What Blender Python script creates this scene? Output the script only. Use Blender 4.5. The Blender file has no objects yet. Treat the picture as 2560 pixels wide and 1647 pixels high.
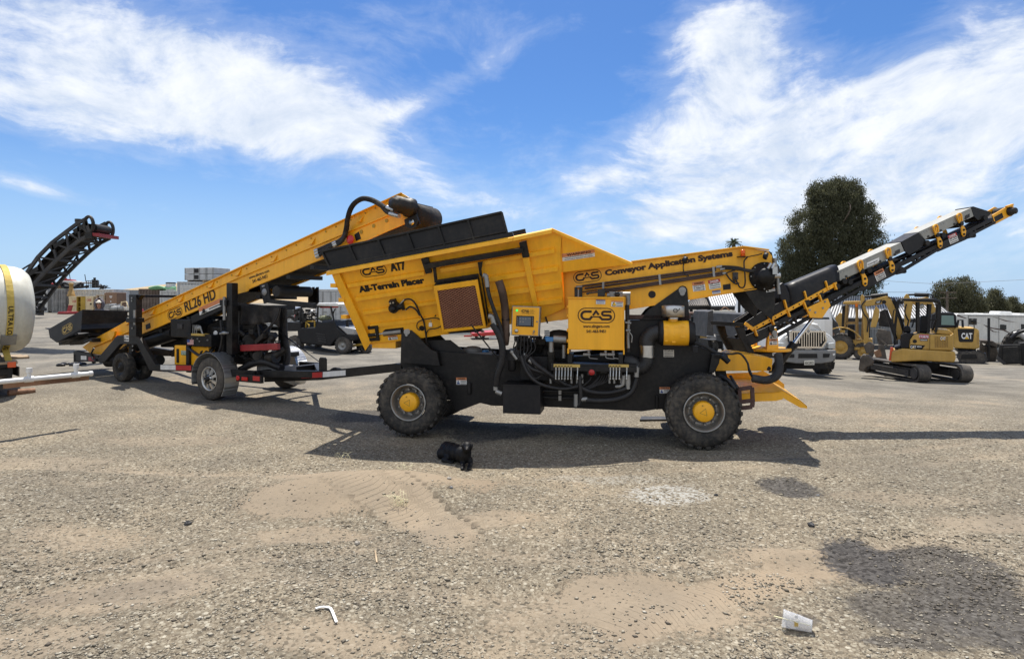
import bpy, math, random
import numpy as np
from mathutils import Vector, Matrix
R = math.radians
random.seed(7); RNG = np.random.default_rng(7)
SC = bpy.context.scene; COL = SC.collection
V = Vector
# ------------------------------------------------------------------ camera, sky, sun, exposure
CAMZ = 2.0; FPX = 1500.0; HOR = 755.0
cam = bpy.data.objects.new('camera', bpy.data.cameras.new('camera')); COL.objects.link(cam)
cam.location = (0, 0, CAMZ); cam.rotation_euler = (R(90), 0, 0)
cam.data.sensor_width = 36; cam.data.sensor_fit = 'HORIZONTAL'; cam.data.lens = 36*FPX/2560
cam.data.shift_y = -(823.5-HOR)/2560; cam.data.clip_end = 5000; cam.data.clip_start = .05
SC.camera = cam
SUN_EL = R(69); SUN_DIR = V((-0.10, 1.0, 0)).normalized()      # the sun stands behind the machines
sd = V((SUN_DIR.x*math.cos(SUN_EL), SUN_DIR.y*math.cos(SUN_EL), math.sin(SUN_EL)))
sun = bpy.data.objects.new('sun', bpy.data.lights.new('sun', 'SUN')); COL.objects.link(sun)
sun.data.energy = 4.3; sun.data.angle = R(0.5); sun.data.color = (1, .945, .86)
sun.rotation_euler = (-sd).to_track_quat('-Z', 'Y').to_euler()
SC.view_settings.view_transform = 'Standard'; SC.view_settings.look = 'None'
SC.view_settings.exposure = 0.70; SC.view_settings.gamma = 1
SC.cycles.max_bounces = 8; SC.cycles.diffuse_bounces = 4
class NT:                                        # small helper for writing node graphs as expressions
 def __init__(s, tree): s.t = tree; s.n = tree.nodes; s.l = tree.links
 def put(s, sock, v):
  if v is None: return
  if isinstance(v, bpy.types.NodeSocket): s.l.new(v, sock)
  else:
   try: sock.default_value = v
   except Exception:
    sock.default_value = (v, v, v, 1)[:len(sock.default_value)] if isinstance(v, (int, float)) else tuple(v)+(1,)
 def math(s, op, a, b=None, c=None, clamp=False):
  n = s.n.new('ShaderNodeMath'); n.operation = op; n.use_clamp = clamp
  for i, v in enumerate((a, b, c)): s.put(n.inputs[i], v)
  return n.outputs[0]
 def vmath(s, op, a, b=None, out=0):
  n = s.n.new('ShaderNodeVectorMath'); n.operation = op
  s.put(n.inputs[0], a)
  if b is not None:
   if op == 'SCALE': s.put(n.inputs[3], b)
   else: s.put(n.inputs[1], b)
  return n.outputs[out]
 def mix(s, f, a, b, mode='MIX'):
  n = s.n.new('ShaderNodeMix'); n.data_type = 'RGBA'; n.blend_type = mode
  s.put(n.inputs[0], f); s.put(n.inputs[6], a); s.put(n.inputs[7], b)
  return n.outputs[2]
 def noise(s, vec, scale, detail=4, rough=.5, dist=0, out=0):
  n = s.n.new('ShaderNodeTexNoise'); s.put(n.inputs['Vector'], vec)
  n.inputs['Scale'].default_value = scale; n.inputs['Detail'].default_value = detail
  n.inputs['Roughness'].default_value = rough; n.inputs['Distortion'].default_value = dist
  return n.outputs[out]
 def voro(s, vec, scale, feature='F1', out='Distance', rnd=1):
  n = s.n.new('ShaderNodeTexVoronoi'); n.feature = feature; s.put(n.inputs['Vector'], vec)
  n.inputs['Scale'].default_value = scale; n.inputs['Randomness'].default_value = rnd
  return n.outputs[out]
 def ramp(s, f, stops):
  n = s.n.new('ShaderNodeValToRGB'); e = n.color_ramp.elements
  while len(e) < len(stops): e.new(.5)
  for i, (p, c) in enumerate(stops):
   e[i].position = p; e[i].color = (c, c, c, 1) if isinstance(c, (int, float)) else tuple(c)+(1,)
  s.put(n.inputs[0], f); return n.outputs[0]
 def step(s, f, a, b):
  n = s.n.new('ShaderNodeMapRange'); n.interpolation_type = 'SMOOTHSTEP'
  s.put(n.inputs[0], f); n.inputs[1].default_value = a; n.inputs[2].default_value = b
  return n.outputs[0]
 def comb(s, x, y, z=0):
  n = s.n.new('ShaderNodeCombineXYZ')
  for i, v in enumerate((x, y, z)): s.put(n.inputs[i], v)
  return n.outputs[0]
 def sep(s, v):
  n = s.n.new('ShaderNodeSeparateXYZ'); s.put(n.inputs[0], v); return n.outputs
 def mapping(s, vec, loc=(0,0,0), rot=(0,0,0), sca=(1,1,1)):
  n = s.n.new('ShaderNodeMapping'); s.put(n.inputs[0], vec)
  n.inputs[1].default_value = loc; n.inputs[2].default_value = rot; n.inputs[3].default_value = sca
  return n.outputs[0]
def build_world():
 w = bpy.data.worlds.new('World'); SC.world = w; w.use_nodes = True
 t = NT(w.node_tree); bg = w.node_tree.nodes['Background']
 sky = t.n.new('ShaderNodeTexSky'); sky.sky_type = 'NISHITA'; sky.sun_disc = False
 sky.sun_elevation = SUN_EL; sky.sun_rotation = math.atan2(SUN_DIR.x, SUN_DIR.y)
 sky.altitude = 0; sky.air_density = 1.0; sky.dust_density = .6; sky.ozone_density = 2.5
 d = t.n.new('ShaderNodeTexCoord').outputs['Generated']
 x, y, z = t.sep(d)
 az = t.math('ARCTAN2', x, y); el = t.math('ARCSINE', z)
 p = t.comb(az, el, 0)
 # cirrus: warped, streaky noise, gathered where the cloud banks stand
 warp = t.noise(p, 2.2, 3, .5, 0, 1)
 pw = t.vmath('ADD', p, t.vmath('SCALE', t.vmath('SUBTRACT', warp, (.5, .5, .5)), .22))
 n1 = t.noise(t.mapping(pw, (0,0,0), (0,0,R(28)), (3.0, 7.5, 1)), 1.3, 9, .58)
 n2 = t.noise(t.mapping(pw, (3,1,0), (0,0,R(-12)), (3.0, 5.0, 1)), 3.4, 12, .66)
 n3 = t.noise(t.mapping(pw, (7,1,0), (0,0,R(20)), (6, 22, 1)), 2.2, 8, .65)
 nn = t.math('ADD', t.math('ADD', t.math('MULTIPLY', n1, .40), t.math('MULTIPLY', n2, .34)), t.math('MULTIPLY', n3, .26))
 def blob(ox, oy, sx, sy, rot, k):           # bank of cloud at a direction (given as photo position), extents in photo px
  ax = math.atan((ox/.9352-1280)/1500); ay = math.atan((755-oy/.9352)/1500/math.hypot(1, (ox/.9352-1280)/1500))
  sc = 1500*.9352
  q = t.mapping(t.vmath('SUBTRACT', p, (ax, ay, 0)), (0,0,0), (0,0,R(rot)), (1, 1, 1))
  q = t.vmath('MULTIPLY', q, (sc/sx, sc/sy, 0))
  g = t.vmath('DOT_PRODUCT', q, q, 1)
  return t.math('MULTIPLY', t.math('POWER', 2.718, t.math('MULTIPLY', g, -1.0)), k)
 m = None
 for b in ((330, 120, 520, 170, 10, .30), (600, 250, 380, 105, 8, .30), (90, 250, 260, 90, 5, .22), (1050, 200, 260, 34, -24, .20),
    (1000, 60, 260, 70, -10, .20), (1650, 200, 170, 190, 30, .33), (1950, 330, 520, 120, -4, .28), (2250, 200, 330, 90, -10, .26),
    (1750, 60, 160, 90, 20, .22), (2180, 480, 480, 130, 0, .28), (1080, 470, 230, 62, 12, .24), (1390, 410, 90, 45, 0, .22),
    (1650, 520, 380, 55, 4, .17), (70, 435, 120, 18, 12, .28), (2300, 60, 260, 90, -20, .18), (1500, 560, 300, 40, 0, .12),
    (1300, 340, 120, 40, -10, .06)):
  g = blob(*b); m = g if m is None else t.math('ADD', m, g)
 m = t.math('ADD', m, t.math('MULTIPLY', t.step(t.math('SUBTRACT', 0, y), -.35, .25), .40))      # unseen cloud added behind the camera to brighten the shaded near faces
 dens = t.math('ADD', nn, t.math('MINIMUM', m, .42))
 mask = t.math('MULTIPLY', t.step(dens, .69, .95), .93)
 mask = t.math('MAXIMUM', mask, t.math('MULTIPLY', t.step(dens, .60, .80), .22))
 hue = t.n.new('ShaderNodeHueSaturation'); hue.inputs['Saturation'].default_value = 1.2; hue.inputs['Value'].default_value = .95
 t.put(hue.inputs['Color'], sky.outputs[0])
 blue = t.mix(1.0, hue.outputs[0], (.74, .90, 1.09, 1), 'MULTIPLY')
 blue = t.mix(t.math('MULTIPLY', t.step(el, .30, -.03), .75), t.mix(1.0, blue, (.86, .88, .92, 1), 'MULTIPLY'), (3.6, 5.1, 7.3, 1))
 cc = t.mix(t.step(n2, .3, .75), (5.2, 5.8, 6.7, 1), (7.6, 7.75, 8.0, 1))
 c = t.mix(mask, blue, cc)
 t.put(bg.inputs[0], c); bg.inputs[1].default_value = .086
build_world()
# ------------------------------------------------------------------ measured photo position -> place
def ray(x, y): return V(((x-1280)/FPX, 1, -(y-HOR)/FPX))
def sstep(a, b, x):
 t = np.clip((x-a)/(b-a), 0, 1); return t*t*(3-2*t)
def terrain(x, y):                                # the yard falls away to the right behind and rises slightly to the left
 yy = np.clip(y, 0, 62)
 return .17*sstep(6.8, 9.0, -x)*sstep(10, 12.5, y)-sstep(2.5, 12, x)*.048*np.maximum(yy-9.5, 0) + sstep(5, 14, -x)*.016*np.maximum(np.clip(y, 0, 75)-15, 0)
def ground_at(x, y):
 r = ray(x, y); d = 10.0
 for i in range(60):
  h = float(terrain(r.x*d, d)); d = .5*d+.5*(CAMZ-h)/max(-r.z, 1e-4)
 return V((r.x*d, d, float(terrain(r.x*d, d))))
def at_depth(x, y, d): return V((0, 0, CAMZ))+ray(x, y)*d
class Fr:                                         # a thing's own axes: u along, w away from the camera, z up
 def __init__(s, ox, oy, yaw, oz=0.0):
  s.M = Matrix.Translation((ox, oy, oz)) @ Matrix.Rotation(yaw, 4, 'Z'); s.I = s.M.inverted()
  s.O = s.I @ V((0, 0, CAMZ)); s.yaw = yaw
 def dir(s, x, y): return s.I.to_3x3() @ ray(x, y)
 def px(s, x, y, w=0.0):
  d = s.dir(x, y); return s.O + d*((w-s.O.y)/d.y)
 def pl(s, x, y, P):                            # P = (point, normal)
  d = s.dir(x, y); return s.O + d*((P[0]-s.O).dot(P[1])/d.dot(P[1]))
 def pu(s, x, y, u):
  d = s.dir(x, y); return s.O + d*((u-s.O.x)/d.x)
WORLD = Fr(0, 0, 0)
# ------------------------------------------------------------------ mesh builder
WM = {}
def v3(p): return p if isinstance(p, Vector) else V(p)
def spline(pts, n=6):
 p = [v3(a) for a in pts]
 if len(p) < 3: return p
 out = []; q = [p[0]*2-p[1]]+p+[p[-1]*2-p[-2]]
 for i in range(1, len(q)-2):
  for k in range(n):
   t = k/n; a, b, c, d = q[i-1:i+3]
   out.append(.5*((2*b)+(c-a)*t+(2*a-5*b+4*c-d)*t*t+(3*b-a-3*c+d)*t**3))
 out.append(p[-1]); return out
class MB:
 def __init__(s): s.v = []; s.f = []; s.s = []
 def add(s, vs, fs, smooth=False):
  o = len(s.v); s.v += [tuple(a) for a in vs]
  for f in fs: s.f.append(tuple(i+o for i in f)); s.s.append(smooth)
  return s
 def hexa(s, a):                                # 8 corners: bottom ring, top ring
  return s.add(a, [(3,2,1,0), (4,5,6,7), (0,1,5,4), (1,2,6,5), (2,3,7,6), (3,0,4,7)])
 def box(s, a, b):
  x0, y0, z0 = (min(a[i], b[i]) for i in range(3)); x1, y1, z1 = (max(a[i], b[i]) for i in range(3))
  return s.hexa([(x0,y0,z0), (x1,y0,z0), (x1,y1,z0), (x0,y1,z0), (x0,y0,z1), (x1,y0,z1), (x1,y1,z1), (x0,y1,z1)])
 def obox(s, c, ex, ey, ez):
  c, ex, ey, ez = map(v3, (c, ex, ey, ez))
  return s.hexa([c-ex-ey-ez, c+ex-ey-ez, c+ex+ey-ez, c-ex+ey-ez, c-ex-ey+ez, c+ex-ey+ez, c+ex+ey+ez, c-ex+ey+ez])
 def beam(s, p, q, w, h, up=(0, 0, 1)):
  p, q, up = v3(p), v3(q), v3(up); d = q-p; n = d.cross(up)
  if n.length < 1e-6: n = d.cross(V((1, 0, 0)))
  n.normalize(); u = n.cross(d).normalized()
  return s.obox((p+q)/2, d/2, n*(-w/2), u*(h/2))
 def prism(s, pts, vec):
  p = [v3(a) for a in pts]; vec = v3(vec); n = len(p)
  nm = V((0, 0, 0))
  for i in range(n): nm += p[i].cross(p[(i+1) % n])
  if nm.dot(vec) > 0: p = p[::-1]
  s.add(p+[a+vec for a in p], [tuple(range(n)), tuple(range(2*n-1, n-1, -1))]+[((i+1) % n, i, n+i, n+(i+1) % n) for i in range(n)])
  return s
 def quad(s, *p): return s.add(p, [tuple(range(len(p)))])
 def tube(s, pts, r, n=8, sm=6, cap=True, r2=None):
  p = spline(pts, sm) if sm else [v3(a) for a in pts]
  k = len(p); vs = []; fs = []; prev = None
  for i in range(k):
   t = (p[min(i+1, k-1)]-p[max(i-1, 0)]).normalized()
   if prev is None:
    a = t.cross(V((0, 0, 1)));
    if a.length < .05: a = t.cross(V((1, 0, 0)))
   else: a = prev-t*prev.dot(t)
   a.normalize(); b = t.cross(a); prev = a
   rr = r if r2 is None else r+(r2-r)*i/(k-1)
   for j in range(n):
    g = 2*math.pi*j/n; vs.append(p[i]+a*(rr*math.cos(g))+b*(rr*math.sin(g)))
  for i in range(k-1):
   for j in range(n): fs.append((i*n+j, i*n+(j+1) % n, (i+1)*n+(j+1) % n, (i+1)*n+j))
  s.add(vs, fs, True)
  if cap:
   s.add(vs[:n], [tuple(range(n-1, -1, -1))]); s.add(vs[-n:], [tuple(range(n))])
  return s
 def cyl(s, p, q, r, r2=None, n=16): return s.tube([p, q], r, n, 0, True, r2)
 def lathe(s, prof, o, ax, n=32, smooth=True, closed=False):   # prof: (offset along axis, radius)
  o, ax = v3(o), v3(ax).normalized(); a = ax.cross(V((0, 0, 1)))
  if a.length < .05: a = ax.cross(V((1, 0, 0)))
  a.normalize(); b = ax.cross(a); vs = []; k = len(prof)
  for (t, r) in prof:
   for j in range(n):
    g = 2*math.pi*j/n; vs.append(o+ax*t+a*(r*math.cos(g))+b*(r*math.sin(g)))
  fs = [(i*n+j, i*n+(j+1) % n, ((i+1) % k)*n+(j+1) % n, ((i+1) % k)*n+j) for i in range(k if closed else k-1) for j in range(n)]
  return s.add(vs, fs, smooth)
 def ell(s, c, rx, ry, rz, nu=14, nv=8, rot=None):
  c = v3(c); vs = []
  for i in range(nv+1):
   t = math.pi*i/nv
   for j in range(nu):
    g = 2*math.pi*j/nu; q = V((rx*math.sin(t)*math.cos(g), ry*math.sin(t)*math.sin(g), rz*math.cos(t)))
    vs.append(c+(rot @ q if rot else q))
  return s.add(vs, [(i*nu+j, (i+1)*nu+j, (i+1)*nu+(j+1) % nu, i*nu+(j+1) % nu) for i in range(nv) for j in range(nu)], True)
 def pieces(s):                                 # separate pieces of one kind become parts of their own
  nv = len(s.v)
  if nv > 60000 or not s.f: return [s]
  par = np.arange(nv)
  e = np.array([(f[i], f[i-1]) for f in s.f for i in range(len(f))])
  while True:
   lo = np.minimum(par[e[:, 0]], par[e[:, 1]]); old = par.copy()
   np.minimum.at(par, e[:, 0], lo); np.minimum.at(par, e[:, 1], lo); par = par[par]
   if (par == old).all(): break
  rt, isl = np.unique(par, return_inverse=True); k = len(rt)
  if k < 2 or k > 1500: return [s]
  P = np.array(s.v); lo = np.full((k, 3), 1e9); hi = -lo; np.minimum.at(lo, isl, P); np.maximum.at(hi, isl, P)
  sz = (hi-lo).max(1); gap = np.maximum(0, np.maximum(lo[:, None]-hi[None], lo[None]-hi[:, None]))
  near = np.sqrt((gap**2).sum(2)) <= np.maximum(.02, .5*np.maximum(sz[:, None], sz[None])); q = np.arange(k)
  while True:
   n = np.where(near, q[None], k).min(1)
   if (n == q).all(): break
   q = n
  u, q = np.unique(q, return_inverse=True)
  if len(u) < 2: return [s]
  out = []
  for c in range(len(u)):
   m = MB(); mp = {}
   for f, sm in zip(s.f, s.s):
    if q[isl[f[0]]] == c:
     for i in f:
      if i not in mp: mp[i] = len(m.v); m.v.append(s.v[i])
     m.f.append(tuple(mp[i] for i in f)); m.s.append(sm)
   out.append(m)
  out.sort(key=lambda m: -len(m.v)); return out
 def build(s, name, mat, parent=None, F=None, bevel=0, label=None, seg=2):
  ps = s.pieces() if parent is not None else [s]
  o = ps[0].build1(name, mat, parent, F, bevel, label, seg)
  for m in ps[1:]: m.build1(name, mat, parent, F, bevel, label, seg)
  return o
 def build1(s, name, mat, parent=None, F=None, bevel=0, label=None, seg=2):
  me = bpy.data.meshes.new(name); me.from_pydata(s.v, [], s.f)
  me.polygons.foreach_set('use_smooth', s.s); me.materials.append(MAT(mat) if isinstance(mat, str) else mat); me.update()
  o = bpy.data.objects.new(name, me); COL.objects.link(o); place(o, parent, F)
  if bevel:
   b = o.modifiers.new('bevel', 'BEVEL'); b.width = bevel; b.segments = seg; b.limit_method = 'ANGLE'; b.angle_limit = R(40)
  if label: o['label'] = label
  return o
def place(o, parent, F):
 M = F.M if F else (WM[parent.name] if parent else Matrix.Identity(4))
 if parent:
  o.parent = parent; o.matrix_basis = WM[parent.name].inverted() @ M
 else: o.matrix_basis = M
 WM[o.name] = M.copy()
def thing(name, label, cat, F=None, group=None, M=None):
 o = bpy.data.objects.new(name, None); o.empty_display_size = .3; COL.objects.link(o)
 m = M if M is not None else (F.M if F else Matrix.Identity(4))
 o.matrix_basis = m; WM[o.name] = m.copy()
 tag(o, label, cat, group); return o
def tag(o, label=None, cat=None, group=None, kind=None):
 for k, v in (('label', label), ('category', cat), ('group', group), ('kind', kind)):
  if v: o[k] = v
 return o
def set_loc(root, F): pass
def dup(root, M, label=None, group=None):
 r = root.copy(); COL.objects.link(r); r.matrix_basis = M; WM[r.name] = M.copy()
 if label: r['label'] = label
 if group: r['group'] = group
 def kids(o, p):
  for ch in list(o.children):
   c = ch.copy(); COL.objects.link(c); c.parent = p; WM[c.name] = WM[p.name] @ c.matrix_basis; kids(ch, c)
 kids(root, r); return r
# ------------------------------------------------------------------ materials
MATS = {}
SPEC = dict(   # base colour, roughness, metallic, colour variation, dirt amount, bump
 yellow=((.95,.46,.012), .42, 0, .06, .14, 0), yellow_box=((.94,.45,.012), .38, 0, .03, .03, 0), yellow_boom=((.94,.45,.014), .42, 0, .06, .16, 0),
 cat=((.50,.30,.06), .5, 0, .14, .30, .002), cat_dark=((.34,.20,.05), .6, 0, .2, .4, .004),
 black=((.008,.008,.009), .45, 0, .2, .09, 0), black_dusty=((.012,.012,.012), .6, 0, .3, .12, 0), black_plastic=((.010,.010,.012), .5, 0, .1, .05, 0),
 maroon=((.05,.018,.015), .6, 0, .2, .2, 0), darkgrey=((.04,.04,.042), .6, 0, .2, .2, .01), midgrey=((.20,.20,.20), .6, 0, .15, .25, .01),
 greysteel=((.30,.30,.29), .45, .6, .2, .2, 0), steel=((.52,.52,.50), .32, 1, .2, .12, 0), chrome=((.8,.8,.8), .1, 1, .05, .0, 0), alu=((.55,.55,.54), .38, .9, .1, .12, 0),
 silver=((.32,.32,.29), .5, .25, .1, .25, 0), rusty=((.25,.13,.07), .7, .3, .4, .3, .02), rust_pipe=((.10,.065,.05), .6, .5, .4, .3, 0), brown_tube=((.06,.036,.03), .35, .3, .2, .1, 0),
 rubber=((.030,.029,.028), .8, 0, .3, .45, .006), rubber_dirty=((.06,.055,.05), .85, 0, .3, .5, .008), hose=((.016,.016,.018), .4, 0, .1, .1, 0), belt=((.014,.013,.013), .7, 0, .3, .2, .02),
 cloth=((.020,.019,.020), .85, 0, .3, .2, .03), grime=((.016,.015,.014), .55, .3, .6, .2, .008),
 white=((.78,.78,.76), .4, 0, .04, .12, 0), white_plastic=((.60,.59,.50), .45, 0, .08, .18, .003), white_dirty=((.60,.60,.57), .55, 0, .12, .3, .01), offwhite=((.62,.59,.52), .6, 0, .15, .2, 0),
 red=((.45,.02,.02), .4, 0, .08, .12, 0), darkred=((.28,.015,.02), .5, 0, .15, .15, 0), redlamp=((.5,.01,.01), .15, 0, .05, 0, 0), amber=((.85,.18,.01), .15, 0, .05, 0, 0), orange=((.75,.12,.03), .5, 0, .1, .2, 0), orange_head=((.62,.22,.08), .5, 0, .05, .05, 0),
 blue=((.03,.16,.38), .4, 0, .08, .1, 0), green=((.05,.22,.09), .5, 0, .1, .1, 0), greenpipe=((.22,.48,.27), .5, 0, .1, .1, 0), olive=((.16,.18,.11), .8, 0, .3, .3, .01),
 cream=((.62,.50,.30), .7, 0, .12, .12, .01), mustard=((.42,.27,.03), .7, 0, .1, .15, 0), cardboard=((.24,.145,.09), .8, 0, .08, .1, 0), wood=((.40,.30,.19), .8, 0, .25, .3, .02),
 cont_grey=((.22,.22,.22), .7, 0, .3, .4, .01), cont_light=((.46,.47,.47), .6, 0, .15, .25, .01), cont_white=((.52,.53,.52), .65, 0, .2, .3, .01), cont_brown=((.13,.095,.075), .8, 0, .25, .3, .01), fence=((.22,.24,.26), .6, 0, .1, .2, 0),
 rust_wall=((.17,.10,.075), .85, 0, .35, .3, .02), skin=((.42,.22,.15), .55, 0, .06, 0, 0), hood=((.10,.09,.105), .9, 0, .2, .1, .01), denim=((.05,.07,.12), .9, 0, .2, .1, 0), dogfur=((.003,.003,.004), .6, 0, .4, 0, .02), hair=((.03,.02,.015), .7, 0, .2, 0, 0),
 ink=((.012,.011,.011), .5, 0, 0, .04, 0), ink_brown=((.035,.016,.010), .5, 0, 0, .05, 0), inkred=((.40,.015,.02), .5, 0, 0, .05, 0), inkwhite=((.82,.82,.80), .5, 0, 0, .05, 0), inkblue=((.03,.07,.25), .5, 0, 0, .05, 0), inkyellow=((.75,.45,.02), .5, 0, 0, .05, 0), sticker=((.74,.74,.71), .45, 0, 0, .12, 0), inkgold=((.52,.36,.09), .4, 0, 0, .05, 0), inkgrey=((.25,.25,.25), .5, 0, 0, .1, 0), magenta=((.45,.06,.16), .5, 0, 0, .05, 0), inkbrownlogo=((.16,.04,.012), .5, 0, 0, .0, 0),
 strap=((.55,.40,.08), .75, 0, .15, .15, .01), screen=((.03,.034,.04), .2, 0, .05, 0, 0), screen_grey=((.10,.11,.12), .3, 0, 0, 0, 0), reflector=((.75,.75,.73), .35, 0, .1, .1, 0), meshguard=((.52,.26,.16), .6, .2, .1, .1, 0), pvc=((.70,.70,.68), .35, 0, .03, .08, 0),
 bark=((.13,.10,.075), .9, 0, .3, .2, .03), roofmetal=((.62,.63,.64), .45, .2, .08, .12, 0), roofbrown=((.13,.115,.10), .7, 0, .15, .2, 0), headlight=((.55,.57,.56), .15, .2, .05, .1, 0), seatgrey=((.05,.052,.06), .7, 0, .1, .2, 0), suv=((.36,.37,.38), .3, .4, .05, .15, 0), paper=((.75,.75,.72), .7, 0, .05, .1, 0),
 bucket=((.085,.072,.06), .7, .2, .3, .35, .02), palestone=((.36,.33,.28), .85, 0, .15, .2, .004), hill=((.36,.27,.15), .95, 0, .2, 0, 0), straw=((.78,.72,.45), .5, 0, .05, .05, 0), plate=((.70,.68,.60), .4, .3, .1, .15, 0),
)
def MAT(k):
 if k in MATS: return MATS[k]
 base, rough, metal, var, dirt, bump = SPEC[k]
 m = bpy.data.materials.new(k); m.use_nodes = True; t = NT(m.node_tree); b = m.node_tree.nodes['Principled BSDF']
 P = t.n.new('ShaderNodeTexCoord').outputs['Object']
 n1 = t.noise(P, 2.3, 6, .6); n2 = t.noise(P, 17, 5, .6)
 c = tuple(base)+(1,)
 col = t.mix(t.step(n1, .3, .7), tuple(x*(1-var) for x in base)+(1,), tuple(min(1, x*(1+var)) for x in base)+(1,))
 st = t.noise(t.mapping(P, sca=(9, 9, .7)), 1.0, 5, .65); col = t.mix(1.0, col, t.mix(t.step(st, .3, .7), (.90, .89, .88, 1), (1.04, 1.04, 1.04, 1)), 'MULTIPLY')
 if dirt:
  dm = t.math('MULTIPLY', t.step(t.math('ADD', t.math('MULTIPLY', n1, .5), t.math('MULTIPLY', n2, .5)), .42, .72), dirt)
  dust = (.24, .20, .15, 1) if max(base) < .5 else (.30, .22, .13, 1)
  col = t.mix(dm, col, dust)
 t.put(b.inputs['Base Color'], col)
 t.put(b.inputs['Roughness'], t.math('ADD', t.math('MULTIPLY', t.math('SUBTRACT', n2, .5), .25), rough, clamp=True))
 b.inputs['Metallic'].default_value = metal
 if max(base) < .05 and not metal: b.inputs['Specular IOR Level'].default_value = .3
 if bump:
  bn = t.n.new('ShaderNodeBump'); bn.inputs['Strength'].default_value = .6; bn.inputs['Distance'].default_value = bump
  t.put(bn.inputs['Height'], n2); t.put(b.inputs['Normal'], bn.outputs[0])
 if k == 'screen' : b.inputs['Emission Color'].default_value = (.1, .13, .17, 1); b.inputs['Emission Strength'].default_value = .25
 MATS[k] = m; return m
def special(name, fn):
 m = bpy.data.materials.new(name); m.use_nodes = True; t = NT(m.node_tree); b = m.node_tree.nodes['Principled BSDF']
 fn(t, b, t.n.new('ShaderNodeTexCoord').outputs['Object']); MATS[name] = m
def _glass(t, b, P): b.inputs['Base Color'].default_value = (.02, .025, .028, 1); b.inputs['Roughness'].default_value = .06
special('glass', _glass)
def _tint(t, b, P): b.inputs['Base Color'].default_value = (.16, .24, .22, 1); b.inputs['Roughness'].default_value = .08
special('glass_green', _tint)
def _led(t, b, P):
 b.inputs['Base Color'].default_value = (.02, .6, .1, 1); b.inputs['Emission Color'].default_value = (.05, 1, .2, 1); b.inputs['Emission Strength'].default_value = .5
special('led_green', _led)
def _beacon(t, b, P):
 b.inputs['Base Color'].default_value = (.95, .16, .01, 1); b.inputs['Roughness'].default_value = .15; b.inputs['Transmission Weight'].default_value = .35
special('beacon', _beacon)
def _cup(t, b, P):
 b.inputs['Base Color'].default_value = (.95, .95, .95, 1); b.inputs['Roughness'].default_value = .12; b.inputs['Transmission Weight'].default_value = .75; b.inputs['IOR'].default_value = 1.15
special('clear_plastic', _cup)
def _diamond(t, b, P):                             # raised diamond tread plate
 q = t.mapping(P, rot=(0, 0, R(45)), sca=(1, 1, 1)); x, y, z = t.sep(q)
 a = t.math('SINE', t.math('MULTIPLY', t.math('ADD', x, z), 150)); c = t.math('SINE', t.math('MULTIPLY', t.math('SUBTRACT', y, z), 150))
 h = t.step(t.math('MULTIPLY', a, c), .2, .6)
 t.put(b.inputs['Base Color'], t.mix(h, (.42, .42, .41, 1), (.62, .62, .6, 1)))
 b.inputs['Metallic'].default_value = .9; b.inputs['Roughness'].default_value = .38
 bn = t.n.new('ShaderNodeBump'); bn.inputs['Distance'].default_value = .006; t.put(bn.inputs['Height'], h); t.put(b.inputs['Normal'], bn.outputs[0])
special('treadplate', _diamond)
def _core(t, b, P):                                # dark oil cooler core
 x, y, z = t.sep(P); s = t.math('SINE', t.math('MULTIPLY', z, 420))
 t.put(b.inputs['Base Color'], t.mix(t.step(s, -.5, .5), (.06, .014, .009, 1), (.10, .026, .016, 1))); b.inputs['Roughness'].default_value = .7
special('cooler_core', _core)
def _flexduct(t, b, P):
 b.inputs['Base Color'].default_value = (.02, .02, .021, 1); b.inputs['Roughness'].default_value = .5
special('flexduct', _flexduct)
# ------------------------------------------------------------------ lettering and emblems
_TC = {}
def glyphs(txt, bold=0.0, space=1.0):
 k = (txt, bold, space)
 if k not in _TC:
  c = bpy.data.curves.new('t', 'FONT'); c.body = txt; c.offset = bold; c.resolution_u = 3; c.space_character = space; c.align_x = 'LEFT'
  o = bpy.data.objects.new('t', c); COL.objects.link(o)
  bpy.context.view_layer.update()
  me = bpy.data.meshes.new_from_object(o.evaluated_get(bpy.context.evaluated_depsgraph_get()))
  vs = np.array([v.co[:2] for v in me.vertices]); fs = [tuple(p.vertices) for p in me.polygons]
  bpy.data.objects.remove(o); bpy.data.curves.remove(c); bpy.data.meshes.remove(me)
  lo = vs.min(0); hi = vs.max(0); _TC[k] = ((vs-lo)/(hi-lo), fs, (hi-lo)[0]/(hi-lo)[1])
 return _TC[k]
def put_text(mb, txt, p0, ex, ey, w, h, bold=.02):
 vs, fs, ar = glyphs(txt, bold)
 mb.add([p0+ex*(a*w)+ey*(b*h) for a, b in vs], fs)
def basis(F, P, a, b):                             # two photo points on plane P -> origin, unit right, unit up, length, metres per photo px
 p, q = F.pl(*a, P), F.pl(*b, P); ex = (q-p); L = ex.length; ex.normalize()
 n = P[1].normalized(); n = n if n.dot(F.O-p) > 0 else -n
 ey = n.cross(ex).normalized(); k = L/math.dist(a, b)
 return p+n*.004, ex, ey, L, k
def text_px(F, P, txt, a, b, hpx, mat, parent, bold=.02, name='lettering', off=0.0):
 p, ex, ey, L, k = basis(F, P, a, b); mb = MB(); n = ex.cross(ey)
 put_text(mb, txt, p+n*off, ex, ey, L, hpx*k, bold); return mb.build(name, mat, parent, F)
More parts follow.
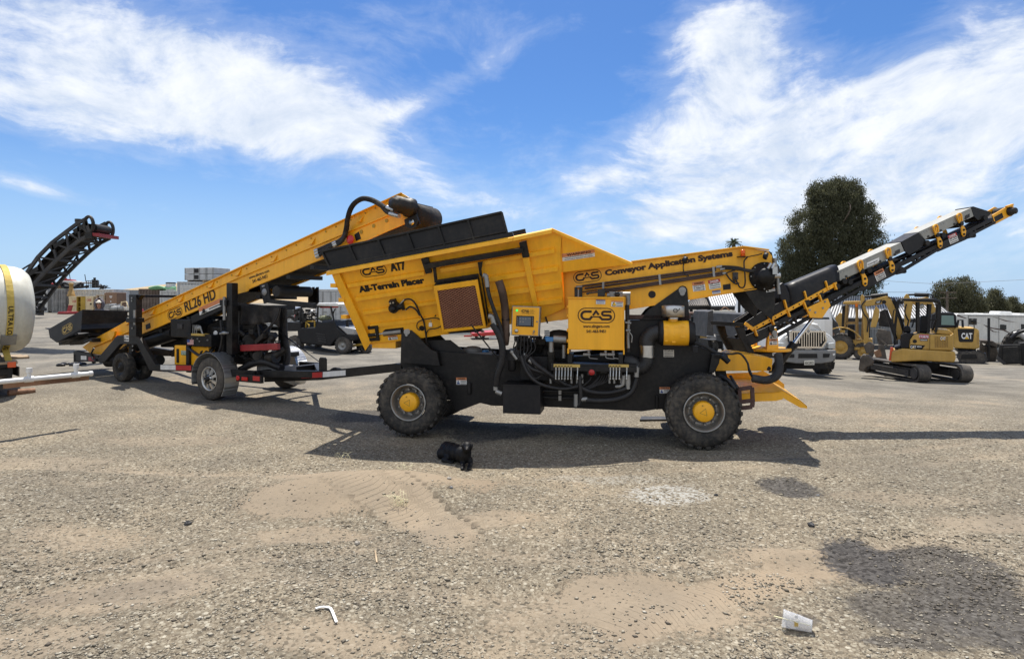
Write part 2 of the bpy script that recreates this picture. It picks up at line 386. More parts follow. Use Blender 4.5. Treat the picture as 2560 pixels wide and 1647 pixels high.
def stroke(mb, pts, wd, f, closed=False):          # thick 2-D polyline with mitred corners; f maps (x, y) to space
 p = [V((a, b)) for a, b in pts]; n = len(p); L = []; Rr = []
 for i in range(n):
  a = p[i-1] if (i > 0 or closed) else None; b = p[(i+1) % n] if (i < n-1 or closed) else None
  d1 = (p[i]-a).normalized() if a is not None else (b-p[i]).normalized()
  d2 = (b-p[i]).normalized() if b is not None else d1
  m = V((-d1.y-d2.y, d1.x+d2.x)); m.normalize(); c = max(.35, m.dot(V((-d1.y, d1.x))))
  L.append(p[i]+m*(wd/2/c)); Rr.append(p[i]-m*(wd/2/c))
 vs = [f(q.x, q.y) for q in L]+[f(q.x, q.y) for q in Rr]
 fs = [(i, n+i, n+(i+1) % n, (i+1) % n) for i in range(n if closed else n-1)]
 mb.add(vs, fs)
def arc(cx, cy, r, a0, a1, n=8): return [(cx+r*math.cos(R(a0+(a1-a0)*i/n)), cy+r*math.sin(R(a0+(a1-a0)*i/n))) for i in range(n+1)]
def cas_logo(mb, c, ex, ey, w, ring=True):         # rounded capsule round the three joined letters
 k = w/2.5; f = lambda x, y: c+ex*(x*k)+ey*(y*k)
 if ring: stroke(mb, arc(.72, 0, .47, -90, 90, 12)+arc(-.72, 0, .47, 90, 270, 12), .055, f, True)
 C = [(-.30, .22), (-.42, .22)]+arc(-.72, .0, .25, 90, 270, 10)[0:]+[(-.44, -.25), (-.36, -.20), (-.18, .03)]
 C = [(-.30, .25)]+arc(-.72, .0, .25, 90, 270, 10)+[(-.42, -.25), (-.27, -.06)]
 stroke(mb, C, .15, f)
 stroke(mb, [(-.22, -.0), (-.02, .28), (.16, .04)], .13, f)
 stroke(mb, [(-.30, -.09), (.22, -.09)], .075, f)
 S = [(.98, .25), (.52, .25)]+arc(.50, .13, .12, 90, 270, 6)+[(.80, .01)]+arc(.82, -.12, .13, 90, -90, 6)+[(.38, -.25), (.20, -.07)]
 stroke(mb, S, .145, f)
def logo_px(F, P, a, b, mat, parent, name='emblem', ring=True, off=0.0):
 p, ex, ey, L, k = basis(F, P, a, b); mb = MB(); n = ex.cross(ey)
 cas_logo(mb, (p+ex*(L/2))+n*off, ex, ey, L, ring); return mb.build(name, mat, parent, F)
def sticker_px(F, P, a, b, hpx, parent, head=None, head_txt=None, lines=(), head_ink='ink', pict=False, head_h=.36, bg='sticker', name='warning_sticker', ink='ink', pict_ink='ink'):
 # a..b: bottom left to bottom right in the photo
 p, ex, ey, L, k = basis(F, P, a, b); n = ex.cross(ey); H = hpx*k
 mb = MB(); mb.prism([p, p+ex*L, p+ex*L+ey*H, p+ey*H], n*.002); s = mb.build(name, bg, parent, F)
 q = p+n*.0035
 if head:
  MB().quad(q+ey*(H*(1-head_h)), q+ex*L+ey*(H*(1-head_h)), q+ex*L+ey*H, q+ey*H).build('header_band', head, s, F)
  if head_txt:
   mb = MB(); put_text(mb, head_txt, q+n*.0015+ex*(L*.14)+ey*(H*(1-head_h*.82)), ex, ey, L*.74, H*head_h*.64, .03); mb.build('lettering', head_ink, s, F)
 if pict:
  mb = MB(); z = q+n*.001; hh = H*(1-head_h if head else 1)
  mb.quad(z+ex*(L*.06)+ey*(hh*.12), z+ex*(L*.36)+ey*(hh*.12), z+ex*(L*.30)+ey*(hh*.45), z+ex*(L*.12)+ey*(hh*.55))
  c0 = z+ex*(L*.2)+ey*(hh*.72); mb.add([c0+ex*(.07*L*math.cos(i))+ey*(.07*L*math.sin(i)) for i in range(6)], [tuple(range(6))])
  mb.build('pictogram', pict_ink, s, F)
 if lines:
  mb = MB(); m = len(lines); hh = H*(1-head_h if head else 1)
  for i, tx in enumerate(lines):
   x0, x1 = (.42, .94) if pict else (.07, .93)
   y1 = hh*(1-(i+.12)/m); y0 = hh*(1-(i+.80)/m)
   if tx == '-': mb.quad(*[q+n*.001+ex*(L*xx)+ey*yy for xx, yy in ((x0, y0+.3*(y1-y0)), (x1, y0+.3*(y1-y0)), (x1, y1-.25*(y1-y0)), (x0, y1-.25*(y1-y0)))])
   else: put_text(mb, tx, q+n*.001+ex*(L*x0)+ey*y0, ex, ey, L*(x1-x0), y1-y0, .025)
  mb.build('lettering', ink, s, F)
 return s
# ------------------------------------------------------------------ ground
def vnoise(x, y, sc, seed):                       # cheap smooth value noise
 g = np.random.default_rng(seed).random((64, 64)); X = x*sc; Y = y*sc
 i = np.floor(X).astype(int); j = np.floor(Y).astype(int); u = X-i; w = Y-j; u = u*u*(3-2*u); w = w*w*(3-2*w)
 a = g[i % 64, j % 64]; b = g[(i+1) % 64, j % 64]; c = g[i % 64, (j+1) % 64]; d = g[(i+1) % 64, (j+1) % 64]
 return (a*(1-u)+b*u)*(1-w)+(c*(1-u)+d*u)*w-.5
RUTS = [(7.3, .10, .012, -9, 9), (6.75, .10, .012, -9, 9), (5.25, -.22, .03, -1.5, 9), (4.85, -.22, .03, -1.5, 9), (5.9, .32, -.02, -8, 2.2), (5.45, .32, -.02, -8, 2.2), (4.2, .05, .05, -6, 6)]
def rut(x, y):                                     # shallow wheel ruts: depth and how packed the ground is
 z = 0*x; k = 0*x
 for (c, s, q, a, b) in RUTS:
  d = y-(c+s*x+q*x*x+.12*np.sin(x*.9+c)); e = sstep(a, a+1.5, x)*sstep(b, b-1.5, x)*(.55+.9*vnoise(x, y, .7, int(c*10)))
  g = np.exp(-(d/.11)**2)*e; z = z-.022*g+.013*np.exp(-((np.abs(d)-.21)/.07)**2)*e; k = np.maximum(k, g)
 return z, k
TREADS = [((690, 1195), (840, 1215), (980, 1262), (1100, 1325), (1170, 1395), .27), ((800, 1185), (930, 1210), (1060, 1262), (1160, 1330), (1190, 1380), .12), ((1480, 1600), (1640, 1530), (1800, 1480), (1960, 1440), (2060, 1420), .22)]
def tread(x, y):                                   # tyre prints: distance along the print, and how strong it is
 s = 0*x; k = 0*x
 for T in TREADS:
  P = [ground_at(*p) for p in T[:5]]; L = 0; best = np.full(np.shape(x), 9.0); bs = 0*x
  for a, b in zip(P, P[1:]):
   d = b-a; l = math.hypot(d.x, d.y); u = np.clip(((x-a.x)*d.x+(y-a.y)*d.y)/l/l, 0, 1); q = np.hypot(x-a.x-u*d.x, y-a.y-u*d.y)
   bs = np.where(q < best, L+u*l+.35*q, bs); best = np.minimum(best, q); L += l
  kk = sstep(T[5]*1.15, T[5]*.5, best)*sstep(0, .25, bs)*sstep(L, L-.3, bs); s = np.where(kk > k, bs, s); k = np.maximum(k, kk)
 return s, k
def gz(x, y):
 near = sstep(14, 8, y)
 z = terrain(x, y)
 amp = sstep(8.4, 6.6, y)                       # keep level where the machines stand
 z = z + amp*(.10*vnoise(x, y, .55, 1)+.05*vnoise(x, y, 1.7, 2))+near*.012*vnoise(x, y, 6, 3)
 z = z+near*rut(x, y)[0]
 m = np.exp(-(((x+1.55)-(y-6.4)*-.35)/1.25)**2-((y-6.35)/.52)**2)
 z = z + .24*m
 m2 = np.exp(-((x+1.0)/1.5)**2-((y-5.6)/.4)**2); z = z - .035*m2
 return z
def axis_pts(lo, hi, a, b, d):
 inner = np.arange(a, b+1e-6, d); out = []
 s = d; p = b
 while p < hi: s *= 1.22; p += s; out.append(p)
 left = []; s = d; p = a
 while p > lo: s *= 1.22; p -= s; left.append(p)
 return np.concatenate([left[::-1], inner, out])
SANDY = [(900, 1240, 1.7, .75, -14, .97), (1230, 1310, .8, .3, -10, .8), (330, 1480, 1.1, .45, 0, .85), (1650, 1510, 1.2, .55, 10, .95), (2000, 1400, .9, .4, 8, .9), (2300, 1250, 1.2, .3, 4, .6),
   (100, 1160, 1.6, .5, 0, .7), (2480, 1310, .9, .35, 0, .85), (760, 1330, .8, .3, 0, .8), (1340, 1600, .9, .3, 0, .6), (60, 1600, .8, .3, 0, .8), (420, 1100, 1.4, .5, 0, .6), (820, 1600, .8, .3, 6, .75), (1330, 1540, .5, .3, -8, .7), (200, 1330, 1.0, .4, 8, .7), (850, 1200, 3.2, .35, 4, .5)]
def build_ground():
 xs = axis_pts(-900, 900, -7.5, 8, .07); ys = axis_pts(-60, 1800, 3.0, 11, .07)
 X, Y = np.meshgrid(xs, ys); Z = gz(X, Y); nx, ny = len(xs), len(ys)
 vs = np.stack([X, Y, Z], -1).reshape(-1, 3)
 i = np.arange(nx-1)[None, :]+nx*np.arange(ny-1)[:, None]; i = i.reshape(-1)
 fs = np.stack([i, i+1, i+nx+1, i+nx], -1)
 me = bpy.data.meshes.new('ground'); me.vertices.add(len(vs)); me.vertices.foreach_set('co', vs.reshape(-1))
 me.loops.add(fs.size); me.loops.foreach_set('vertex_index', fs.reshape(-1)); me.polygons.add(len(fs))
 me.polygons.foreach_set('loop_start', np.arange(0, fs.size, 4)); me.polygons.foreach_set('use_smooth', np.ones(len(fs), bool)); me.update(); me.validate()
 def shade(t, b, P):
  x, y, z = t.sep(P); XY = t.comb(x, y, 0)
  big = t.noise(XY, .22, 5, .6, .4); mid = t.noise(XY, .9, 6, .62, .3); fine = t.noise(XY, 26, 5, .7)
  c1 = t.voro(XY, 42, 'F1', 'Color'); d1 = t.voro(XY, 42); c2 = t.voro(XY, 95, 'F1', 'Color'); d2 = t.voro(XY, 95)
  r1 = t.sep(c1)[0]; r2 = t.sep(c2)[1]; r3 = t.sep(c1)[2]
  stone = t.ramp(r1, [(0, (0.078, 0.067, 0.051)), (.25, (0.172, 0.148, 0.109)), (.55, (0.257, 0.224, 0.165)), (.85, (0.343, 0.308, 0.236)), (1, (0.452, 0.417, 0.331))])
  stone2 = t.ramp(r2, [(0, (0.094, 0.075, 0.055)), (.4, (0.211, 0.178, 0.127)), (.8, (0.296, 0.255, 0.186)), (1, (0.390, 0.350, 0.268))])
  stone = t.mix(t.step(r3, .35, .5), stone, stone2)
  gap = t.step(t.math('MULTIPLY', d1, 1.0), .45, .75)
  stone = t.mix(t.math('MULTIPLY', gap, .5), stone, (0.125, 0.099, 0.067, 1))
  far = t.step(y, 8, 20)                                     # beyond this single stones are finer than a pixel
  speck = t.math('ADD', t.math('MULTIPLY', t.noise(XY, 11, 6, .75), .6), t.math('MULTIPLY', mid, .4)); stone = t.mix(far, stone, t.ramp(speck, [(.30, (.085, .078, .066)), (.48, (.185, .17, .142)), (.60, (.235, .218, .185)), (.78, (.36, .34, .30))]))
  dirt = t.mix(fine, (.245, .20, .142, 1), (.36, .30, .222, 1))
  dirt = t.mix(t.step(big, .35, .7), dirt, (.30, .232, .158, 1))
  def spot(px, py, rx, ry, rot=0, k=1.0, soft=(.55, .80)):
   g = ground_at(px, py); q = t.vmath('SUBTRACT', XY, (g.x, g.y, 0)); q = t.mapping(q, rot=(0, 0, R(rot)))
   q = t.vmath('MULTIPLY', q, (1/rx, 1/ry, 0)); L = t.vmath('LENGTH', q, out=1)
   L = t.math('ADD', L, t.math('MULTIPLY', t.math('SUBTRACT', mid, .5), 1.5)); L = t.math('ADD', L, t.math('MULTIPLY', t.math('SUBTRACT', fine, .5), 1.1))
   return t.math('MULTIPLY', t.step(L, soft[1], soft[0]), k)
  def union(L):
   o = L[0]
   for a in L[1:]: o = t.math('MAXIMUM', o, a)
   return o
  sandy = union([spot(*q) for q in SANDY])
  sandy = t.math('MAXIMUM', sandy, t.math('MULTIPLY', t.step(t.math('ADD', t.math('MULTIPLY', big, .6), t.math('MULTIPLY', mid, .4)), .49, .61), .62))
  sandy = t.math('MULTIPLY', sandy, t.math('SUBTRACT', 1, t.math('MULTIPLY', t.step(y, 9, 30), .55)))
  sandy = t.math('MULTIPLY', sandy, t.step(t.math('ADD', sandy, t.math('MULTIPLY', t.math('SUBTRACT', r1, .5), .9)), .15, .75))
  def attr0(nm): a = t.n.new('ShaderNodeAttribute'); a.attribute_name = nm; return a.outputs['Fac']
  pk = t.n.new('ShaderNodeAttribute'); pk.attribute_name = 'packed'; pk = t.math('MULTIPLY', pk.outputs['Fac'], .75)
  sandy = t.math('MAXIMUM', sandy, attr0('print'))
  sandy = t.math('MAXIMUM', sandy, t.math('MULTIPLY', pk, t.step(t.math('ADD', r1, mid), .55, .95)))
  col = t.mix(sandy, stone, dirt)
  col = t.mix(1.0, col, t.mix(t.step(t.math('ADD', t.math('MULTIPLY', big, .5), t.math('MULTIPLY', mid, .5)), .36, .62), (.68, .685, .70, 1), (.97, .96, .945, 1)), 'MULTIPLY')
  pale = union([spot(1660, 1240, .75, .42, 0, .8), spot(1500, 1200, .9, .3, 0, .35)])
  col = t.mix(t.math('MULTIPLY', pale, t.step(r1, .2, .75)), col, (0.348, 0.345, 0.320, 1))
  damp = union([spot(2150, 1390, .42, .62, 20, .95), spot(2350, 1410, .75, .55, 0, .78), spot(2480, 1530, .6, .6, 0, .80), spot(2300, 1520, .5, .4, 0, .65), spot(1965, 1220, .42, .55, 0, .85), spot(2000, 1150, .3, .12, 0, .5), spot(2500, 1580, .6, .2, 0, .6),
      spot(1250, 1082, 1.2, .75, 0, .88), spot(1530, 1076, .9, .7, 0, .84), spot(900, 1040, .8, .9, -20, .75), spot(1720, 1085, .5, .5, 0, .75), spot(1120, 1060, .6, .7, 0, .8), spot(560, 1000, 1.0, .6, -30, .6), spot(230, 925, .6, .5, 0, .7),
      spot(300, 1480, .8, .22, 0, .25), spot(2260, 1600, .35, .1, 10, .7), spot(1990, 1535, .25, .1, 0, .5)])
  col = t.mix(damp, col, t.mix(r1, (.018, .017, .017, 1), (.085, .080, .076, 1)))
  track = t.math('MULTIPLY', t.math('MULTIPLY', t.step(t.noise(t.mapping(XY, rot=(0, 0, R(12)), sca=(.35, 5, 1)), 1.0, 3, .5), .5, .7), .22), t.step(y, 12, 24))
  col = t.mix(track, col, (0.252, 0.213, 0.147, 1))
  t.put(b.inputs['Base Color'], col); b.inputs['Roughness'].default_value = .95; b.inputs['Specular IOR Level'].default_value = .2
  def attr(nm): a = t.n.new('ShaderNodeAttribute'); a.attribute_name = nm; return a.outputs['Fac']
  pr = t.math('MULTIPLY', attr('print'), t.step(mid, .30, .5)); wave = t.math('MULTIPLY', t.step(t.math('SINE', t.math('ADD', t.math('MULTIPLY', attr('print_run'), 85), t.math('MULTIPLY', fine, 1.5))), -.2, .5), pr)
  h = t.math('ADD', t.math('MULTIPLY', t.math('SUBTRACT', 1, d1), .6), t.math('MULTIPLY', t.math('SUBTRACT', 1, d2), .3))
  h = t.math('ADD', t.math('MULTIPLY', h, t.math('SUBTRACT', 1, t.math('MULTIPLY', sandy, .75))), t.math('MULTIPLY', fine, .5))
  h = t.math('ADD', h, t.math('MULTIPLY', wave, .6))
  bn = t.n.new('ShaderNodeBump'); bn.inputs['Distance'].default_value = .010
  t.put(bn.inputs['Strength'], t.math('SUBTRACT', .9, t.math('MULTIPLY', t.step(y, 8, 24), .55)))
  t.put(bn.inputs['Height'], h); t.put(b.inputs['Normal'], bn.outputs[0])
 special('gravel_ground', shade); me.materials.append(MATS['gravel_ground'])
 at = me.attributes.new('packed', 'FLOAT', 'POINT'); at.data.foreach_set('value', np.clip(rut(X, Y)[1], 0, 1).reshape(-1).astype(np.float32))
 ts, tk = tread(X, Y)
 for nm, v in (('print_run', ts), ('print', tk)): at = me.attributes.new(nm, 'FLOAT', 'POINT'); at.data.foreach_set('value', v.reshape(-1).astype(np.float32))
 o = bpy.data.objects.new('ground', me); COL.objects.link(o); tag(o, kind='structure')
build_ground()
def build_gravel(n=70000):                        # loose stones lying on the near ground, one mass
 u = RNG.random(n); Y = 1/(1/9.6+u*(1/3.1-1/9.6)); X = (RNG.random(n)*2-1)*(Y*.9)
 Z = gz(X, Y); sz = np.exp(RNG.normal(-5.2, .48, n)); big = RNG.random(n) < .002; sz[big] *= 1.9; sz = np.minimum(sz, .017)
 keep = vnoise(X, Y, .8, 5)+.3*vnoise(X, Y, 2.5, 6)+RNG.random(n)*.5 > .02
 for (px, py, rx, ry, rot, k) in SANDY:
  g = ground_at(px, py); a = R(rot); dx, dy = X-g.x, Y-g.y; u = (dx*math.cos(a)-dy*math.sin(a))/rx; w = (dx*math.sin(a)+dy*math.cos(a))/ry
  keep &= ~((np.hypot(u, w)+.8*vnoise(X, Y, 2.0, 9) < .85) & (RNG.random(n) < .9*k))
 X, Y, Z, sz = X[keep], Y[keep], Z[keep], sz[keep]; n = len(X)
 base = np.array([(1,0,0), (0,1,0), (-1,0,0), (0,-1,0), (0,0,.55), (0,0,-.5)], float)
 base = base[None]*(1+.45*(RNG.random((n, 6, 1))-.5))+.22*(RNG.random((n, 6, 3))-.5)
 a = RNG.random(n)*6.283; c, s = np.cos(a), np.sin(a); st = 1+.6*RNG.random(n)
 bx = base[..., 0]*st[:, None]; by = base[..., 1]; vx = bx*c[:, None]-by*s[:, None]; vy = bx*s[:, None]+by*c[:, None]
 vs = np.stack([vx, vy, base[..., 2]], -1)*sz[:, None, None]; vs += np.stack([X, Y, Z+sz*.25], -1)[:, None, :]
 f = np.array([(0,1,4), (1,2,4), (2,3,4), (3,0,4), (1,0,5), (2,1,5), (3,2,5), (0,3,5)])
 fs = (f[None]+6*np.arange(n)[:, None, None]).reshape(-1, 3)
 me = bpy.data.meshes.new('gravel'); me.vertices.add(6*n); me.vertices.foreach_set('co', vs.reshape(-1))
 me.loops.add(fs.size); me.loops.foreach_set('vertex_index', fs.reshape(-1)); me.polygons.add(len(fs)); me.polygons.foreach_set('loop_start', np.arange(0, fs.size, 3)); me.update()
 def shade(t, b, P):
  r = t.n.new('ShaderNodeNewGeometry').outputs['Random Per Island']
  x, y, z = t.sep(P)
  col = t.ramp(r, [(0, (0.101, 0.083, 0.063)), (.25, (0.195, 0.168, 0.123)), (.6, (0.289, 0.251, 0.186)), (.9, (0.374, 0.334, 0.260)), (1, (0.484, 0.447, 0.366))])
  def spot(px, py, rx, ry, rot):
   g = ground_at(px, py); q = t.mapping(t.vmath('SUBTRACT', t.comb(x, y, 0), (g.x, g.y, 0)), rot=(0, 0, R(rot)))
   return t.step(t.vmath('LENGTH', t.vmath('MULTIPLY', q, (1/rx, 1/ry, 0)), out=1), 1.2, .5)
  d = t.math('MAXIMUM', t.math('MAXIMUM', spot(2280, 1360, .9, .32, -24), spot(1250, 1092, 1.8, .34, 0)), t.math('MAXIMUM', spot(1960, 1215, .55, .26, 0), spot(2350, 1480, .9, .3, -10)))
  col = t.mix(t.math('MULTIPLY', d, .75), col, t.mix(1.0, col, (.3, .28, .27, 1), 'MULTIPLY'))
  t.put(b.inputs['Base Color'], col); b.inputs['Roughness'].default_value = .85
 special('loose_stone', shade); me.materials.append(MATS['loose_stone'])
 o = bpy.data.objects.new('gravel', me); COL.objects.link(o); tag(o, 'loose grey and tan gravel stones strewn over the near yard ground', 'gravel', kind='stuff')
build_gravel()
def build_hill():                                  # dry grass hill far behind the left side
 xs = np.linspace(-620, -60, 60); mb = MB(); vs = []; prof = [(0, 0), (40, .55), (90, .9), (140, 1), (260, .7), (420, -.2)]
 for d, k in prof:
  for x in xs:
   s = 1/(1+math.exp((x+205)/38)); vs.append((x*1.0, 480+d, -3+k*float(30*s*(.75+.25*math.sin(x*.021+1)) )))
 n = len(xs); mb.add(vs, [(i*n+j, i*n+j+1, (i+1)*n+j+1, (i+1)*n+j) for i in range(len(prof)-1) for j in range(n-1)], True)
 tag(mb.build('hill', 'hill'), kind='structure')
build_hill()
def rock(x, y, s, mat, label):
 g = ground_at(x, y); z = float(gz(g.x, g.y)); mb = MB(); rr = random.Random(int(x*7+y))
 mb.ell((0, 0, s*.3), s, s*.8, s*.6, 9, 6); mb.v = [tuple(c*(1+rr.uniform(-.18, .18)) for c in q) for q in mb.v]
 o = mb.build('rock', mat, None, Fr(g.x, g.y, rr.random()*6, z)); o.data.polygons.foreach_set('use_smooth', [False]*len(o.data.polygons))
 tag(o, label, 'rock', 'loose rocks lying on the yard')
# ------------------------------------------------------------------ wheels
def tyre_mb(c, R_, W, ax, rim_r, lugs=0, lug_h=.03, tread_mb=True):
 """c: centre of the outer face, ax: unit vector pointing inwards (away from the viewer)"""
 mb = MB(); ax = v3(ax); s = R_
 mb.lathe([(.03*W, rim_r), (0, rim_r*1.06), (-.02*W, (rim_r+s)*.52), (.02*W, s*.90), (.08*W, s*.965), (.14*W, s*.985), (.86*W, s*.985), (.92*W, s*.965), (.98*W, s*.90), (1.02*W, (rim_r+s)*.52), (W, rim_r*1.06), (.97*W, rim_r)], c, ax, 56)
 if lugs:
  a = ax.cross(V((0, 0, 1))).normalized(); b = ax.cross(a)
  for k in range(lugs):
   for sgn in (0, 1):
    g = 2*math.pi*(k+.5*sgn)/lugs
    r = lambda g: a*math.cos(g)+b*math.sin(g)
    t0, t1 = (.0, .50) if sgn == 0 else (1.0, .50)
    g2 = g+2*math.pi/lugs*.55; w = 2*math.pi/lugs*.25
    p = [c+ax*(W*t0)+r(g-w)*(s*.94), c+ax*(W*t0)+r(g+w)*(s*.94), c+ax*(W*t1)+r(g2+w)*(s*.97), c+ax*(W*t1)+r(g2-w)*(s*.97)]
    q = [c+ax*(W*t0*.9+.0)+r(g-w*.8)*(s+lug_h*.2), c+ax*(W*t0*.9)+r(g+w*.8)*(s+lug_h*.2), c+ax*(W*t1)+r(g2+w*.8)*(s+lug_h), c+ax*(W*t1)+r(g2-w*.8)*(s+lug_h)]
    mb.hexa(p+q)
 return mb
def bolts(mb, c, ax, r, n, br, h, ph=0):
 a = ax.cross(V((0, 0, 1))).normalized(); b = ax.cross(a)
 for k in range(n):
  g = 2*math.pi*k/n+ph; p = c+a*(r*math.cos(g))+b*(r*math.sin(g)); mb.tube([p+ax*.005, p-ax*h*.6, p-ax*h], br, 8, 0, r2=br*.7)
# ------------------------------------------------------------------ the big yellow placing machine
F1 = Fr(-1.53, 8.82, math.atan2(8.06-8.82, 2.58+1.53))
placer = thing('material_placer', 'big yellow wheeled conveyor placer with black chassis, all-terrain hopper and raised slinger boom', 'placer machine', F1)
def build_placer_chassis():
 F = F1; w0 = .46; w1 = 1.49; px = lambda x, y, w=w0: F.px(x, y, w)
 side = [(1003, 828), (1008, 820), (1016, 817), (1025, 820), (1031, 827), (1077, 874), (1090, 878), (1235, 887), (1300, 890), (1420, 893), (1560, 880), (1572, 800), (1724, 800), (1737, 862), (1800, 884), (1781, 932), (1770, 960), (1760, 1023), (1640, 1023), (1605, 1028), (1350, 1016), (1230, 1014), (1200, 1007), (1140, 1030), (1125, 1000), (1010, 925), (1001, 907)]
 mb = MB()
 for w in (w0, w1): mb.prism([px(*p)+V((0, w-w0, 0)) for p in side], (0, .035, 0))
 z0 = px(1400, 1005).z; u0 = px(1080, 900).x; u1 = px(1740, 900).x
 mb.box((u0, w0+.035, z0), (u1, w1, z0+.03))                                    # belly plate
 mb.box((u0-.45, w0+.035, z0+.35), (u0-.41, w1, z0+.55))
 a = px(1560, 800); b = px(1722, 900); mb.box((a.x, w0+.04, z0+.03), (b.x, w1-.01, a.z-.02))   # engine bay
 a = px(1420, 893); b = px(1570, 920); mb.box((a.x, w0+.06, z0+.03), (b.x+.05, w1-.05, a.z-.05))
 ch = mb.build('chassis', 'black', placer, F, .006)
 # rear lift tower with its pin
 t = [(1600, 800), (1620, 775), (1695, 722), (1700, 716), (1707, 714), (1714, 717), (1718, 723), (1723, 790), (1724, 800)]
 mb = MB()
 for w in (w0-.03, w1+.01): mb.prism([px(*p)+V((0, w-w0, 0)) for p in t], (0, .05, 0))
 tw = mb.build('lift_tower', 'black', placer, F, .005)
 MB().cyl(px(1706, 733, w0-.06), px(1706, 733, w0), .035).cyl(px(1706, 726, w0-.045), px(1706, 726, w0), .05).build('pivot_pin', 'greysteel', tw, F)
 mb = MB(); a = px(1570, 787, w0-.02); b = px(1727, 798, w0-.02); mb.box((a.x, w0-.03, b.z), (b.x, w0+.05, a.z)); mb.build('cross_beam', 'maroon', placer, F, .004)
 mb = MB()
 for w in (w0+.05, w1-.05): mb.prism([px(1050, 850, w), px(1125, 850, w), px(1195, 905, w), px(1050, 905, w)], (0, .03, 0))
 mb.build('hopper_bracket', 'black', placer, F)
 mb = MB(); b = [(1003, 828), (1008, 820), (1016, 817), (1025, 820), (1031, 827), (1077, 874), (1092, 880), (1100, 915), (1001, 907)]
 mb.prism([F.px(x, y, .34) for x, y in b], (0, .14, 0)); pb_ = mb.build('pivot_bracket', 'black', placer, F, .006)
 mb = MB(); a = F.px(1017, 829, .33); mb.cyl(a, a+V((0, .05, 0)), .05).cyl(a+V((0, -.02, -.05)), a+V((0, .04, -.05)), .02); mb.build('pivot_pin', 'greysteel', pb_, F)
 # axles
 mb = MB()
 for u in (0, 4.18): mb.cyl((u, .35, .5), (u, 1.6, .5), .09); mb.ell((u, .975, .5), .22, .22, .2)
 mb.build('axle', 'black_dusty', placer, F)
 # small things on the side plate
 mb = MB(); a = px(1175, 965, w0-.01); mb.box((a.x-.03, w0-.05, a.z-.12), (a.x+.02, w0, a.z+.05)); a = px(1642, 1005, w0); mb.box((a.x-.02, w0-.05, a.z-.1), (a.x+.02, w0, a.z+.1)); mb.build('step_bracket', 'black', placer, F, .01)
 P = (V((0, w0-.001, 0)), V((0, -1, 0)))
 sticker_px(F, P, (1141, 961), (1167, 961), 17, placer, 'orange_head', 'WARNING', ('-', '-', '-'), pict=True, pict_ink='inkblue')
 sticker_px(F, P, (1649, 983), (1676, 983), 16, placer, 'orange_head', 'WARNING', ('-', '-', '-'), pict=True, pict_ink='inkblue')
 sticker_px(F, P, (1659, 892), (1685, 892), 18, placer, None, None, ('CAS', '-', '-', '-'), name='data_plate', bg='offwhite')
 # battery box
 mb = MB(); a = F.px(1257, 961, .02); b = F.px(1351, 1036, .02); mb.box((a.x, .02, b.z), (b.x, .46, a.z)); bx = mb.build('battery_box', 'black_plastic', placer, F, .006)
 mb = MB(); mb.box((a.x-.004, .012, a.z-.012), (b.x+.004, .47, a.z+.004)); mb.build('lid', 'black_plastic', bx, F)
build_placer_chassis()
def placer_wheel(u, w, sgn, rr=.52, ww=.42, turn=0):
 c = V((u, w, rr)); ax = V((0, sgn, 0))
 F = F1
 o = tyre_mb(c, rr-.025, ww, ax, .275, 26, .010).build('wheel', 'rubber', placer, F)
 mb = MB(); mb.lathe([(0.0, .272), (-.012, .262), (.0, .25), (.10, .235), (.16, .225), (.165, .19), (.17, .165), (.13, .16), (.13, .0)], c, ax, 40); bolts(mb, c+ax*.13, ax, .185, 10, .021, .045, .2)
 rim = mb.build('rim', 'greysteel', o, F)
 mb = MB(); mb.lathe([(-.01, 0), (-.01, .115), (.0, .128), (.012, .136), (.15, .14)], c+ax*.0, ax, 36)
 h = mb.build('hub_cap', 'yellow', o, F)
 a = ax.cross(V((0, 0, 1))).normalized(); b = V((0, 0, 1)); f = lambda x, y: c-ax*.0125+(a*x+b*y)
 mb = MB(); g = [(.055*math.cos(R(turn+k*120)), .055*math.sin(R(turn+k*120))) for k in range(3)]; stroke(mb, g, .007, f, True); mb.tube([f(-.02, .09), f(-.02, .09)-ax*.006], .010, 8, 0); mb.build('cap_mark', 'mustard', rim, F)
 return o
for (u, w, s, tn) in ((0, 0, 1, 180), (4.18, 0, 1, 70), (0.02, 1.95, -1, 0), (4.16, 1.95, -1, 0)): placer_wheel(u, w, s, turn=tn)
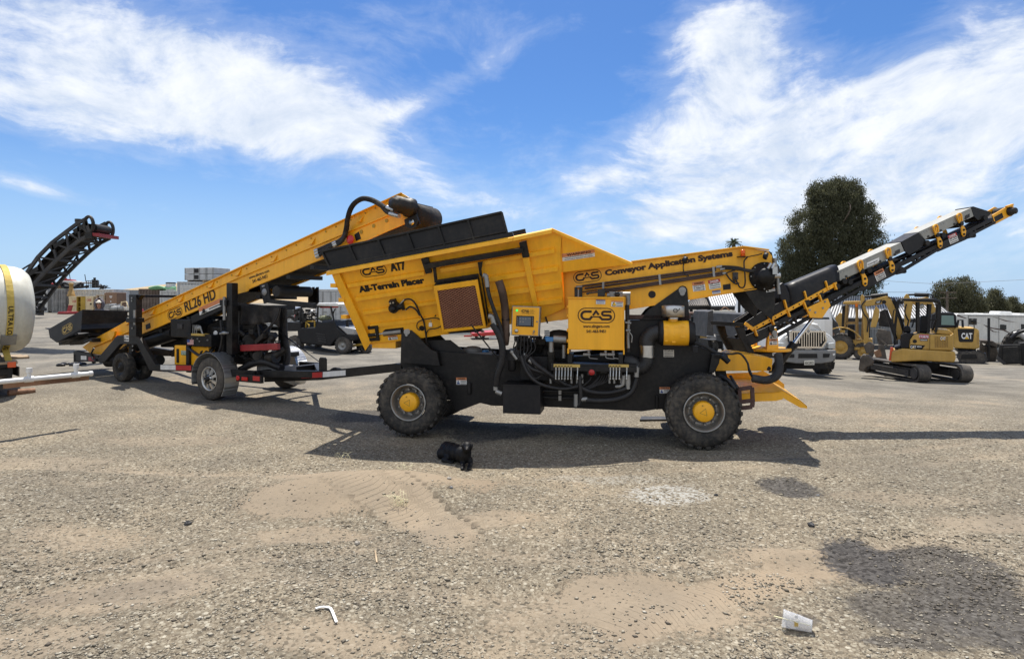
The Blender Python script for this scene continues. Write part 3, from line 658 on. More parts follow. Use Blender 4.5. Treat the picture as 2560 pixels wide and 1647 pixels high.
# hopper -----------------------------------------------------------------------------------------
CW = 1.95                                          # mirror plane of the machine is CW / 2
def mir(p): return V((p.x, CW-p.y, p.z))
_rl, _rr, _b = F1.px(835, 680, -.06), F1.px(1380, 578, -.06), F1.px(1050, 848, .44)
_nh = (_rr-_rl).cross(_b-_rl).normalized(); _nh = _nh if _nh.y < 0 else -_nh
PH = (_rl, _nh)
_cz = lambda w: (V((0, w, 0)), V((0, -1, 0)))
def build_hopper():
 F = F1; h = lambda x, y: F.pl(x, y, PH); n = _nh
 outline = [(835, 680), (1283, 596), (1379, 578), (1404, 590), (1400, 640), (1405, 700), (1412, 770), (1345, 800), (1214, 820), (1049, 844), (1003, 851), (926, 861)]
 mb = MB(); P = [h(*p) for p in outline]
 mb.prism(P, n*-.012); mb.prism([mir(p) for p in P], V((n.x, -n.y, n.z))*-.012)
 fl, fb = h(838, 682), h(926, 861)                                                # end walls
 mb.prism([fl, fb, mir(fb), mir(fl)], (.015, 0, 0))
 a, b = h(1404, 590), h(1412, 770)
 hp = mb.build('hopper', 'yellow', placer, F)
 rb = MB()
 def rib(p, q, hh, dep=.045):                       # a folded channel rib: photo start, end, height in px
  a, b, c, d = h(*p), h(*q), h(q[0]+hh*.1, q[1]+hh), h(p[0]+hh*.4, p[1]+hh)
  rb.hexa([a, b, c, d]+[a+n*dep*.9+(d-a)*.12, b+n*dep*.9+(c-b)*.12, c+n*dep-(c-b)*.02, d+n*dep-(d-a)*.02])
 for (p, q, hh) in (((869, 708), (1062, 676), 9), ((1100, 668), (1386, 619), 11), ((889, 742), (1083, 712), 9), ((1196, 694), (1394, 663), 12), ((908, 776), (1100, 748), 8), ((1205, 730), (1401, 704), 13), ((926, 808), (1110, 785), 9), ((1218, 765), (1405, 742), 12)):
  rib(p, q, hh)
 rb.build('rib', 'yellow', hp, F)
 mb = MB(); a = [h(1300, 610), h(1317, 606), h(1346, 762), h(1336, 772)]; mb.prism([q+n*.05 for q in a][::1], n*.02); mb.prism(a, n*.05); mb.build('post', 'yellow', hp, F, .004)
 # front end flange, rim flanges, right gusset wall
 mb = MB(); a = [h(818, 677), h(848, 674), h(930, 852), h(916, 873), h(847, 719), h(833, 683)]
 mb.prism([q+n*.005 for q in a], n*.05)
 a = [h(835, 680), h(855, 677), h(926, 861), h(916, 873)]; mb.prism([mir(q) for q in a], V((n.x, -n.y, n.z))*.05)
 for q in ((846, 712), (866, 748), (872, 790)): c = h(*q); mb.obox(c+n*.03+V((-.05, .02, 0)), (.045, 0, 0), (0, .07, 0), (0, 0, .03))
 mb.build('end_flange', 'yellow', hp, F, .004)
 mb = MB()
 def rim(p0, p1, m):
  a, b = h(*p0), h(*p1); d = n*(.025 if m else .07)
  c = [a, b, b+V((0, 0, -.05)), a+V((0, 0, -.05))]; c = [a+n*.0, b, b-V((0, 0, .04 if m else .055)), a-V((0, 0, .04 if m else .055))]
  for q, v in ((c, d), ([mir(x) for x in c], V((d.x, -d.y, d.z)))): mb.prism(q, v)
 rim((820, 676), (1283, 590), 0); rim((1284, 590), (1380, 570), 0); rim((1380, 570), (1581, 656), 1)
 mb.build('rim_flange', 'yellow', hp, F, .004)
 # tapered transition between hopper and belt conveyor (flat side sheet set behind the ribbed wall)
 mb = MB(); n2 = (V((0, .40, 0)), V((0, -1, 0))); pts = [(1380, 574), (1404, 590), (1412, 762), (1420, 734), (1592, 690), (1592, 672)]
 q = [h(*p) for p in pts[:2]]
 tri = [h(1379, 574), h(1395, 682), F.px(1586, 659, .455)]
 mb.add(tri, [(0, 1, 2)]); t2 = [mir(p) for p in tri]; mb.add(t2, [(2, 1, 0)])
 g = [h(1379, 576), h(1404, 592), h(1412, 768), F.px(1412, 768, .465), F.px(1393, 683, .465)]; mb.add(g, [(0, 1, 2, 3, 4)]); g = [mir(p) for p in g]; mb.add(g, [(4, 3, 2, 1, 0)])
 for s in (0, 1): g = [tri[1], F.px(1393, 683, .465), tri[2]]; g = [mir(p) for p in g] if s else g; mb.add(g, [(0, 1, 2)])
 mb.build('transition_sheet', 'yellow', hp, F)
 mb = MB(); g = [h(926, 859), h(1049, 843), h(1345, 800), h(1412, 770)]
 for p, q in zip(g, g[1:]): mb.add([p, q, mir(q), mir(p)], [(0, 1, 2, 3)])
 mb.build('hopper_floor', 'yellow', hp, F)
 pl = (h(1379, 574), (tri[1]-tri[0]).cross(tri[2]-tri[0]).normalized()); PT = (pl[0]-_nh*-.0, pl[1])
 sticker_px(F, PT, (1406, 653), (1487, 641), 19, placer, 'orange_head', 'WARNING', ('Travel UP and DOWN slopes NOT across', 'Do NOT work on slopes greater than 6 degrees'), head_h=.48)
 # low channel with gate cylinder
 mb = MB(); a = [h(925, 812), h(1218, 768), h(1222, 818), h(1049, 844), h(1003, 850), h(927, 856)]; mb.prism(a, n*.03); mb.build('bottom_channel', 'yellow', hp, F, .004)
 o = n*.036; mb = MB()
 for (p, q, k) in (((922, 817), (948, 814), 7), ((926, 846), (951, 844), 7), ((943, 815), (948, 848), 8)):
  a, b = h(*p)+o, h(*q)+o; mb.beam(a, b, .05, k*.0058, up=n)
 mb.cyl(h(924, 836)+o, h(940, 834)+o, .03); mb.build('gate_bracket', 'black', hp, F, .004)
 mb = MB(); mb.cyl(h(940, 833)+o, h(962, 831)+o, .014); mb.build('cylinder_rod', 'steel', hp, F)
 MB().cyl(h(960, 831)+o, h(1004, 826)+o, .032).build('gate_cylinder', 'greysteel', hp, F)
 mb = MB(); mb.prism([h(959, 826)+o*.9, h(965, 821)+o*.9, h(1010, 816)+o*.9, h(1012, 832)+o*.9, h(960, 838)+o*.9], n*.004); mb.build('slot', 'black', hp, F)
 sticker_px(F, (PH[0]+n*.032, n), (972, 850), (995, 847.5), 11, placer, 'orange_head', 'WARNING', ('-', '-'), pict=True)
 mb = MB(); p = h(930, 860); q = h(989, 850); z = p.z; mb.box((p.x, p.y+.0, q.z-.13), (q.x, CW-p.y, q.z+.02)); mb.build('discharge_chute', 'yellow', hp, F, .004)
 # lettering
 PL = (PH[0]+n*.001, n)
 logo_px(F, PL, (900.5, 682), (967, 672), 'ink', placer)
 text_px(F, PL, 'AT7', (978, 680), (1017, 674.5), 24, 'ink', placer, .07)
 text_px(F, PL, 'All-Terrain Placer', (899, 732), (1063, 708), 16.5, 'ink', placer, .06)
 # vibrator motor and hoses on the side
 mb = MB(); c = h(988, 765)+n*.06; ex = (h(1000, 763)-h(980, 766)).normalized(); ey = n.cross(ex)
 mb.cyl(c-n*.06, c+n*.05, .085, .075, 14); mb.obox(c+ey*.085-n*.02, ex*.05, ey*.035, n*.04); mb.cyl(c+ex*.05, c+ex*.14, .05, .042, 12); mb.obox(c+ex*.14, ex*.02, ey*.055, n*.03); mb.ell(c+n*.06, .05, .05, .05)
 m = mb.build('vibrator_motor', 'black', placer, F, .006)
 mb = MB(); mb.cyl(c+ey*.09+ex*.02+n*.02, c+ey*.09+ex*.02+n*.035, .014).cyl(c+ey*.09-ex*.025+n*.02, c+ey*.09-ex*.025+n*.035, .014); mb.build('bolt', 'steel', m, F)
 oo = n*.06; mb = MB()
 H_ = lambda x, y, k=1: h(x, y)+oo*k
 mb.tube([H_(1008, 754), H_(1016, 745), H_(1030, 745), H_(1042, 757), H_(1053, 782), H_(1062, 800), H_(1068, 838)], .013); mb.tube([H_(1018, 770), H_(1028, 763), H_(1042, 770), H_(1052, 785)], .013)
 mb.tube([H_(1052, 822), H_(1045, 815), H_(1047, 802), H_(1062, 795), H_(1090, 791), H_(1105, 797), H_(1107, 808), H_(1095, 816), H_(1075, 819)], .008)
 mb.tube([H_(1068, 838), H_(1070, 855), H_(1085, 870), H_(1110, 885)], .013); mb.tube([H_(1075, 819), H_(1069, 828), H_(1069, 850)], .008)
 mb.build('hydraulic_hose', 'hose', placer, F)
 mb = MB(); mb.tube([H_(1003, 757), H_(1008, 751), H_(1014, 745)], .012, 8, 0).tube([H_(1016, 771), H_(1026, 764)], .012, 8, 0).obox(H_(1078, 810, .4), (.025, 0, 0), (0, .02, 0), (0, 0, .03)).cyl(H_(1078, 803, .4), H_(1078, 797, .4), .012); mb.build('fitting', 'steel', placer, F)
 mb = MB(); c = h(1056, 818); mb.cyl(c+n*.031, c+n*.038, .042); c = h(1090, 790); mb.cyl(c, c+n*.04, .02); mb.build('port_hole', 'ink', hp, F)
 # black brackets, bars, radiator
 k = n*.075; mb = MB(); B = lambda x, y, q=1: h(x, y)+k*q
 for pts in ([(1056, 643), (1074, 640), (1083, 677), (1068, 680)], [(1299, 603), (1317, 598), (1325, 638), (1308, 640)]): mb.prism([h(*p)+n*.045 for p in pts], n*.05)
 mb.beam(B(1066, 660, 1.4), B(1310, 619, 1.4), .07, .075, up=n); mb.beam(B(1090, 664, 1.3), B(1094, 700, 1.3), .04, .05, up=n); mb.prism([B(1197, 650, 1.2), B(1210, 648, 1.2), B(1203, 690, 1.2)], n*.02)
 mb.beam(B(1202, 655, 1.2), B(1225, 800, 1.2), .02, .03, up=n); mb.build('mounting_bracket', 'black', hp, F, .004)
 mb = MB(); q = [B(1092, 702, 1), B(1200, 686, 1), B(1221, 803, 1), B(1114, 815, 1)]; mb.prism([x+n*.13 for x in q], n*-.13)
 mb.beam(B(1096, 697, 1.6), B(1200, 681, 1.6), .05, .03, up=n); mb.prism([B(1120, 816, 1), B(1220, 803, 1), B(1200, 818, 1), B(1130, 822, 1)], n*.1)
 rd = mb.build('oil_cooler', 'black', placer, F, .004)
 q = [x+n*.132 for x in q]; mb = MB()
 inn = [q[0]+(q[1]-q[0])*.07+(q[3]-q[0])*.10, q[1]-(q[1]-q[0])*.07+(q[2]-q[1])*.10, q[2]-(q[2]-q[3])*.06-(q[2]-q[1])*.05, q[3]+(q[2]-q[3])*.05-(q[3]-q[0])*.06]
 for i in range(4): j = (i+1) % 4; mb.prism([q[i], q[j], inn[j], inn[i]], n*.03)
 mb.build('frame', 'yellow', rd, F, .003)
 MB().prism([x+n*.001 for x in inn], n*.004).build('core', 'cooler_core', rd, F)
 mb = MB(); N = 14; e = n*.015                    # expanded-metal mesh
 def bl(s, t): return (inn[0]*(1-s)+inn[1]*s)*(1-t)+(inn[3]*(1-s)+inn[2]*s)*t+e
 for i in range(-17, 18):
  for sg in (1, -1):
   pts = []
   for kk in range(0, 41):
    s = kk/40; t = (i/17+sg*s*.5) if sg == 1 else (i/17+.5-s*.5)
    if 0 <= t <= 1: pts.append((s, t))
   if len(pts) > 1: mb.beam(bl(*pts[0]), bl(*pts[-1]), .004, .0055, up=n)
 mb.build('mesh_guard', 'meshguard', rd, F)
 mb = MB()
 for p in ((1126, 704), (1165, 697)): c = h(*p)+n*.215; mb.lathe([(0, .012), (.006, .016), (0, .02)], c, n, 12)
 mb.build('latch', 'ink', rd, F)
 # belt conveyor with its head drum
 return hp
build_hopper()
def build_boards():                                 # black side boards raised on the rim, on both sides and the front
 F = F1; n = V((0, -1, 0)); w = -.06; h = lambda x, y, ww=w: F.px(x, y, ww)
 mb = MB(); q = [h(806, 629), h(1255, 531), h(1269, 584), h(827, 672)]
 mb.prism(q, (0, .02, 0)); m = [mir(p) for p in q]; mb.prism(m, (0, -.02, 0))
 e = [q[0]+V((0, .0, 0)), q[3], mir(q[3]), mir(q[0])]; mb.prism(e, (.02, 0, 0))
 bd = mb.build('hopper_board', 'black', placer, F)
 mb = MB(); d = V((0, -.035, 0)); xs = [0, .16, .325, .49, .66, .82, 1.0]
 L = lambda a, b, t: a+(b-a)*t
 for t in xs:
  a, b = L(q[0], q[1], t), L(q[3], q[2], t); s = V((.014, 0, 0)); mb.prism([a-s, a+s, b+s, b-s], d)
 mb.beam(q[0]+d*.3, q[1]+d*.3, .05, .03); mb.beam(L(q[0], q[3], .88)+d*.4, L(q[1], q[2], .88)+d*.4, .035, .025)
 mb.beam(mir(q[0]), mir(q[1]), .05, .03)
 mb.build('stiffener', 'black_dusty', bd, F, .003)
 mb = MB(); a, b, c, e = h(822, 667, w-.03), h(1280, 580, w-.03), h(1284, 592, w-.03), h(826, 678, w-.03); mb.prism([a, b, c, e], (0, .09, 0)); mb.prism([mir(x) for x in (a, b, c, e)], (0, -.09, 0)); mb.build('clamp_rail', 'black', bd, F, .005)
build_boards()
def build_belt_conveyor():
 F = F1; w0 = .46; w1 = CW-.46; px = lambda x, y, w=w0: F.px(x, y, w)
 pts = [(1393, 683), (1578, 655), (1859, 618), (1922, 628), (1931, 640), (1931, 715), (1721, 748), (1575, 773), (1400, 800), (1345, 808)]
 mb = MB(); P = [px(*p) for p in pts]
 mb.prism(P, (0, .02, 0)); mb.prism([mir(p) for p in P], (0, -.02, 0))
 cv = mb.build('belt_conveyor', 'yellow', placer, F, .003)
 mb = MB()                                        # top and bottom flanges
 for (a, b) in (((1578, 654), (1859, 616.5)), ((1859, 616.5), (1922, 625))):
  for f in (lambda p: p, mir): mb.beam(f(px(*a, w0-.012)), f(px(*b, w0-.012)), .06, .018)
 for f in (lambda p: p, mir): mb.beam(f(px(1400, 800, w0-.0)), f(px(1930, 716, w0-.0)), .05, .012)
 mb.build('flange', 'yellow', cv, F, .003)
 mb = MB(); a, b = px(1420, 735), px(1925, 650); mb.hexa([a+V((0, .03, 0)), b+V((0, .03, 0)), V((b.x, w1-.03, b.z)), V((a.x, w1-.03, a.z)), a+V((0, .03, .03)), b+V((0, .03, .03)), V((b.x, w1-.03, b.z+.03)), V((a.x, w1-.03, a.z+.03))])
 a, b = px(1240, 815), px(1925, 700); mb.hexa([a+V((0, .03, 0)), b+V((0, .03, 0)), V((b.x, w1-.03, b.z)), V((a.x, w1-.03, a.z)), a+V((0, .03, .02)), b+V((0, .03, .02)), V((b.x, w1-.03, b.z+.02)), V((a.x, w1-.03, a.z+.02))])
 c = px(1925, 675, w0+.03); mb.cyl(c, V((c.x, w1-.03, c.z)), .13, n=24); mb.build('belt', 'belt', placer, F)
 P = (V((0, w0-.001, 0)), V((0, -1, 0)))
 logo_px(F, P, (1432.5, 696), (1505, 686), 'ink_brown', placer)
 text_px(F, P, 'Conveyor Application Systems', (1514, 694), (1833, 645), 20, 'ink_brown', placer, .055, off=.002)
 sticker_px(F, P, (1733, 729), (1764, 725), 24, placer, 'orange_head', 'WARNING', ('VEHICLE TRAVEL', 'IS REMOTE', 'CONTROLLED'))
 sticker_px(F, P, (1774, 724), (1803, 719), 24, placer, 'red', 'DANGER', ('KEEP CLEAR', '-', '-'), head_ink='inkwhite')
 sticker_px(F, P, (1781, 736), (1802, 733), 9, placer, 'inkblue', None, ('-', '-'), ink='inkblue')
 n = V((0, -1, 0)); mb = MB(); c = px(1630, 736, w0-.004); mb.cyl(c, c+n*.004, .052, n=24); a = [px(*p, w0-.004) for p in ((1807, 712), (1826, 709), (1827, 723), (1808, 725))]; mb.prism(a, n*.003); mb.build('opening', 'ink', cv, F)
 # hydraulic tubes with clamps
 mb = MB()
 for (a, b, dy) in (((1455, 715), (1790, 670), 0), ((1462, 721), (1790, 675), 0), ((1510, 726), (1808, 681), 0), ((1512, 730), (1808, 686), 0)):
  mb.cyl(px(*a, w0-.05), px(*b, w0-.05), .016, n=10)
 mb.cyl(px(1452, 730, w0-.03), px(1700, 700, w0-.03), .009, n=6)
 mb.build('hydraulic_tube', 'brown_tube', placer, F)
 mb = MB()
 for (a, b) in (((1508, 705), (1508, 722)), ((1648, 686), (1651, 712)), ((1783, 667), (1785, 692))): mb.beam(px(*a, w0-.07), px(*b, w0-.07), .03, .022, up=n)
 for (a, b) in (((1790, 668), (1806, 666)), ((1800, 674), (1814, 671)), ((1806, 684), (1815, 683)), ((1446, 724), (1446, 742)), ((1452, 722), (1452, 744)), ((1440, 718), (1456, 716))): mb.cyl(px(*a, w0-.05), px(*b, w0-.05), .02, n=8)
 mb.build('clamp', 'greysteel', placer, F)
 mb = MB(); D = lambda x, y, e=.06: px(x, y, w0-e)
 mb.tube([D(1805, 666), D(1840, 668), D(1870, 675), D(1895, 675), D(1915, 665), D(1922, 660, .1)], .017); mb.tube([D(1812, 671), D(1845, 673), D(1872, 678), D(1900, 679), D(1920, 668, .12)], .017)
 mb.tube([D(1814, 683), D(1825, 698), D(1838, 709), D(1848, 708)], .011); mb.tube([D(1815, 684), D(1822, 680), D(1838, 675)], .010)
 mb.tube([D(1838, 692), D(1843, 706), D(1850, 718), D(1860, 717), D(1863, 700), D(1860, 660), D(1862, 650), D(1870, 641)], .010); mb.tube([D(1865, 643), D(1880, 640), D(1895, 637), D(1905, 634)], .007)
 mb.tube([D(1712, 650, .04), D(1708, 668), D(1712, 685), D(1722, 690)], .008); mb.build('hose', 'hose', placer, F)
 mb = MB(); a = px(1838, 690, w0-.03); mb.obox(a, (.035, 0, 0), (0, .025, 0), (0, 0, .05)); mb.cyl(a+V((-.015, 0, -.05)), a+V((-.015, 0, -.09)), .012).cyl(a+V((.015, 0, -.05)), a+V((.015, 0, -.09)), .012); mb.build('connector', 'darkgrey', placer, F, .004)
 # work lamps and beacon
 for (x, y, s) in ((1712, 648, .05), (1913, 638, .05)):
  mb = MB(); c = px(x, y, w0-.09); mb.lathe([(0, 0), (.01, s*.8), (.04, s), (.06, s*1.02), (.062, s*.9), (.055, 0)], c-V((.03, 0, 0)), V((1, -.35, -.35)), 18); mb.cyl(c+V((0, 0, .02)), px(x, y-8, w0-.02), .012); mb.build('work_lamp', 'black_plastic', placer, F)
 mb = MB(); c = px(1857, 641, w0-.06); mb.box(c+V((-.07, -.03, -.008)), c+V((.04, .07, 0))); bk = mb.build('beacon_bracket', 'black', placer, F)
 mb = MB(); c = c+V((0, 0, .002)); mb.lathe([(0, .0), (0, .032), (.07, .030), (.09, .022), (.095, 0)], c, (0, 0, 1), 20); mb.build('beacon', 'beacon', bk, F)
 # drive motor and bearing plate at the head
 mb = MB(); q = [px(*p, w0-.02) for p in ((1880, 681), (1931, 668), (1934, 712), (1886, 717))]; mb.prism(q, (0, .02, 0)); pl = mb.build('bearing_plate', 'black', placer, F, .003)
 c = px(1910, 691, w0-.02); mb = MB(); mb.lathe([(0, .20), (.02, .20), (.03, .15), (.08, .145), (.10, .11), (.17, .105), (.18, 0)], c, n, 28); m = mb.build('drive_motor', 'black', placer, F)
 mb = MB(); bolts(mb, c+n*.02, -n, .175, 8, .012, .012); mb.build('bolt', 'greysteel', m, F)
 mb = MB(); mb.obox(c+n*.16+V((.10, 0, .07)), (.03, 0, 0), (0, .03, 0), (0, 0, .05)); mb.cyl(c+n*.15+V((.02, 0, .10)), c+n*.15+V((.06, 0, .17)), .024).cyl(c+n*.17+V((.07, 0, .10)), c+n*.17+V((.10, 0, .17)), .024).cyl(c+n*.14+V((.09, 0, 0)), c+n*.14+V((.18, 0, 0)), .03); mb.build('fitting', 'steel', m, F)
 # scraper housing and rubber flap under the head
 mb = MB(); q = [px(*p, w0-.01) for p in ((1860, 724), (1936, 712), (1938, 760), (1930, 800), (1893, 770))]; mb.prism(q, (0, .03, 0)); mb.prism([mir(p) for p in q], (0, -.03, 0)); a, b = px(1925, 635), px(1944, 790)
 mb.prism([px(1922, 627), px(1930, 632), px(1950, 720), px(1938, 720)], (0, w1-w0, 0)); mb.build('discharge_hood', 'black_dusty', placer, F, .004)
 mb = MB(); mb.tube([px(1937, 645, w0-.04), px(1948, 735, w0-.04)], .022, 10, 0); mb.build('scraper_bar', 'greysteel', placer, F)
 sticker_px(F, (V((0, w0-.012, 0)), V((0, -1, 0))), (1916, 731), (1938, 727), 11, placer, 'orange_head', None, ('-', '-'), pict=True)
build_belt_conveyor()
def build_placer_service():
 F = F1; n = V((0, -1, 0)); px = F.px
 PW = lambda w: (V((0, w, 0)), n)
 # oil tank
 w = .05; a = px(1420, 745, w); b = px(1560, 876, w); mb = MB()
 mb.prism([a, V((b.x, w, a.z)), b, V((a.x, w, b.z))], (0, .36, 0)); tk = mb.build('oil_tank', 'yellow_box', placer, F, .012)
 mb = MB(); e = .016; mb.box((a.x-.006, w-.02, a.z-.005), (b.x+.006, w+.36, a.z+.012)); mb.box((a.x-.008, w-.02, b.z-.055), (a.x+.012, w+.35, b.z+.02)); mb.box((b.x-.012, w-.02, b.z-.055), (b.x+.008, w+.35, b.z+.02)); mb.box((b.x-.012, w-.012, b.z-.01), (b.x+.004, w, a.z+.0))
 for z in (.12, .27, .47, .6): mb.cyl((a.x-.02, w+.05, b.z+z), (a.x, w+.05, b.z+z), .025, n=10)
 mb.build('flange', 'yellow_box', tk, F, .003)
 P = PW(w-.001)
 logo_px(F, P, (1443, 788), (1539, 789), 'ink_brown', placer)
 text_px(F, P, 'www.slingers.com', (1458, 821.5), (1524, 821.5), 10, 'ink_brown', placer, .025); text_px(F, P, '541-463-9451', (1466, 832), (1515, 832), 8, 'ink_brown', placer, .03)
 sticker_px(F, P, (1490, 760), (1513, 760.5), 11, placer, 'inkblue', None, ('-', '-'), head_h=.25, ink='inkblue'); sticker_px(F, P, (1528, 766), (1558, 767), 15, placer, 'orange_head', None, ('-', '-', '-'), head_h=.22, pict=True)
 mb = MB(); p, q, r = px(1531, 764, w-.01), px(1541, 764, w-.01), px(1536, 754.5, w-.01); mb.add([p, q, r], [(0, 1, 2)]); mb.build('hazard_triangle', 'inkyellow', placer, F)
 # on top of the tank
 mb = MB(); A = lambda x, y, ww=.15: px(x, y, ww)
 mb.box(A(1523, 743), A(1558, 729)+V((0, .12, 0))); mb.cyl(A(1518, 738), A(1524, 738), .03).cyl(A(1557, 736), A(1576, 736), .035).cyl(A(1570, 733), A(1570, 762), .034, n=10)
 mb.obox(A(1543, 737)+V((0, -.01, 0)), (.045, 0, 0), (0, .02, 0), (0, 0, .03)); mb.build('return_filter', 'greysteel', placer, F, .006)
 mb = MB(); mb.lathe([(0, .035), (.008, .04), (.02, .033), (.021, 0)], A(1543, 736)+V((0, -.03, 0)), n, 16); mb.build('gauge', 'ink', placer, F)
 mb = MB(); mb.box(A(1494, 741), A(1512, 724)+V((0, .14, 0))); mb.cyl(A(1470, 733), A(1494, 730), .012).ell(A(1469, 734), .02, .02, .02); mb.build('selector_valve', 'darkgrey', placer, F, .005)
 mb = MB()
 for x in (1440, 1452): mb.cyl(A(x, 718), A(x, 742), .022, n=8)
 mb.cyl(A(1568, 762), A(1570, 880), .03, n=8); mb.build('hose', 'hose', placer, F)
 mb = MB(); mb.tube([A(1572, 800, .12), A(1570, 840, .12), A(1571, 870, .12)], .022, 8); mb.cyl(A(1563, 806, .1), A(1578, 808, .1), .014).cyl(A(1565, 826, .1), A(1576, 826, .1), .018); mb.tube([A(1572, 828, .08), A(1580, 840, .08), A(1579, 856, .08)], .008); mb.build('ball_valve', 'greysteel', placer, F)
 # suction valves below the tank
 mb = MB()
 for x in (1472, 1514, 1533): mb.cyl(px(x, 876, .15), px(x, 890, .15), .022); mb.cyl(px(x-14, 886, .14), px(x+4, 886, .14), .026, n=10); mb.tube([px(x, 888, .08), px(x+3, 895, .08), px(x+22, 897, .08)], .006)
 mb.build('suction_valve', 'greysteel', placer, F)
 mb = MB()
 for x in (1425, 1552): p = px(x, 886, .1); mb.box((p.x-.03, .06, px(x, 925, .1).z), (p.x+.03, .4, p.z))
 mb.build('tank_support', 'black', placer, F)
 # valve shelf and lever banks
 a = px(1377, 908, .0); b = px(1592, 918, .0); mb = MB(); mb.box((a.x, .0, b.z), (b.x, .42, a.z)); mb.box((a.x, 0, b.z-.07), (b.x, .012, b.z)); sh = mb.build('valve_shelf', 'black', placer, F, .005)
 for (x0, x1, lev) in ((1384, 1450, [1390, 1398, 1405, 1413, 1420.5, 1428, 1444]), (1522, 1572, [1526, 1533.5, 1541, 1549, 1567])):
  p, q = px(x0, 917, -.004), px(x1, 911, -.004); mb = MB(); mb.box((p.x, -.005, p.z), (q.x, -.002, q.z)); lb = mb.build('label_strip', 'inkgold', sh, F)
  mb = MB()
  for k in range(len(lev)-1): mb.quad(*[V((px(lev[k]-2.5, 914, 0).x+dx, -.007, p.z+dz)) for dx, dz in ((0, .008), (.028, .008), (.028, .018), (0, .018))])
  mb.build('lettering', 'ink', lb, F)
  mb = MB(); p, q = px(x0, 944, .05), px(lev[-2]+6, 920, .05); mb.box((p.x, .05, p.z), (q.x, .22, q.z)); vb = mb.build('valve_block', 'grime', sh, F, .006)
  for x in lev:
   mb = MB(); mb.tube([px(x, 919, .03), px(x, 926, .0), px(x-.5, 940, -.02), px(x-.6, 945, -.02)], .0075, 8); mb.ell(px(x-.6, 947, -.02), .013, .013, .017); mb.cyl(px(x, 918, .0), px(x, 925, .0), .012); mb.build('lever', 'steel', vb, F)
 mb = MB()
 for x in (1376, 1393, 1410, 1428, 1442, 1455, 1523, 1535, 1552, 1562, 1570): mb.cyl(px(x, 935, .12), px(x+1, 958, .12), .018, n=8)
 mb.cyl(px(1560, 938, .06), px(1557, 962, .06), .03, n=10); mb.cyl(px(1570, 936, .05), px(1570, 962, .05), .036, n=10); mb.cyl(px(1570, 960, .05), px(1570, 972, .05), .03, n=10); mb.cyl(px(1592, 918, .05), px(1591, 942, .05), .036, n=10); mb.cyl(px(1582, 920, .05), px(1594, 920, .05), .03, n=10)
 mb.tube([px(1557, 962, .06), px(1548, 966, .06), px(1540, 966, .08)], .024, 10); mb.build('valve_fitting', 'greysteel', placer, F)
 p, q = px(1469, 937, .05), px(1490, 921, .05); mb = MB(); mb.box((p.x, .03, p.z), (q.x, .15, q.z)); es = mb.build('stop_box', 'darkgrey', placer, F, .004)
 mb = MB(); c = px(1479.5, 930, .03); mb.lathe([(0, .03), (.02, .03), (.025, .042), (.035, .04), (.04, 0)], c, n, 18); mb.build('stop_button', 'red', es, F)
 mb = MB(); p, q = px(1500, 932, .08), px(1518, 922, .08); mb.box((p.x, .08, p.z), (q.x, .2, q.z)); mb.build('relay_box', 'darkgrey', placer, F)
 # control panel
 w = .08; q = [px(*p, w) for p in ((1278, 838), (1346.5, 841), (1351, 767), (1280, 764))]; mb = MB(); mb.prism(q, (0, .14, 0)); cp = mb.build('control_panel', 'greysteel', placer, F, .006)
 ctr = (q[0]+q[2])/2; mb = MB(); mb.prism([ctr+(x-ctr)*.94+n*.001 for x in q], n*.004); mb.build('panel_face', 'yellow_box', cp, F, .003)
 P = PW(w-.006); mb = MB(); s = [px(*p, w-.007) for p in ((1290, 815.5), (1334, 817.5), (1335, 790), (1291, 789))]; mb.prism(s, n*.006); sc = mb.build('display', 'ink', cp, F, .004)
 mb = MB(); s = [px(*p, w-.014) for p in ((1296, 813), (1327, 814), (1328, 792.5), (1297, 791.5))]; mb.prism(s, n*.001); mb.build('screen', 'screen', sc, F)
 mb = MB()
 for (x, y) in ((1301, 796.5), (1307.5, 797), (1314, 797), (1301, 804), (1307.5, 804.5)): c = px(x, y, w-.016); mb.add([c+V((.014*math.cos(i*.785), 0, .014*math.sin(i*.785))) for i in range(8)], [tuple(range(8))])
 c = px(1323, 796, w-.016); mb.add([c+V(d) for d in ((-.02, 0, -.006), (.02, 0, -.006), (.02, 0, .006), (-.02, 0, .006))], [(0, 1, 2, 3)]); mb.build('screen_icon', 'midgrey', sc, F)
 mb = MB()
 for k in range(5):
  for x in (1293.3, 1331.6): c = px(x, 794+k*4.6, w-.015); mb.obox(c, (.006, 0, 0), (0, .002, 0), (0, 0, .006))
 mb.build('key', 'inkgrey', sc, F)
 mb = MB(); mb.lathe([(0, .017), (.012, .016), (.016, .010), (.017, 0)], px(1292.5, 776, w-.006), n, 14); mb.build('indicator_lamp', 'led_green', cp, F)
 mb = MB(); mb.lathe([(0, .03), (.01, .028), (.02, .024), (.022, 0)], px(1291, 827, w-.006), n, 16); mb.build('push_button', 'steel', cp, F)
 mb = MB(); mb.lathe([(0, .016), (.01, .015), (.02, .01), (.021, 0)], px(1335, 828, w-.006), n, 12); mb.tube([px(1334, 831, w-.02), px(1331, 834, w-.02), px(1334, 836, w-.02), px(1336, 834, w-.02), px(1334, 831, w-.02)], .003, 6); mb.lathe([(0, .012), (.005, .012), (.006, 0)], px(1342.5, 804, w-.006), n, 12); mb.build('key_switch', 'greysteel', cp, F)
 logo_px(F, P, (1303, 777.5), (1324, 778.3), 'ink', placer); text_px(F, P, 'www.slingers.com', (1304, 785), (1336, 786), 2.2, 'ink', placer, .01)
 for i, tx in enumerate(('Conveyor', 'Application', 'Systems')): text_px(F, P, tx, (1325.5, 776.5+i*2.9), (1325.5+(9, 12, 9)[i], 776.8+i*2.9), 2.0, 'ink', placer, .01)
 mb = MB()
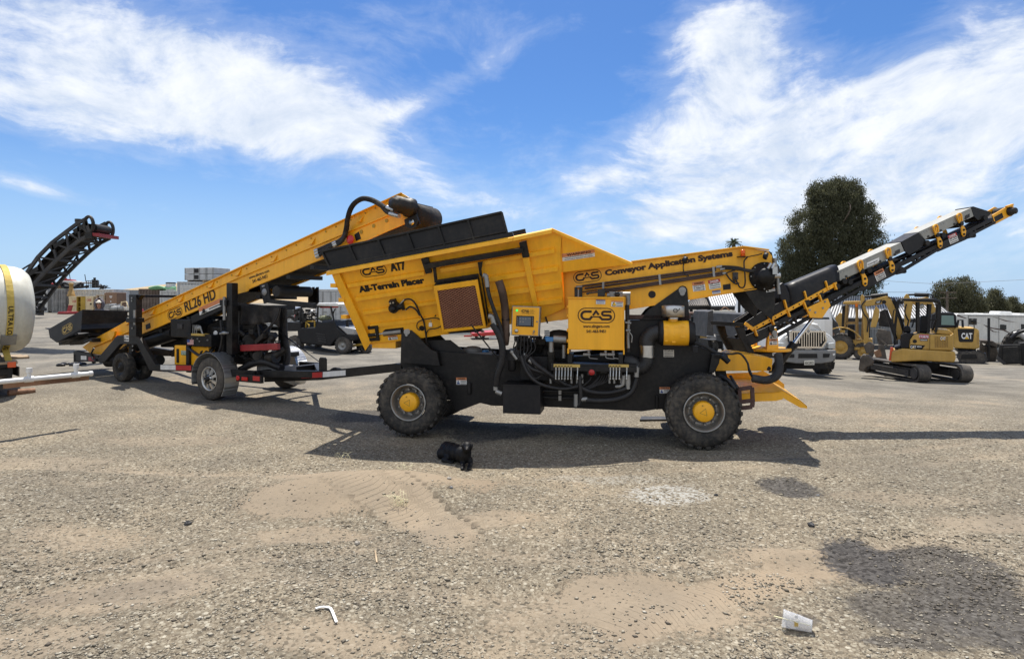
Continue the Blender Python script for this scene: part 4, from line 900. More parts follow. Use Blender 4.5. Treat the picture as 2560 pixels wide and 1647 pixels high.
 for i, x in enumerate((1288, 1294, 1303, 1311, 1319, 1327, 1335)): mb.cyl(px(x, 840, .14), px(x, 852+3*(i % 2), .14), .016+.004*(i % 2), n=8)
 mb.build('cable_gland', 'hose', placer, F)
 mb = MB(); G = lambda x, y, ww=.1: px(x, y, ww)
 for i, x in enumerate((1288, 1294, 1303, 1311, 1319, 1327, 1335)):
  mb.tube([G(x, 852), G(x-4+i, 875), G(1301+2*i, 900, .07), G(1312+2.5*i, 930, .06), G(1326+2*i, 946, .08), G(1345+2*i, 948-2*i, .12)], .009, 6)
 mb.tube([G(1302, 890, .06), G(1315, 925, .04), G(1335, 950, .03), G(1365, 965, .03), G(1410, 972, .02), G(1445, 966, .02)], .024, 10)
 mb.tube([G(1310, 905, .12), G(1330, 922, .1), G(1368, 935, .1), G(1395, 955, .1), G(1430, 966, .1)], .03, 10)
 mb.tube([G(1325, 895, .12), G(1345, 915, .08), G(1385, 942, .08), G(1415, 962, .08)], .034, 10)
 mb.tube([G(1449, 940, .03), G(1450, 960, .02), G(1452, 990, .02), G(1449, 1010, .03), G(1440, 1016, .03)], .028, 10)
 mb.tube([G(1450, 968, .05), G(1480, 980, .04), G(1520, 982, .05), G(1555, 975, .06), G(1570, 968, .06)], .032, 10)
 mb.tube([G(1465, 1000, .04), G(1500, 1002, .04), G(1545, 997, .05), G(1578, 980, .08), G(1592, 945, .1)], .04, 10)
 for x in (1460, 1480, 1497, 1512): mb.tube([G(x, 935, .14), G(x-6, 950, .1), G(x-25, 966, .08), G(x-45, 972, .06)], .012, 6)
 for k in range(5): mb.tube([G(1500+6*k, 938, .12), G(1490+6*k, 955, .1), G(1465+4*k, 968, .08)], .010, 6)
 mb.build('hydraulic_hose', 'hose', placer, F)
 mb = MB(); mb.cyl(G(1356, 977, .38), G(1450, 980, .38), .02).cyl(G(1356, 993, .38), G(1450, 996, .38), .02); mb.build('steel_line', 'hose', placer, F)
 mb = MB(); mb.cyl(G(1280, 882, .08), G(1292, 898, .08), .022, n=10); mb.ell(G(1279, 880, .08), .03, .03, .03); mb.cyl(G(1310, 884, .12), G(1316, 893, .12), .026).cyl(G(1322, 900, .11), G(1331, 906, .11), .03).cyl(G(1340, 912, .09), G(1345, 916, .09), .034); mb.cyl(G(1440, 985, .03), G(1440, 1016, .03), .032); mb.cyl(G(1453, 998, .03), G(1468, 998, .04), .034)
 mb.obox(G(1400, 980, .33), (.02, 0, 0), (0, .01, 0), (0, 0, .035)).obox(G(1400, 995, .33), (.02, 0, 0), (0, .01, 0), (0, 0, .035)); mb.build('hose_end', 'greysteel', placer, F)
 # pump, filters, blue valve body
 mb = MB(); mb.box(G(1266, 902, .1), G(1300, 875, .1)+V((0, .3, 0))); mb.lathe([(0, .06), (.16, .06), (.19, .04), (.19, 0)], G(1280, 895, .16), (0, 0, -1), 18); mb.box(G(1300, 950, .3), G(1380, 890, .4)); mb.build('pump', 'black_plastic', placer, F, .01)
 mb = MB(); mb.obox(G(1375, 848, .18), (.055, 0, 0), (0, .06, 0), (0, 0, .032)); mb.ell(G(1368, 846, .18), .04, .05, .035); mb.build('valve_body', 'blue', placer, F, .01)
 mb = MB(); mb.cyl(G(1384, 847, .18), G(1416, 849, .18), .052, n=14).cyl(G(1378, 852, .2), G(1378, 880, .2), .036, n=12); mb.cyl(G(1410, 862, .25), G(1410, 895, .25), .03); mb.build('pipe_fitting', 'greysteel', placer, F)
 mb = MB(); mb.cyl(G(1378, 878, .2), G(1378, 948, .3), .055, n=12); mb.box(G(1382, 895, .40), G(1420, 860, .44)); mb.ell(G(1398, 852, .5), .25, .15, .17); mb.build('filter_housing', 'black_dusty', placer, F)
 sticker_px(F, PW(.35), (1361, 840), (1374, 840), 15, placer, None, None, ('-', '-', '-'), name='info_plate')
 mb = MB(); p = px(1366, 797, .42); mb.beam(px(1362, 786, .44), px(1369, 808, .44), .03, .02); mb.build('stay', 'black', placer, F)
 mb = MB(); rr = random.Random(9); a, b = px(1296, 893, .62), px(1418, 856, .62); mb.box((a.x, .62, a.z), (b.x, 1.3, b.z))
 for k in range(30):
  q = px(rr.uniform(1292, 1420), rr.uniform(835, 885), rr.uniform(.5, .62)); d = V((rr.uniform(-1, 1), rr.uniform(-.4, .4), rr.uniform(-1, 1))).normalized()*rr.uniform(.03, .1)
  if k % 3: mb.cyl(q-d, q+d, rr.uniform(.02, .05), n=10)
  else: mb.obox(q, d, d.cross(V((0, 1, 0))).normalized()*.04, V((0, .06, 0)))
 mb.build('engine', 'grime', placer, F)
 # exhaust pipe
 mb = MB(); E = lambda x, y, ww=.14: px(x, y, ww); mb.tube([E(1247, 702, -.02), E(1256, 730, .0), E(1262, 768, .06), E(1264, 800, .1), E(1264, 842, .12), E(1262, 860, .15)], .058, 16, cap=False); mb.tube([E(1247, 703, -.02), E(1262, 768, .06), E(1264, 842, .12)], .05, 12, cap=False); mb.cyl(E(1247.4, 704, -.02), E(1247.8, 706, -.02), .052, n=14); ex = mb.build('exhaust_pipe', 'rust_pipe', placer, F)
 mb = MB(); mb.lathe([(0, .062), (.03, .062)], E(1264, 796, .1), (0, 0, -1), 18); mb.build('clamp', 'black', ex, F)
 # big cooler hose and corrugated loom
 mb = MB(); mb.tube([E(1216, 692, -.02), E(1222, 735, -.05), E(1235, 775, -.04), E(1250, 815, 0), E(1256, 850, .02), E(1253, 890, .02)], .028, 10); mb.build('hydraulic_hose', 'hose', placer, F)
 mb = MB(); pth = spline([E(1232, 810, .0), E(1248, 838, 0), E(1256, 870, .0), E(1254, 905, .0), E(1243, 940, .0), E(1240, 965, .02)], 14)
 mb.tube(pth, .042, 12, 0)
 for i in range(0, len(pth)-1): d = (pth[i+1]-pth[i]).normalized(); mb.cyl(pth[i]-d*.007, pth[i]+d*.007, .05, n=12)
 mb.build('corrugated_loom', 'hose', placer, F)
 mb = MB(); mb.cyl(E(1208, 688, -.04), E(1216, 690, -.04), .034).cyl(E(1215, 688, -.05), E(1219, 718, -.05), .034, n=10).cyl(E(1222, 790, .0), E(1232, 792, .0), .04).cyl(E(1231, 790, .0), E(1237, 815, .0), .04, n=10).cyl(E(1239, 945, .02), E(1239, 975, .02), .035, n=10).cyl(E(1239, 978, .02), E(1254, 984, .03), .035, n=10); mb.build('hose_end', 'greysteel', placer, F)
 mb = MB(); mb.beam(E(1178, 812, .02), E(1248, 900, .15), .03, .02); mb.tube([E(1248, 900, .0), E(1243, 915, -.02), E(1237, 930, -.02)], .012); mb.build('stay', 'black', placer, F)
 mb = MB(); mb.lathe([(0, .05), (.03, .06), (.06, .05), (.06, 0)], px(1214, 885, .7), (0, 0, 1), 14); mb.build('fuel_cap', 'blue', placer, F)
 mb = MB(); p = px(1160, 890, .6); mb.box(p, p+V((.45, .3, .06))); mb.ell(p+V((.1, .15, .08)), .16, .14, .07); mb.build('engine_cover', 'midgrey', placer, F, .02)
 mb = MB(); mb.tube([px(1110, 860, .7), px(1120, 880, .7), px(1150, 890, .8), px(1180, 905, .8)], .02); mb.build('hose', 'hose', placer, F)
 # air cleaner
 w = .22; c0, c1 = px(1655, 833, w), px(1724, 833, w); r = .175; mb = MB(); x0, x1, z = c0.x, c1.x, c0.z; ax = V((1, 0, 0)); o = V((x0, w+.1, z))
 L = x1-x0; mb.lathe([(-.005, r*.99), (.01, r), (L*.97, r), (L, r*.97)], o, ax, 40); ac = mb.build('air_cleaner', 'yellow', placer, F)
 mb = MB(); mb.lathe([(-.05, 0), (-.05, r*.75), (-.035, r*.9), (-.0, r*1.02), (.02, r*1.02)], o, ax, 40); mb.lathe([(L-.01, r*1.03), (L+.03, r*1.03), (L+.05, r*.95), (L+.075, r*.9), (L+.085, 0)], o, ax, 40); mb.build('end_cover', 'black_plastic', ac, F)
 mb = MB(); a, b = px(1671, 804, w), px(1697, 804, w); cu = (px(1657, 833, w).x+px(1722, 833, w).x)/2; neck = V(((a.x+b.x)/2, w+.1, z)); zt = px(1684, 796, w).z; mb.lathe([(zt-z, .062), (.16, .066), (.1, .072)], neck, (0, 0, 1), 24)
 mb.add([neck+V((-.085, -r-.004+.02, .08)), neck+V((.085, -r+.016, .08)), neck+V((0, -r-.004, -.03)), neck+V((-.07, -.06, .165)), neck+V((.07, -.06, .165))], [(0, 2, 1), (0, 1, 4, 3)])
 for (dx, dz, s) in ((-.11, .08, .03), (.12, .08, .03), (-.11, -.02, .03), (.12, -.03, .045), (.0, -.11, .03), (-.1, -.1, .02)): mb.obox(neck+V((dx, -math.sqrt(max(0, r*r-dz*dz)), dz)), (s*.8, 0, 0), (0, .004, 0), (0, 0, s*.6))
 mb.build('inlet_neck', 'yellow', ac, F, .002)
 mb = MB(); cz = px(1684, 778, w); rr = (px(1713, 778, w).x-px(1655, 778, w).x)/2; hh = px(1684, 764, w).z-px(1684, 792, w).z
 mb.lathe([(-hh*.5, rr*.9), (-hh*.5, rr), (hh*.42, rr), (hh*.5, rr*.95), (hh*.54, rr*.5), (hh*.55, 0)], V((cz.x, w+.1, cz.z)), (0, 0, 1), 40); cp = mb.build('rain_cap', 'alu', ac, F)
 mb = MB(); cc = V((cz.x, w+.1-rr-.003, cz.z+.01)); f = lambda x, y: V((cc.x+x+.02, cc.y+.5*(x+.02)**2/rr, cc.z+y)); stroke(mb, [(-.03, .0), (.026, .006)]+[(.027*math.cos(R(a)), .027*math.sin(R(a))) for a in range(15, 300, 20)]+[(.05, .012), (.062, .03)], .009, f); mb.build('emblem', 'ink', cp, F)
 mb = MB(); mb.cyl(V((cz.x, w+.1, cz.z-hh*.5-.01)), V((cz.x, w+.1, zt-.01)), .07, n=24); mb.build('collar', 'steel', ac, F)
 # ribbed elbow, silver pipe, lower elbow
 S = lambda x, y, ww=.32: px(x, y, ww); mb = MB(); pts = [S(1655, 831), S(1640, 832), S(1626, 838), S(1617, 850), S(1617, 864)]
 mb.tube(pts, .105, 20, 8); mb.tube([S(1617, 892), S(1614, 908), S(1603, 919), S(1590, 916), S(1580, 907), S(1560, 903)], .10, 20, 8)
 el = mb.build('intake_duct', 'flexduct', placer, F)
 mb = MB()
 for pth in (spline(pts, 3), spline([S(1617, 894), S(1614, 908), S(1603, 919), S(1592, 917), S(1582, 909)], 3)):
  for i in range(1, len(pth)-1): d = (pth[i+1]-pth[i-1]).normalized(); mb.lathe([(-.004, .104), (0, .110), (.004, .104)], pth[i], d, 20)
 mb.build('duct_rib', 'darkgrey', el, F)
 mb = MB(); mb.cyl(S(1617, 860), S(1617, 894), .098, n=24); mb.lathe([(0, .106), (.02, .106)], S(1617, 863), (0, 0, -1), 24); mb.lathe([(0, .106), (.02, .106)], S(1617, 888), (0, 0, -1), 24); mb.lathe([(0, .112), (.015, .112)], S(1652, 831), (-1, 0, 0), 24); mb.build('intake_pipe', 'steel', placer, F)
 mb = MB(); mb.cyl(px(1736, 864, .15), px(1736, 880, .15), .04, n=10); mb.build('dust_valve', 'black_plastic', placer, F)
 # bits behind, between lift tower and boom
 mb = MB()
 for k in range(4): mb.tube([px(1735, 855+k, .4), px(1765, 865+k, .4), px(1790, 880+k, .4), px(1825, 885, .5), px(1850, 884, .5), px(1868, 905, .5), px(1874, 925+2*k, .4), px(1890, 950, .3), px(1920, 952, .25), px(1938, 935, .3)], .014, 8)
 mb.tube([px(1826, 940, .25), px(1835, 955, .15), px(1845, 970, .1)], .02); mb.tube([px(1800, 940, .25), px(1820, 950, .15), px(1838, 972, .1)], .03); mb.build('hydraulic_hose', 'hose', placer, F)
 mb = MB(); pth = spline([px(1880, 945, .3), px(1915, 950, .3), px(1940, 940, .35), px(1948, 920, .4), px(1945, 885, .5)], 12)
 mb.tube(pth, .05, 12, 0)
 for i in range(1, len(pth)-1): d = (pth[i+1]-pth[i-1]).normalized(); mb.lathe([(-.008, .05), (0, .058), (.008, .05)], pth[i], d, 14)
 mb.build('corrugated_loom', 'darkgrey', placer, F)
 # tow bracket, step frame
 mb = MB(); mb.prism([px(1780, 885, .3), px(1802, 885, .3), px(1798, 908, .3), px(1785, 932, .3), px(1772, 932, .3)], (0, .15, 0)); mb.box(px(1785, 897, .3), px(1820, 888, .3)+V((0, .1, 0))); mb.cyl(px(1805, 890, .25), px(1822, 905, .25), .04); mb.build('swing_cylinder_bracket', 'black', placer, F, .006)
 mb = MB(); a = [px(*p, .15) for p in ((1845, 973), (1880, 968), (1882, 1005), (1880, 1017), (1850, 1020))]
 for i, j in ((0, 1), (1, 2), (2, 3), (3, 4)): mb.beam(a[i], a[j], .05, .05)
 mb.beam(px(1848, 1005, .15), px(1880, 1001, .15), .05, .05); mb.beam(px(1848, 974, .15), px(1850, 1018, .15), .06, .05); mb.build('step_frame', 'maroon', placer, F, .004)
 # rear beam and scoop
 mb = MB(); w = .72; mb.prism([px(*p, w) for p in ((1789, 927), (1929, 927), (1932, 897), (1915, 893), (1828, 880), (1800, 893))], (0, .5, 0)); rb = mb.build('rear_beam', 'yellow_boom', placer, F, .006)
 mb = MB(); mb.cyl(px(1922, 921, w-.005), px(1922, 921, w), .03); mb.build('pin_hole', 'ink', rb, F)
 S = lambda x, y, z: F.I @ (V((0, 0, CAMZ))+ray(x, y)*((CAMZ-z)/((y-HOR)/FPX)))
 mb = MB()
 zt = [S(1858, 950, .70), S(1884, 947, .72), S(1912, 957, .72), S(1997, 982, .62), S(2012, 1013, .30), S(1990, 1005, .32), S(1950, 980, .5), S(1855, 995, .48), S(1850, 990, .50)]
 p0 = F.px(1850, 1000, .45); A = [F.px(*p) for p in ((1850, 985, .42), (1940, 982, .42), (1957, 978, .42), (2000, 1002, .42), (2018, 1017, .42))]
 B_ = [q+V((0, 1.2, .06)) for q in A]
 for i in range(4): mb.prism([A[i], A[i+1], B_[i+1], B_[i]], (0, 0, .012))
 mb.build('spill_tray', 'yellow_boom', placer, F)
 mb = MB(); h = V((0, 0, -.12)); lip = [F.px(*p) for p in ((1850, 1000, .42), (1940, 985, .42), (1957, 979, .42), (2002, 1004, .42), (2018, 1017, .42))]
 for i in range(4):
  t = .11 if i < 2 else .09; mb.prism([A[i]+V((0, 0, -t)), A[i+1]+V((0, 0, -t if i < 3 else -.02)), A[i+1]+V((0, 0, .01)), A[i]+V((0, 0, .01))], (0, .012, 0)); mb.prism([B_[i]+V((0, 0, -.05)), B_[i+1]+V((0, 0, -.02)), B_[i+1]+V((0, 0, .09)), B_[i]+V((0, 0, .09))], (0, -.012, 0))
 mb.build('tray_side', 'yellow_boom', placer, F)
 mb = MB(); mb.beam(px(1790, 960, .7), px(1860, 985, .7), .12, .12); mb.beam(px(1800, 925, .9), px(1810, 970, .9), .14, .14); mb.build('tray_arm', 'black', placer, F)
build_placer_service()
# ---- slewing boom, its own axes
FB = Fr(3.80, 9.40, math.atan2(1.0, 4.9))
def build_boom():
 F = FB; n = V((0, -1, 0)); px = F.px; W = .30; P0 = (V((0, 0, 0)), n)
 m = lambda p: V((p.x, W-p.y, p.z))
 def both(mb, q, t=.02):
  q = [px(*p) for p in q]; mb.prism(q, (0, t, 0)); mb.prism([m(p) for p in q], (0, -t, 0))
 # turret
 mb = MB(); c = px(1925, 875, .15); cc = V((px(1918, 876, .3).x, .31, c.z)); mb.lathe([(0, 0), (0, .36), (.03, .37), (.045, .36), (.045, 0)], cc-V((0, 0, .02)), (0, 0, 1), 36);
 for w in (.0, .56): mb.prism([px(x, y, 0)+V((0, w, 0)) for x, y in ((1917, 877), (1921, 835), (1927, 822), (1934, 818), (1941, 821), (1945, 832), (1947, 876))], (0, .05, 0))
 mb.prism([px(1890, 875, .1), px(1917, 866, .1), px(1917, 876, .1)], (0, .4, 0)); tr = mb.build('turret', 'yellow_boom', placer, F, .006)
 mb = MB(); q = px(1934, 832, -.01); mb.cyl(q+V((0, -.03, 0)), q+V((0, .1, 0)), .045); mb.cyl(q+V((.0, -.035, -.04)), q+V((0, .02, -.04)), .03); mb.build('pivot_pin', 'greysteel', tr, F)
 mb = MB(); mb.cyl(cc-V((0, 0, .12)), cc-V((0, 0, .02)), .24, n=24); mb.beam(px(1895, 890, .05), px(1952, 884, .05), .1, .07); mb.beam(px(1868, 900, .0), px(1878, 885, .0), .05, .05); mb.build('slew_motor', 'black_dusty', placer, F)
 Pt = (V((0, -.002, 0)), n)
 sticker_px(F, Pt, (1923, 847), (1943, 846.5), 13, placer, 'orange_head', 'WARNING', ('-', '-'), pict=True); sticker_px(F, Pt, (1923, 862), (1943, 861.5), 13, placer, 'orange_head', 'WARNING', ('-', '-'), pict=True)
 sticker_px(F, (V((0, -.06, 0)), n), (1931, 889), (1940, 888), 6, placer, None, None, ('-',), name='info_plate')
 # receiving hopper at the foot
 mb = MB(); mb.prism([px(*p) for p in ((1826, 805), (1861, 807), (1862, 817), (1828, 815))], (0, .6, 0)); mb.build('receiving_lip', 'black_dusty', placer, F, .004)
 mb = MB(); mb.prism([px(*p) for p in ((1840, 817), (1861, 818), (1866, 840), (1885, 878), (1870, 882), (1852, 848))], (0, .05, 0)); mb.prism([px(*p)+V((0, .55, 0)) for p in ((1840, 817), (1861, 818), (1866, 840), (1885, 878), (1870, 882), (1852, 848))], (0, .05, 0)); mb.prism([px(1862, 846)+V((0, .0, 0)), px(1885, 880), px(1883, 884), px(1858, 848)], (0, .5, 0)); mb.build('foot_leg', 'black_dusty', placer, F, .004)
 mb = MB(); mb.prism([px(*p, .55) for p in ((1835, 800), (1872, 778), (1900, 763), (1902, 785), (1865, 806), (1840, 808))], (0, .02, 0)); mb.build('far_skirt', 'darkgrey', placer, F)
 mb = MB(); both(mb, [(1862, 806), (1905, 778), (1956, 752), (1985, 756), (2092, 704), (2096, 712), (1985, 762), (1884, 821)], .012); mb.build('skirt_board', 'black', placer, F, .003)
 mb = MB(); q = [px(*p) for p in ((1948, 712), (1958, 705), (1966, 716), (1985, 757), (1962, 765), (1950, 745))]; mb.prism(q, (0, W, 0)); mb.build('inlet_curtain', 'black_plastic', placer, F, .02)
 # domed cover: half-round section along the boom
 def dome(a, b, r0, r1, base0, base1, mat, name):
  p, q = px(*a), px(*b); mb = MB(); vs = []; N = 12; M_ = 6
  for i in range(M_+1):
   t = i/M_; c = p+(q-p)*t; rz = r0+(r1-r0)*t
   for k in range(N+1):
    g = math.pi*k/N; e = .35; sx = math.copysign(abs(math.cos(g))**.55, math.cos(g)); sy = abs(math.sin(g))**.75
    vs.append(V((c.x-rz*.0, W/2-(W/2+.01)*sx, c.z+rz*sy)))
  L = N+1; mb.add(vs, [(i*L+k, i*L+k+1, (i+1)*L+k+1, (i+1)*L+k) for i in range(M_) for k in range(N)], True)
  for s in (0, M_): f = tuple(s*L+k for k in range(L)); mb.f.append(f if s else f[::-1]); mb.s.append(False)
  return mb.build(name, mat, placer, F)
 d = lambda a, b: abs(px(*a).z-px(*b).z)
 dome((1975, 763), (2098, 702), .33, .27, 0, 0, 'black', 'dome_cover')
 # yellow side rail with T brackets
 mb = MB(); a, b = px(1884, 822, -.012), px(2092, 709, -.012)
 for f in (lambda p: p, lambda p: V((p.x, W-p.y, p.z))):
  mb.beam(f(a), f(b), .02, .06); mb.beam(f(px(1862, 808, -.012)), f(px(1884, 824, -.012)), .02, .055)
 rl = mb.build('side_rail', 'yellow_boom', placer, F, .003)
 mb = MB()
 for f in (lambda p: p, lambda p: V((p.x, W-p.y, p.z))):
  for (x, y) in ((1917, 774), (1960, 750), (2010, 728), (2063, 703)): mb.beam(f(px(x, y, -.016)), f(px(x+6, y+22, -.016)), .025, .045, up=n)
  for (x, y) in ((1886, 829), (1928, 801), (1968, 781), (2009, 762), (2047, 743), (2084, 713)): mb.beam(f(px(x, y-6, -.018)), f(px(x+6, y+11, -.03)), .025, .05, up=n)
 mb.build('bracket', 'yellow_boom', rl, F, .003)
 mb = MB()
 for k in range(14): t = (k+.5)/14; q = a+(b-a)*t; mb.cyl(q+V((0, -.018, 0)), q, .011, n=8)
 mb.build('bolt', 'ink', rl, F)
 # truss: chords, webs, belts, rollers
 mb = MB(); up0, up1 = px(1895, 828, .02), px(2440, 555, .02); lo0, lo1 = px(1948, 836, .02), px(2153, 728, .02)
 for f in (lambda p: p, m):
  mb.beam(f(px(1890, 834, .02)), f(px(2480, 548, .02)), .05, .06); mb.beam(f(px(1940, 840, .02)), f(px(2150, 722, .02)), .05, .05); mb.beam(f(px(2246, 682, .02)), f(px(2346, 622, .02)), .045, .045); mb.beam(f(px(2420, 590, .02)), f(px(2486, 556, .02)), .045, .045)
  for (x0, y0, x1, y1) in ((1960, 800, 1985, 812), (1985, 785, 1990, 806), (2030, 775, 2050, 778), (2080, 745, 2085, 757), (2110, 728, 2120, 738), (2275, 650, 2290, 655), (2290, 640, 2295, 655), (2320, 625, 2330, 631), (2300, 635, 2318, 640), (2430, 570, 2440, 580), (2455, 556, 2460, 568)): mb.beam(f(px(x0, y0, .02)), f(px(x1, y1, .02)), .035, .035)
 for x, y in ((1960, 815), (2000, 795), (2045, 770), (2090, 745), (2270, 655), (2300, 640), (2330, 625), (2450, 563)): p = px(x, y, .02); mb.beam(p, m(p), .04, .04)
 mb.build('truss', 'black', placer, F, .002)
 mb = MB(); both(mb, [(1862, 840), (1905, 822), (1930, 812), (1940, 832), (1890, 858), (1872, 866)], .03); mb.build('foot_plate', 'black', placer, F, .004)
 mb = MB(); both(mb, [(2146, 706), (2246, 656), (2252, 676), (2240, 686), (2155, 728)], .02); both(mb, [(2336, 617), (2422, 578), (2428, 592), (2414, 600), (2345, 630)], .02)
 for (x, y) in ((2262, 679), (2436, 590)): q = px(x, y); mb.prism([px(x-26, y+2), px(x-10, y-14), px(x+4, y-8), px(x+5, y+2), px(x-20, y+8)], (0, .02, 0)); mb.cyl(q, q+V((0, .05, 0)), .03)
 mb.build('side_plate', 'black', placer, F, .003)
 mb = MB()
 p, q = px(1866, 822, .06), px(2525, 525, .06)
 for dz in (0.02, -.16): mb.hexa([p+V((0, 0, dz-.01)), q+V((0, 0, dz*.5-.01)), V((q.x, W-.06, q.z+dz*.5-.01)), V((p.x, W-.06, p.z+dz-.01)), p+V((0, 0, dz+.01)), q+V((0, 0, dz*.5+.01)), V((q.x, W-.06, q.z+dz*.5+.01)), V((p.x, W-.06, p.z+dz+.01))])
 mb.build('belt', 'belt', placer, F)
 mb = MB()
 for (x, y) in ((1898, 838), (1930, 822), (2020, 756), (2055, 738), (2095, 716), (2113, 703), (2127, 705), (2175, 676), (2320, 607), (2360, 588), (2400, 562), (2465, 545)): q = px(x, y, -.03); mb.cyl(q, V((q.x, W+.03, q.z)), .045, n=12)
 mb.build('roller', 'black_dusty', placer, F)
 # silver covers, black covers between
 for (pts, name) in (([(2093, 680), (2252, 608), (2261, 629), (2100, 702)], 0), ([(2296, 582), (2428, 521.5), (2434, 541), (2310, 600)], 1)):
  q = [px(*p) for p in pts]; mb = MB(); mb.prism(q, (0, .012, 0)); mb.prism([m(p) for p in q], (0, -.012, 0)); mb.prism([q[0], q[1], m(q[1]), m(q[0])], (0, 0, .014)); sl = mb.build('belt_cover', 'silver', placer, F, .003)
  mb = MB()
  for t in (.1, .35, .62, .85): c = q[3]+(q[2]-q[3])*t+(q[0]-q[3])*.15; mb.cyl(c+V((0, -.01, 0)), c, .02, n=10)
  c = q[3]+(q[2]-q[3])*.9+(q[0]-q[3])*.3; ex = (q[2]-q[3]).normalized(); mb.obox(c, ex*.05, n*.006, V((0, 0, .03))); mb.build('fixing', 'darkgrey', sl, F)
  mb = MB()
  for i in range(10):
   for j in range(2): c = q[0]+(q[1]-q[0])*(.05+.045*i)+(q[3]-q[0])*(.14+.1*j); mb.obox(c, ex*.014, n*.003, V((0, 0, .006)))
  mb.build('tread_pattern', 'greysteel', sl, F)
  if name == 0:
   P = (V((0, -.001, 0)), n); mb = MB(); e = [px(*p, -.003) for p in ((2167, 668), (2198, 653), (2198, 643), (2167, 657))]; g = V((0, 0, .012)); mb.prism(e, n*.001); mb.build('maker_plate', 'inkwhite', sl, F)
   text_px(F, (V((0, -.005, 0)), n), 'Conveyor', (2170, 665), (2195, 653.5), 4.5, 'ink', placer, .02)
 for pts in ([(2254, 606), (2300, 581), (2316, 603), (2300, 622), (2273, 637), (2262, 628)], [(2428, 519.5), (2434, 518), (2479, 532), (2473, 540), (2445, 551), (2434, 540)]):
  mb = MB(); q = [px(*p) for p in pts]; mb.prism(q, (0, .02, 0)); mb.prism([m(p) for p in q], (0, -.02, 0)); mb.prism([q[0], q[1], m(q[1]), m(q[0])], (0, 0, .014));
  if pts[0][0] > 2400: mb.prism([q[1], q[2], m(q[2]), m(q[1])], (0, 0, .012))
  mb.build('rubber_cover', 'black', placer, F, .004)
 # latching hooks
 for (x0, y0, x1, y1) in ((2148, 651, 2163, 716), (2218, 620, 2231, 682), (2337, 562, 2351, 621), (2396, 534, 2410, 592)):
  a = px(x0, y0, -.03); b = px(x1, y1, -.03); d = (b-a); L = d.length; d.normalize(); s = d.cross(n).normalized(); s = s if s.x > 0 else -s
  f = lambda x, y: a+s*(x*L)+d*(y*L); mb = MB(); out = [(-.05, .45), (-.10, .18), (-.09, .06), (0, 0), (.09, .02), (.12, .1), (.10, .2), (.07, .34)]
  for sgn in (1, -1):
   g = (lambda p: p) if sgn == 1 else (lambda p: V((p.x, W-p.y, p.z)))
   ps = [g(f(*q)) for q in out]
   for i in range(len(ps)-1): mb.beam(ps[i], ps[i+1], .02, .028, up=n)
   mb.prism([g(f(*q)) for q in ((-.07, .40), (.07, .38), (.10, .52), (.16, .66), (.18, .80), (.10, .97), (.0, 1.0), (-.06, .90), (-.04, .75), (-.02, .60))], (0, .02*sgn, 0))
   mb.beam(g(f(.03, .12)), g(f(-.02, .36)), .02, .02, up=n)
  hk = mb.build('latch_hook', 'yellow_boom', placer, F, .003)
  mb = MB(); mb.cyl(f(-.01, .44)+V((0, -.03, 0)), f(-.01, .44), .035, n=12); mb.cyl(f(.06, .72)+V((0, -.015, 0)), f(.06, .72), .018).cyl(f(.02, .9)+V((0, -.015, 0)), f(.02, .9), .018); mb.build('pin', 'ink', hk, F)
 # head with motor
 mb = MB(); both(mb, [(2481, 538), (2527, 511), (2533, 513), (2539, 534), (2534, 537), (2488, 561)], .02); mb.beam(px(2516, 517, -.02), px(2531, 512, -.02), .05, .03); hd = mb.build('boom_head', 'yellow_boom', placer, F, .003)
 mb = MB(); mb.prism([px(*p, -.002) for p in ((2485, 543), (2505, 532), (2509, 544), (2489, 555))], n*.002); mb.build('opening', 'ink', hd, F)
 mb = MB(); q = px(2524, 529, -.0); mb.lathe([(0, .075), (.03, .075), (.05, .06), (.10, .055), (.11, 0)], q, n, 16); mb.build('drive_motor', 'grime', placer, F); mb = MB(); q = px(2524, 529, .03); mb.cyl(q, m(q), .09, n=20); mb.build('head_drum', 'belt', placer, F)
 # lift plate and cylinder
 mb = MB(); q = [px(*p, -.05) for p in ((2016, 771), (2070, 745.5), (2077, 764), (2056, 795), (2026, 794))]; mb.prism(q, (0, .03, 0)); mb.prism([m(p) for p in q], (0, -.03, 0)); lp = mb.build('lift_plate', 'yellow_boom', placer, F, .004)
 mb = MB()
 for (x, y) in ((2025, 775), (2058, 770), (2039, 781), (2063, 754)): q = px(x, y, -.06); mb.cyl(q, q+V((0, .02, 0)), .018, n=8)
 mb.build('bolt', 'greysteel', lp, F)
 mb = MB(); r0, r1, r2 = px(2031, 797, .1), px(1984, 860, .15), px(1930, 932, .22); mb.cyl(r0, r1+(r2-r1)*.2, .03, n=14); mb.build('cylinder_rod', 'chrome', placer, F)
 mb = MB(); mb.cyl(r1, r2, .065, n=18); mb.cyl(r1+(r0-r1)*.02, r1+(r2-r1)*.06, .075, n=18); mb.tube([r1+V((-.07, -.02, -.05)), r1+(r2-r1)*.6+V((-.09, 0, 0)), r2+V((-.05, 0, 0))], .014); mb.build('lift_cylinder', 'black', placer, F)
 P = (V((0, -.001, 0)), n)
 sticker_px(F, P, (2192, 704), (2215, 692), 21, placer, 'orange_head', 'WARNING', ('VEHICLE TRAVEL', 'IS REMOTE', 'CONTROLLED')); sticker_px(F, P, (2375, 611), (2396, 602), 19, placer, 'red', 'DANGER', ('KEEP CLEAR', '-', '-'), head_ink='inkwhite')
build_boom()
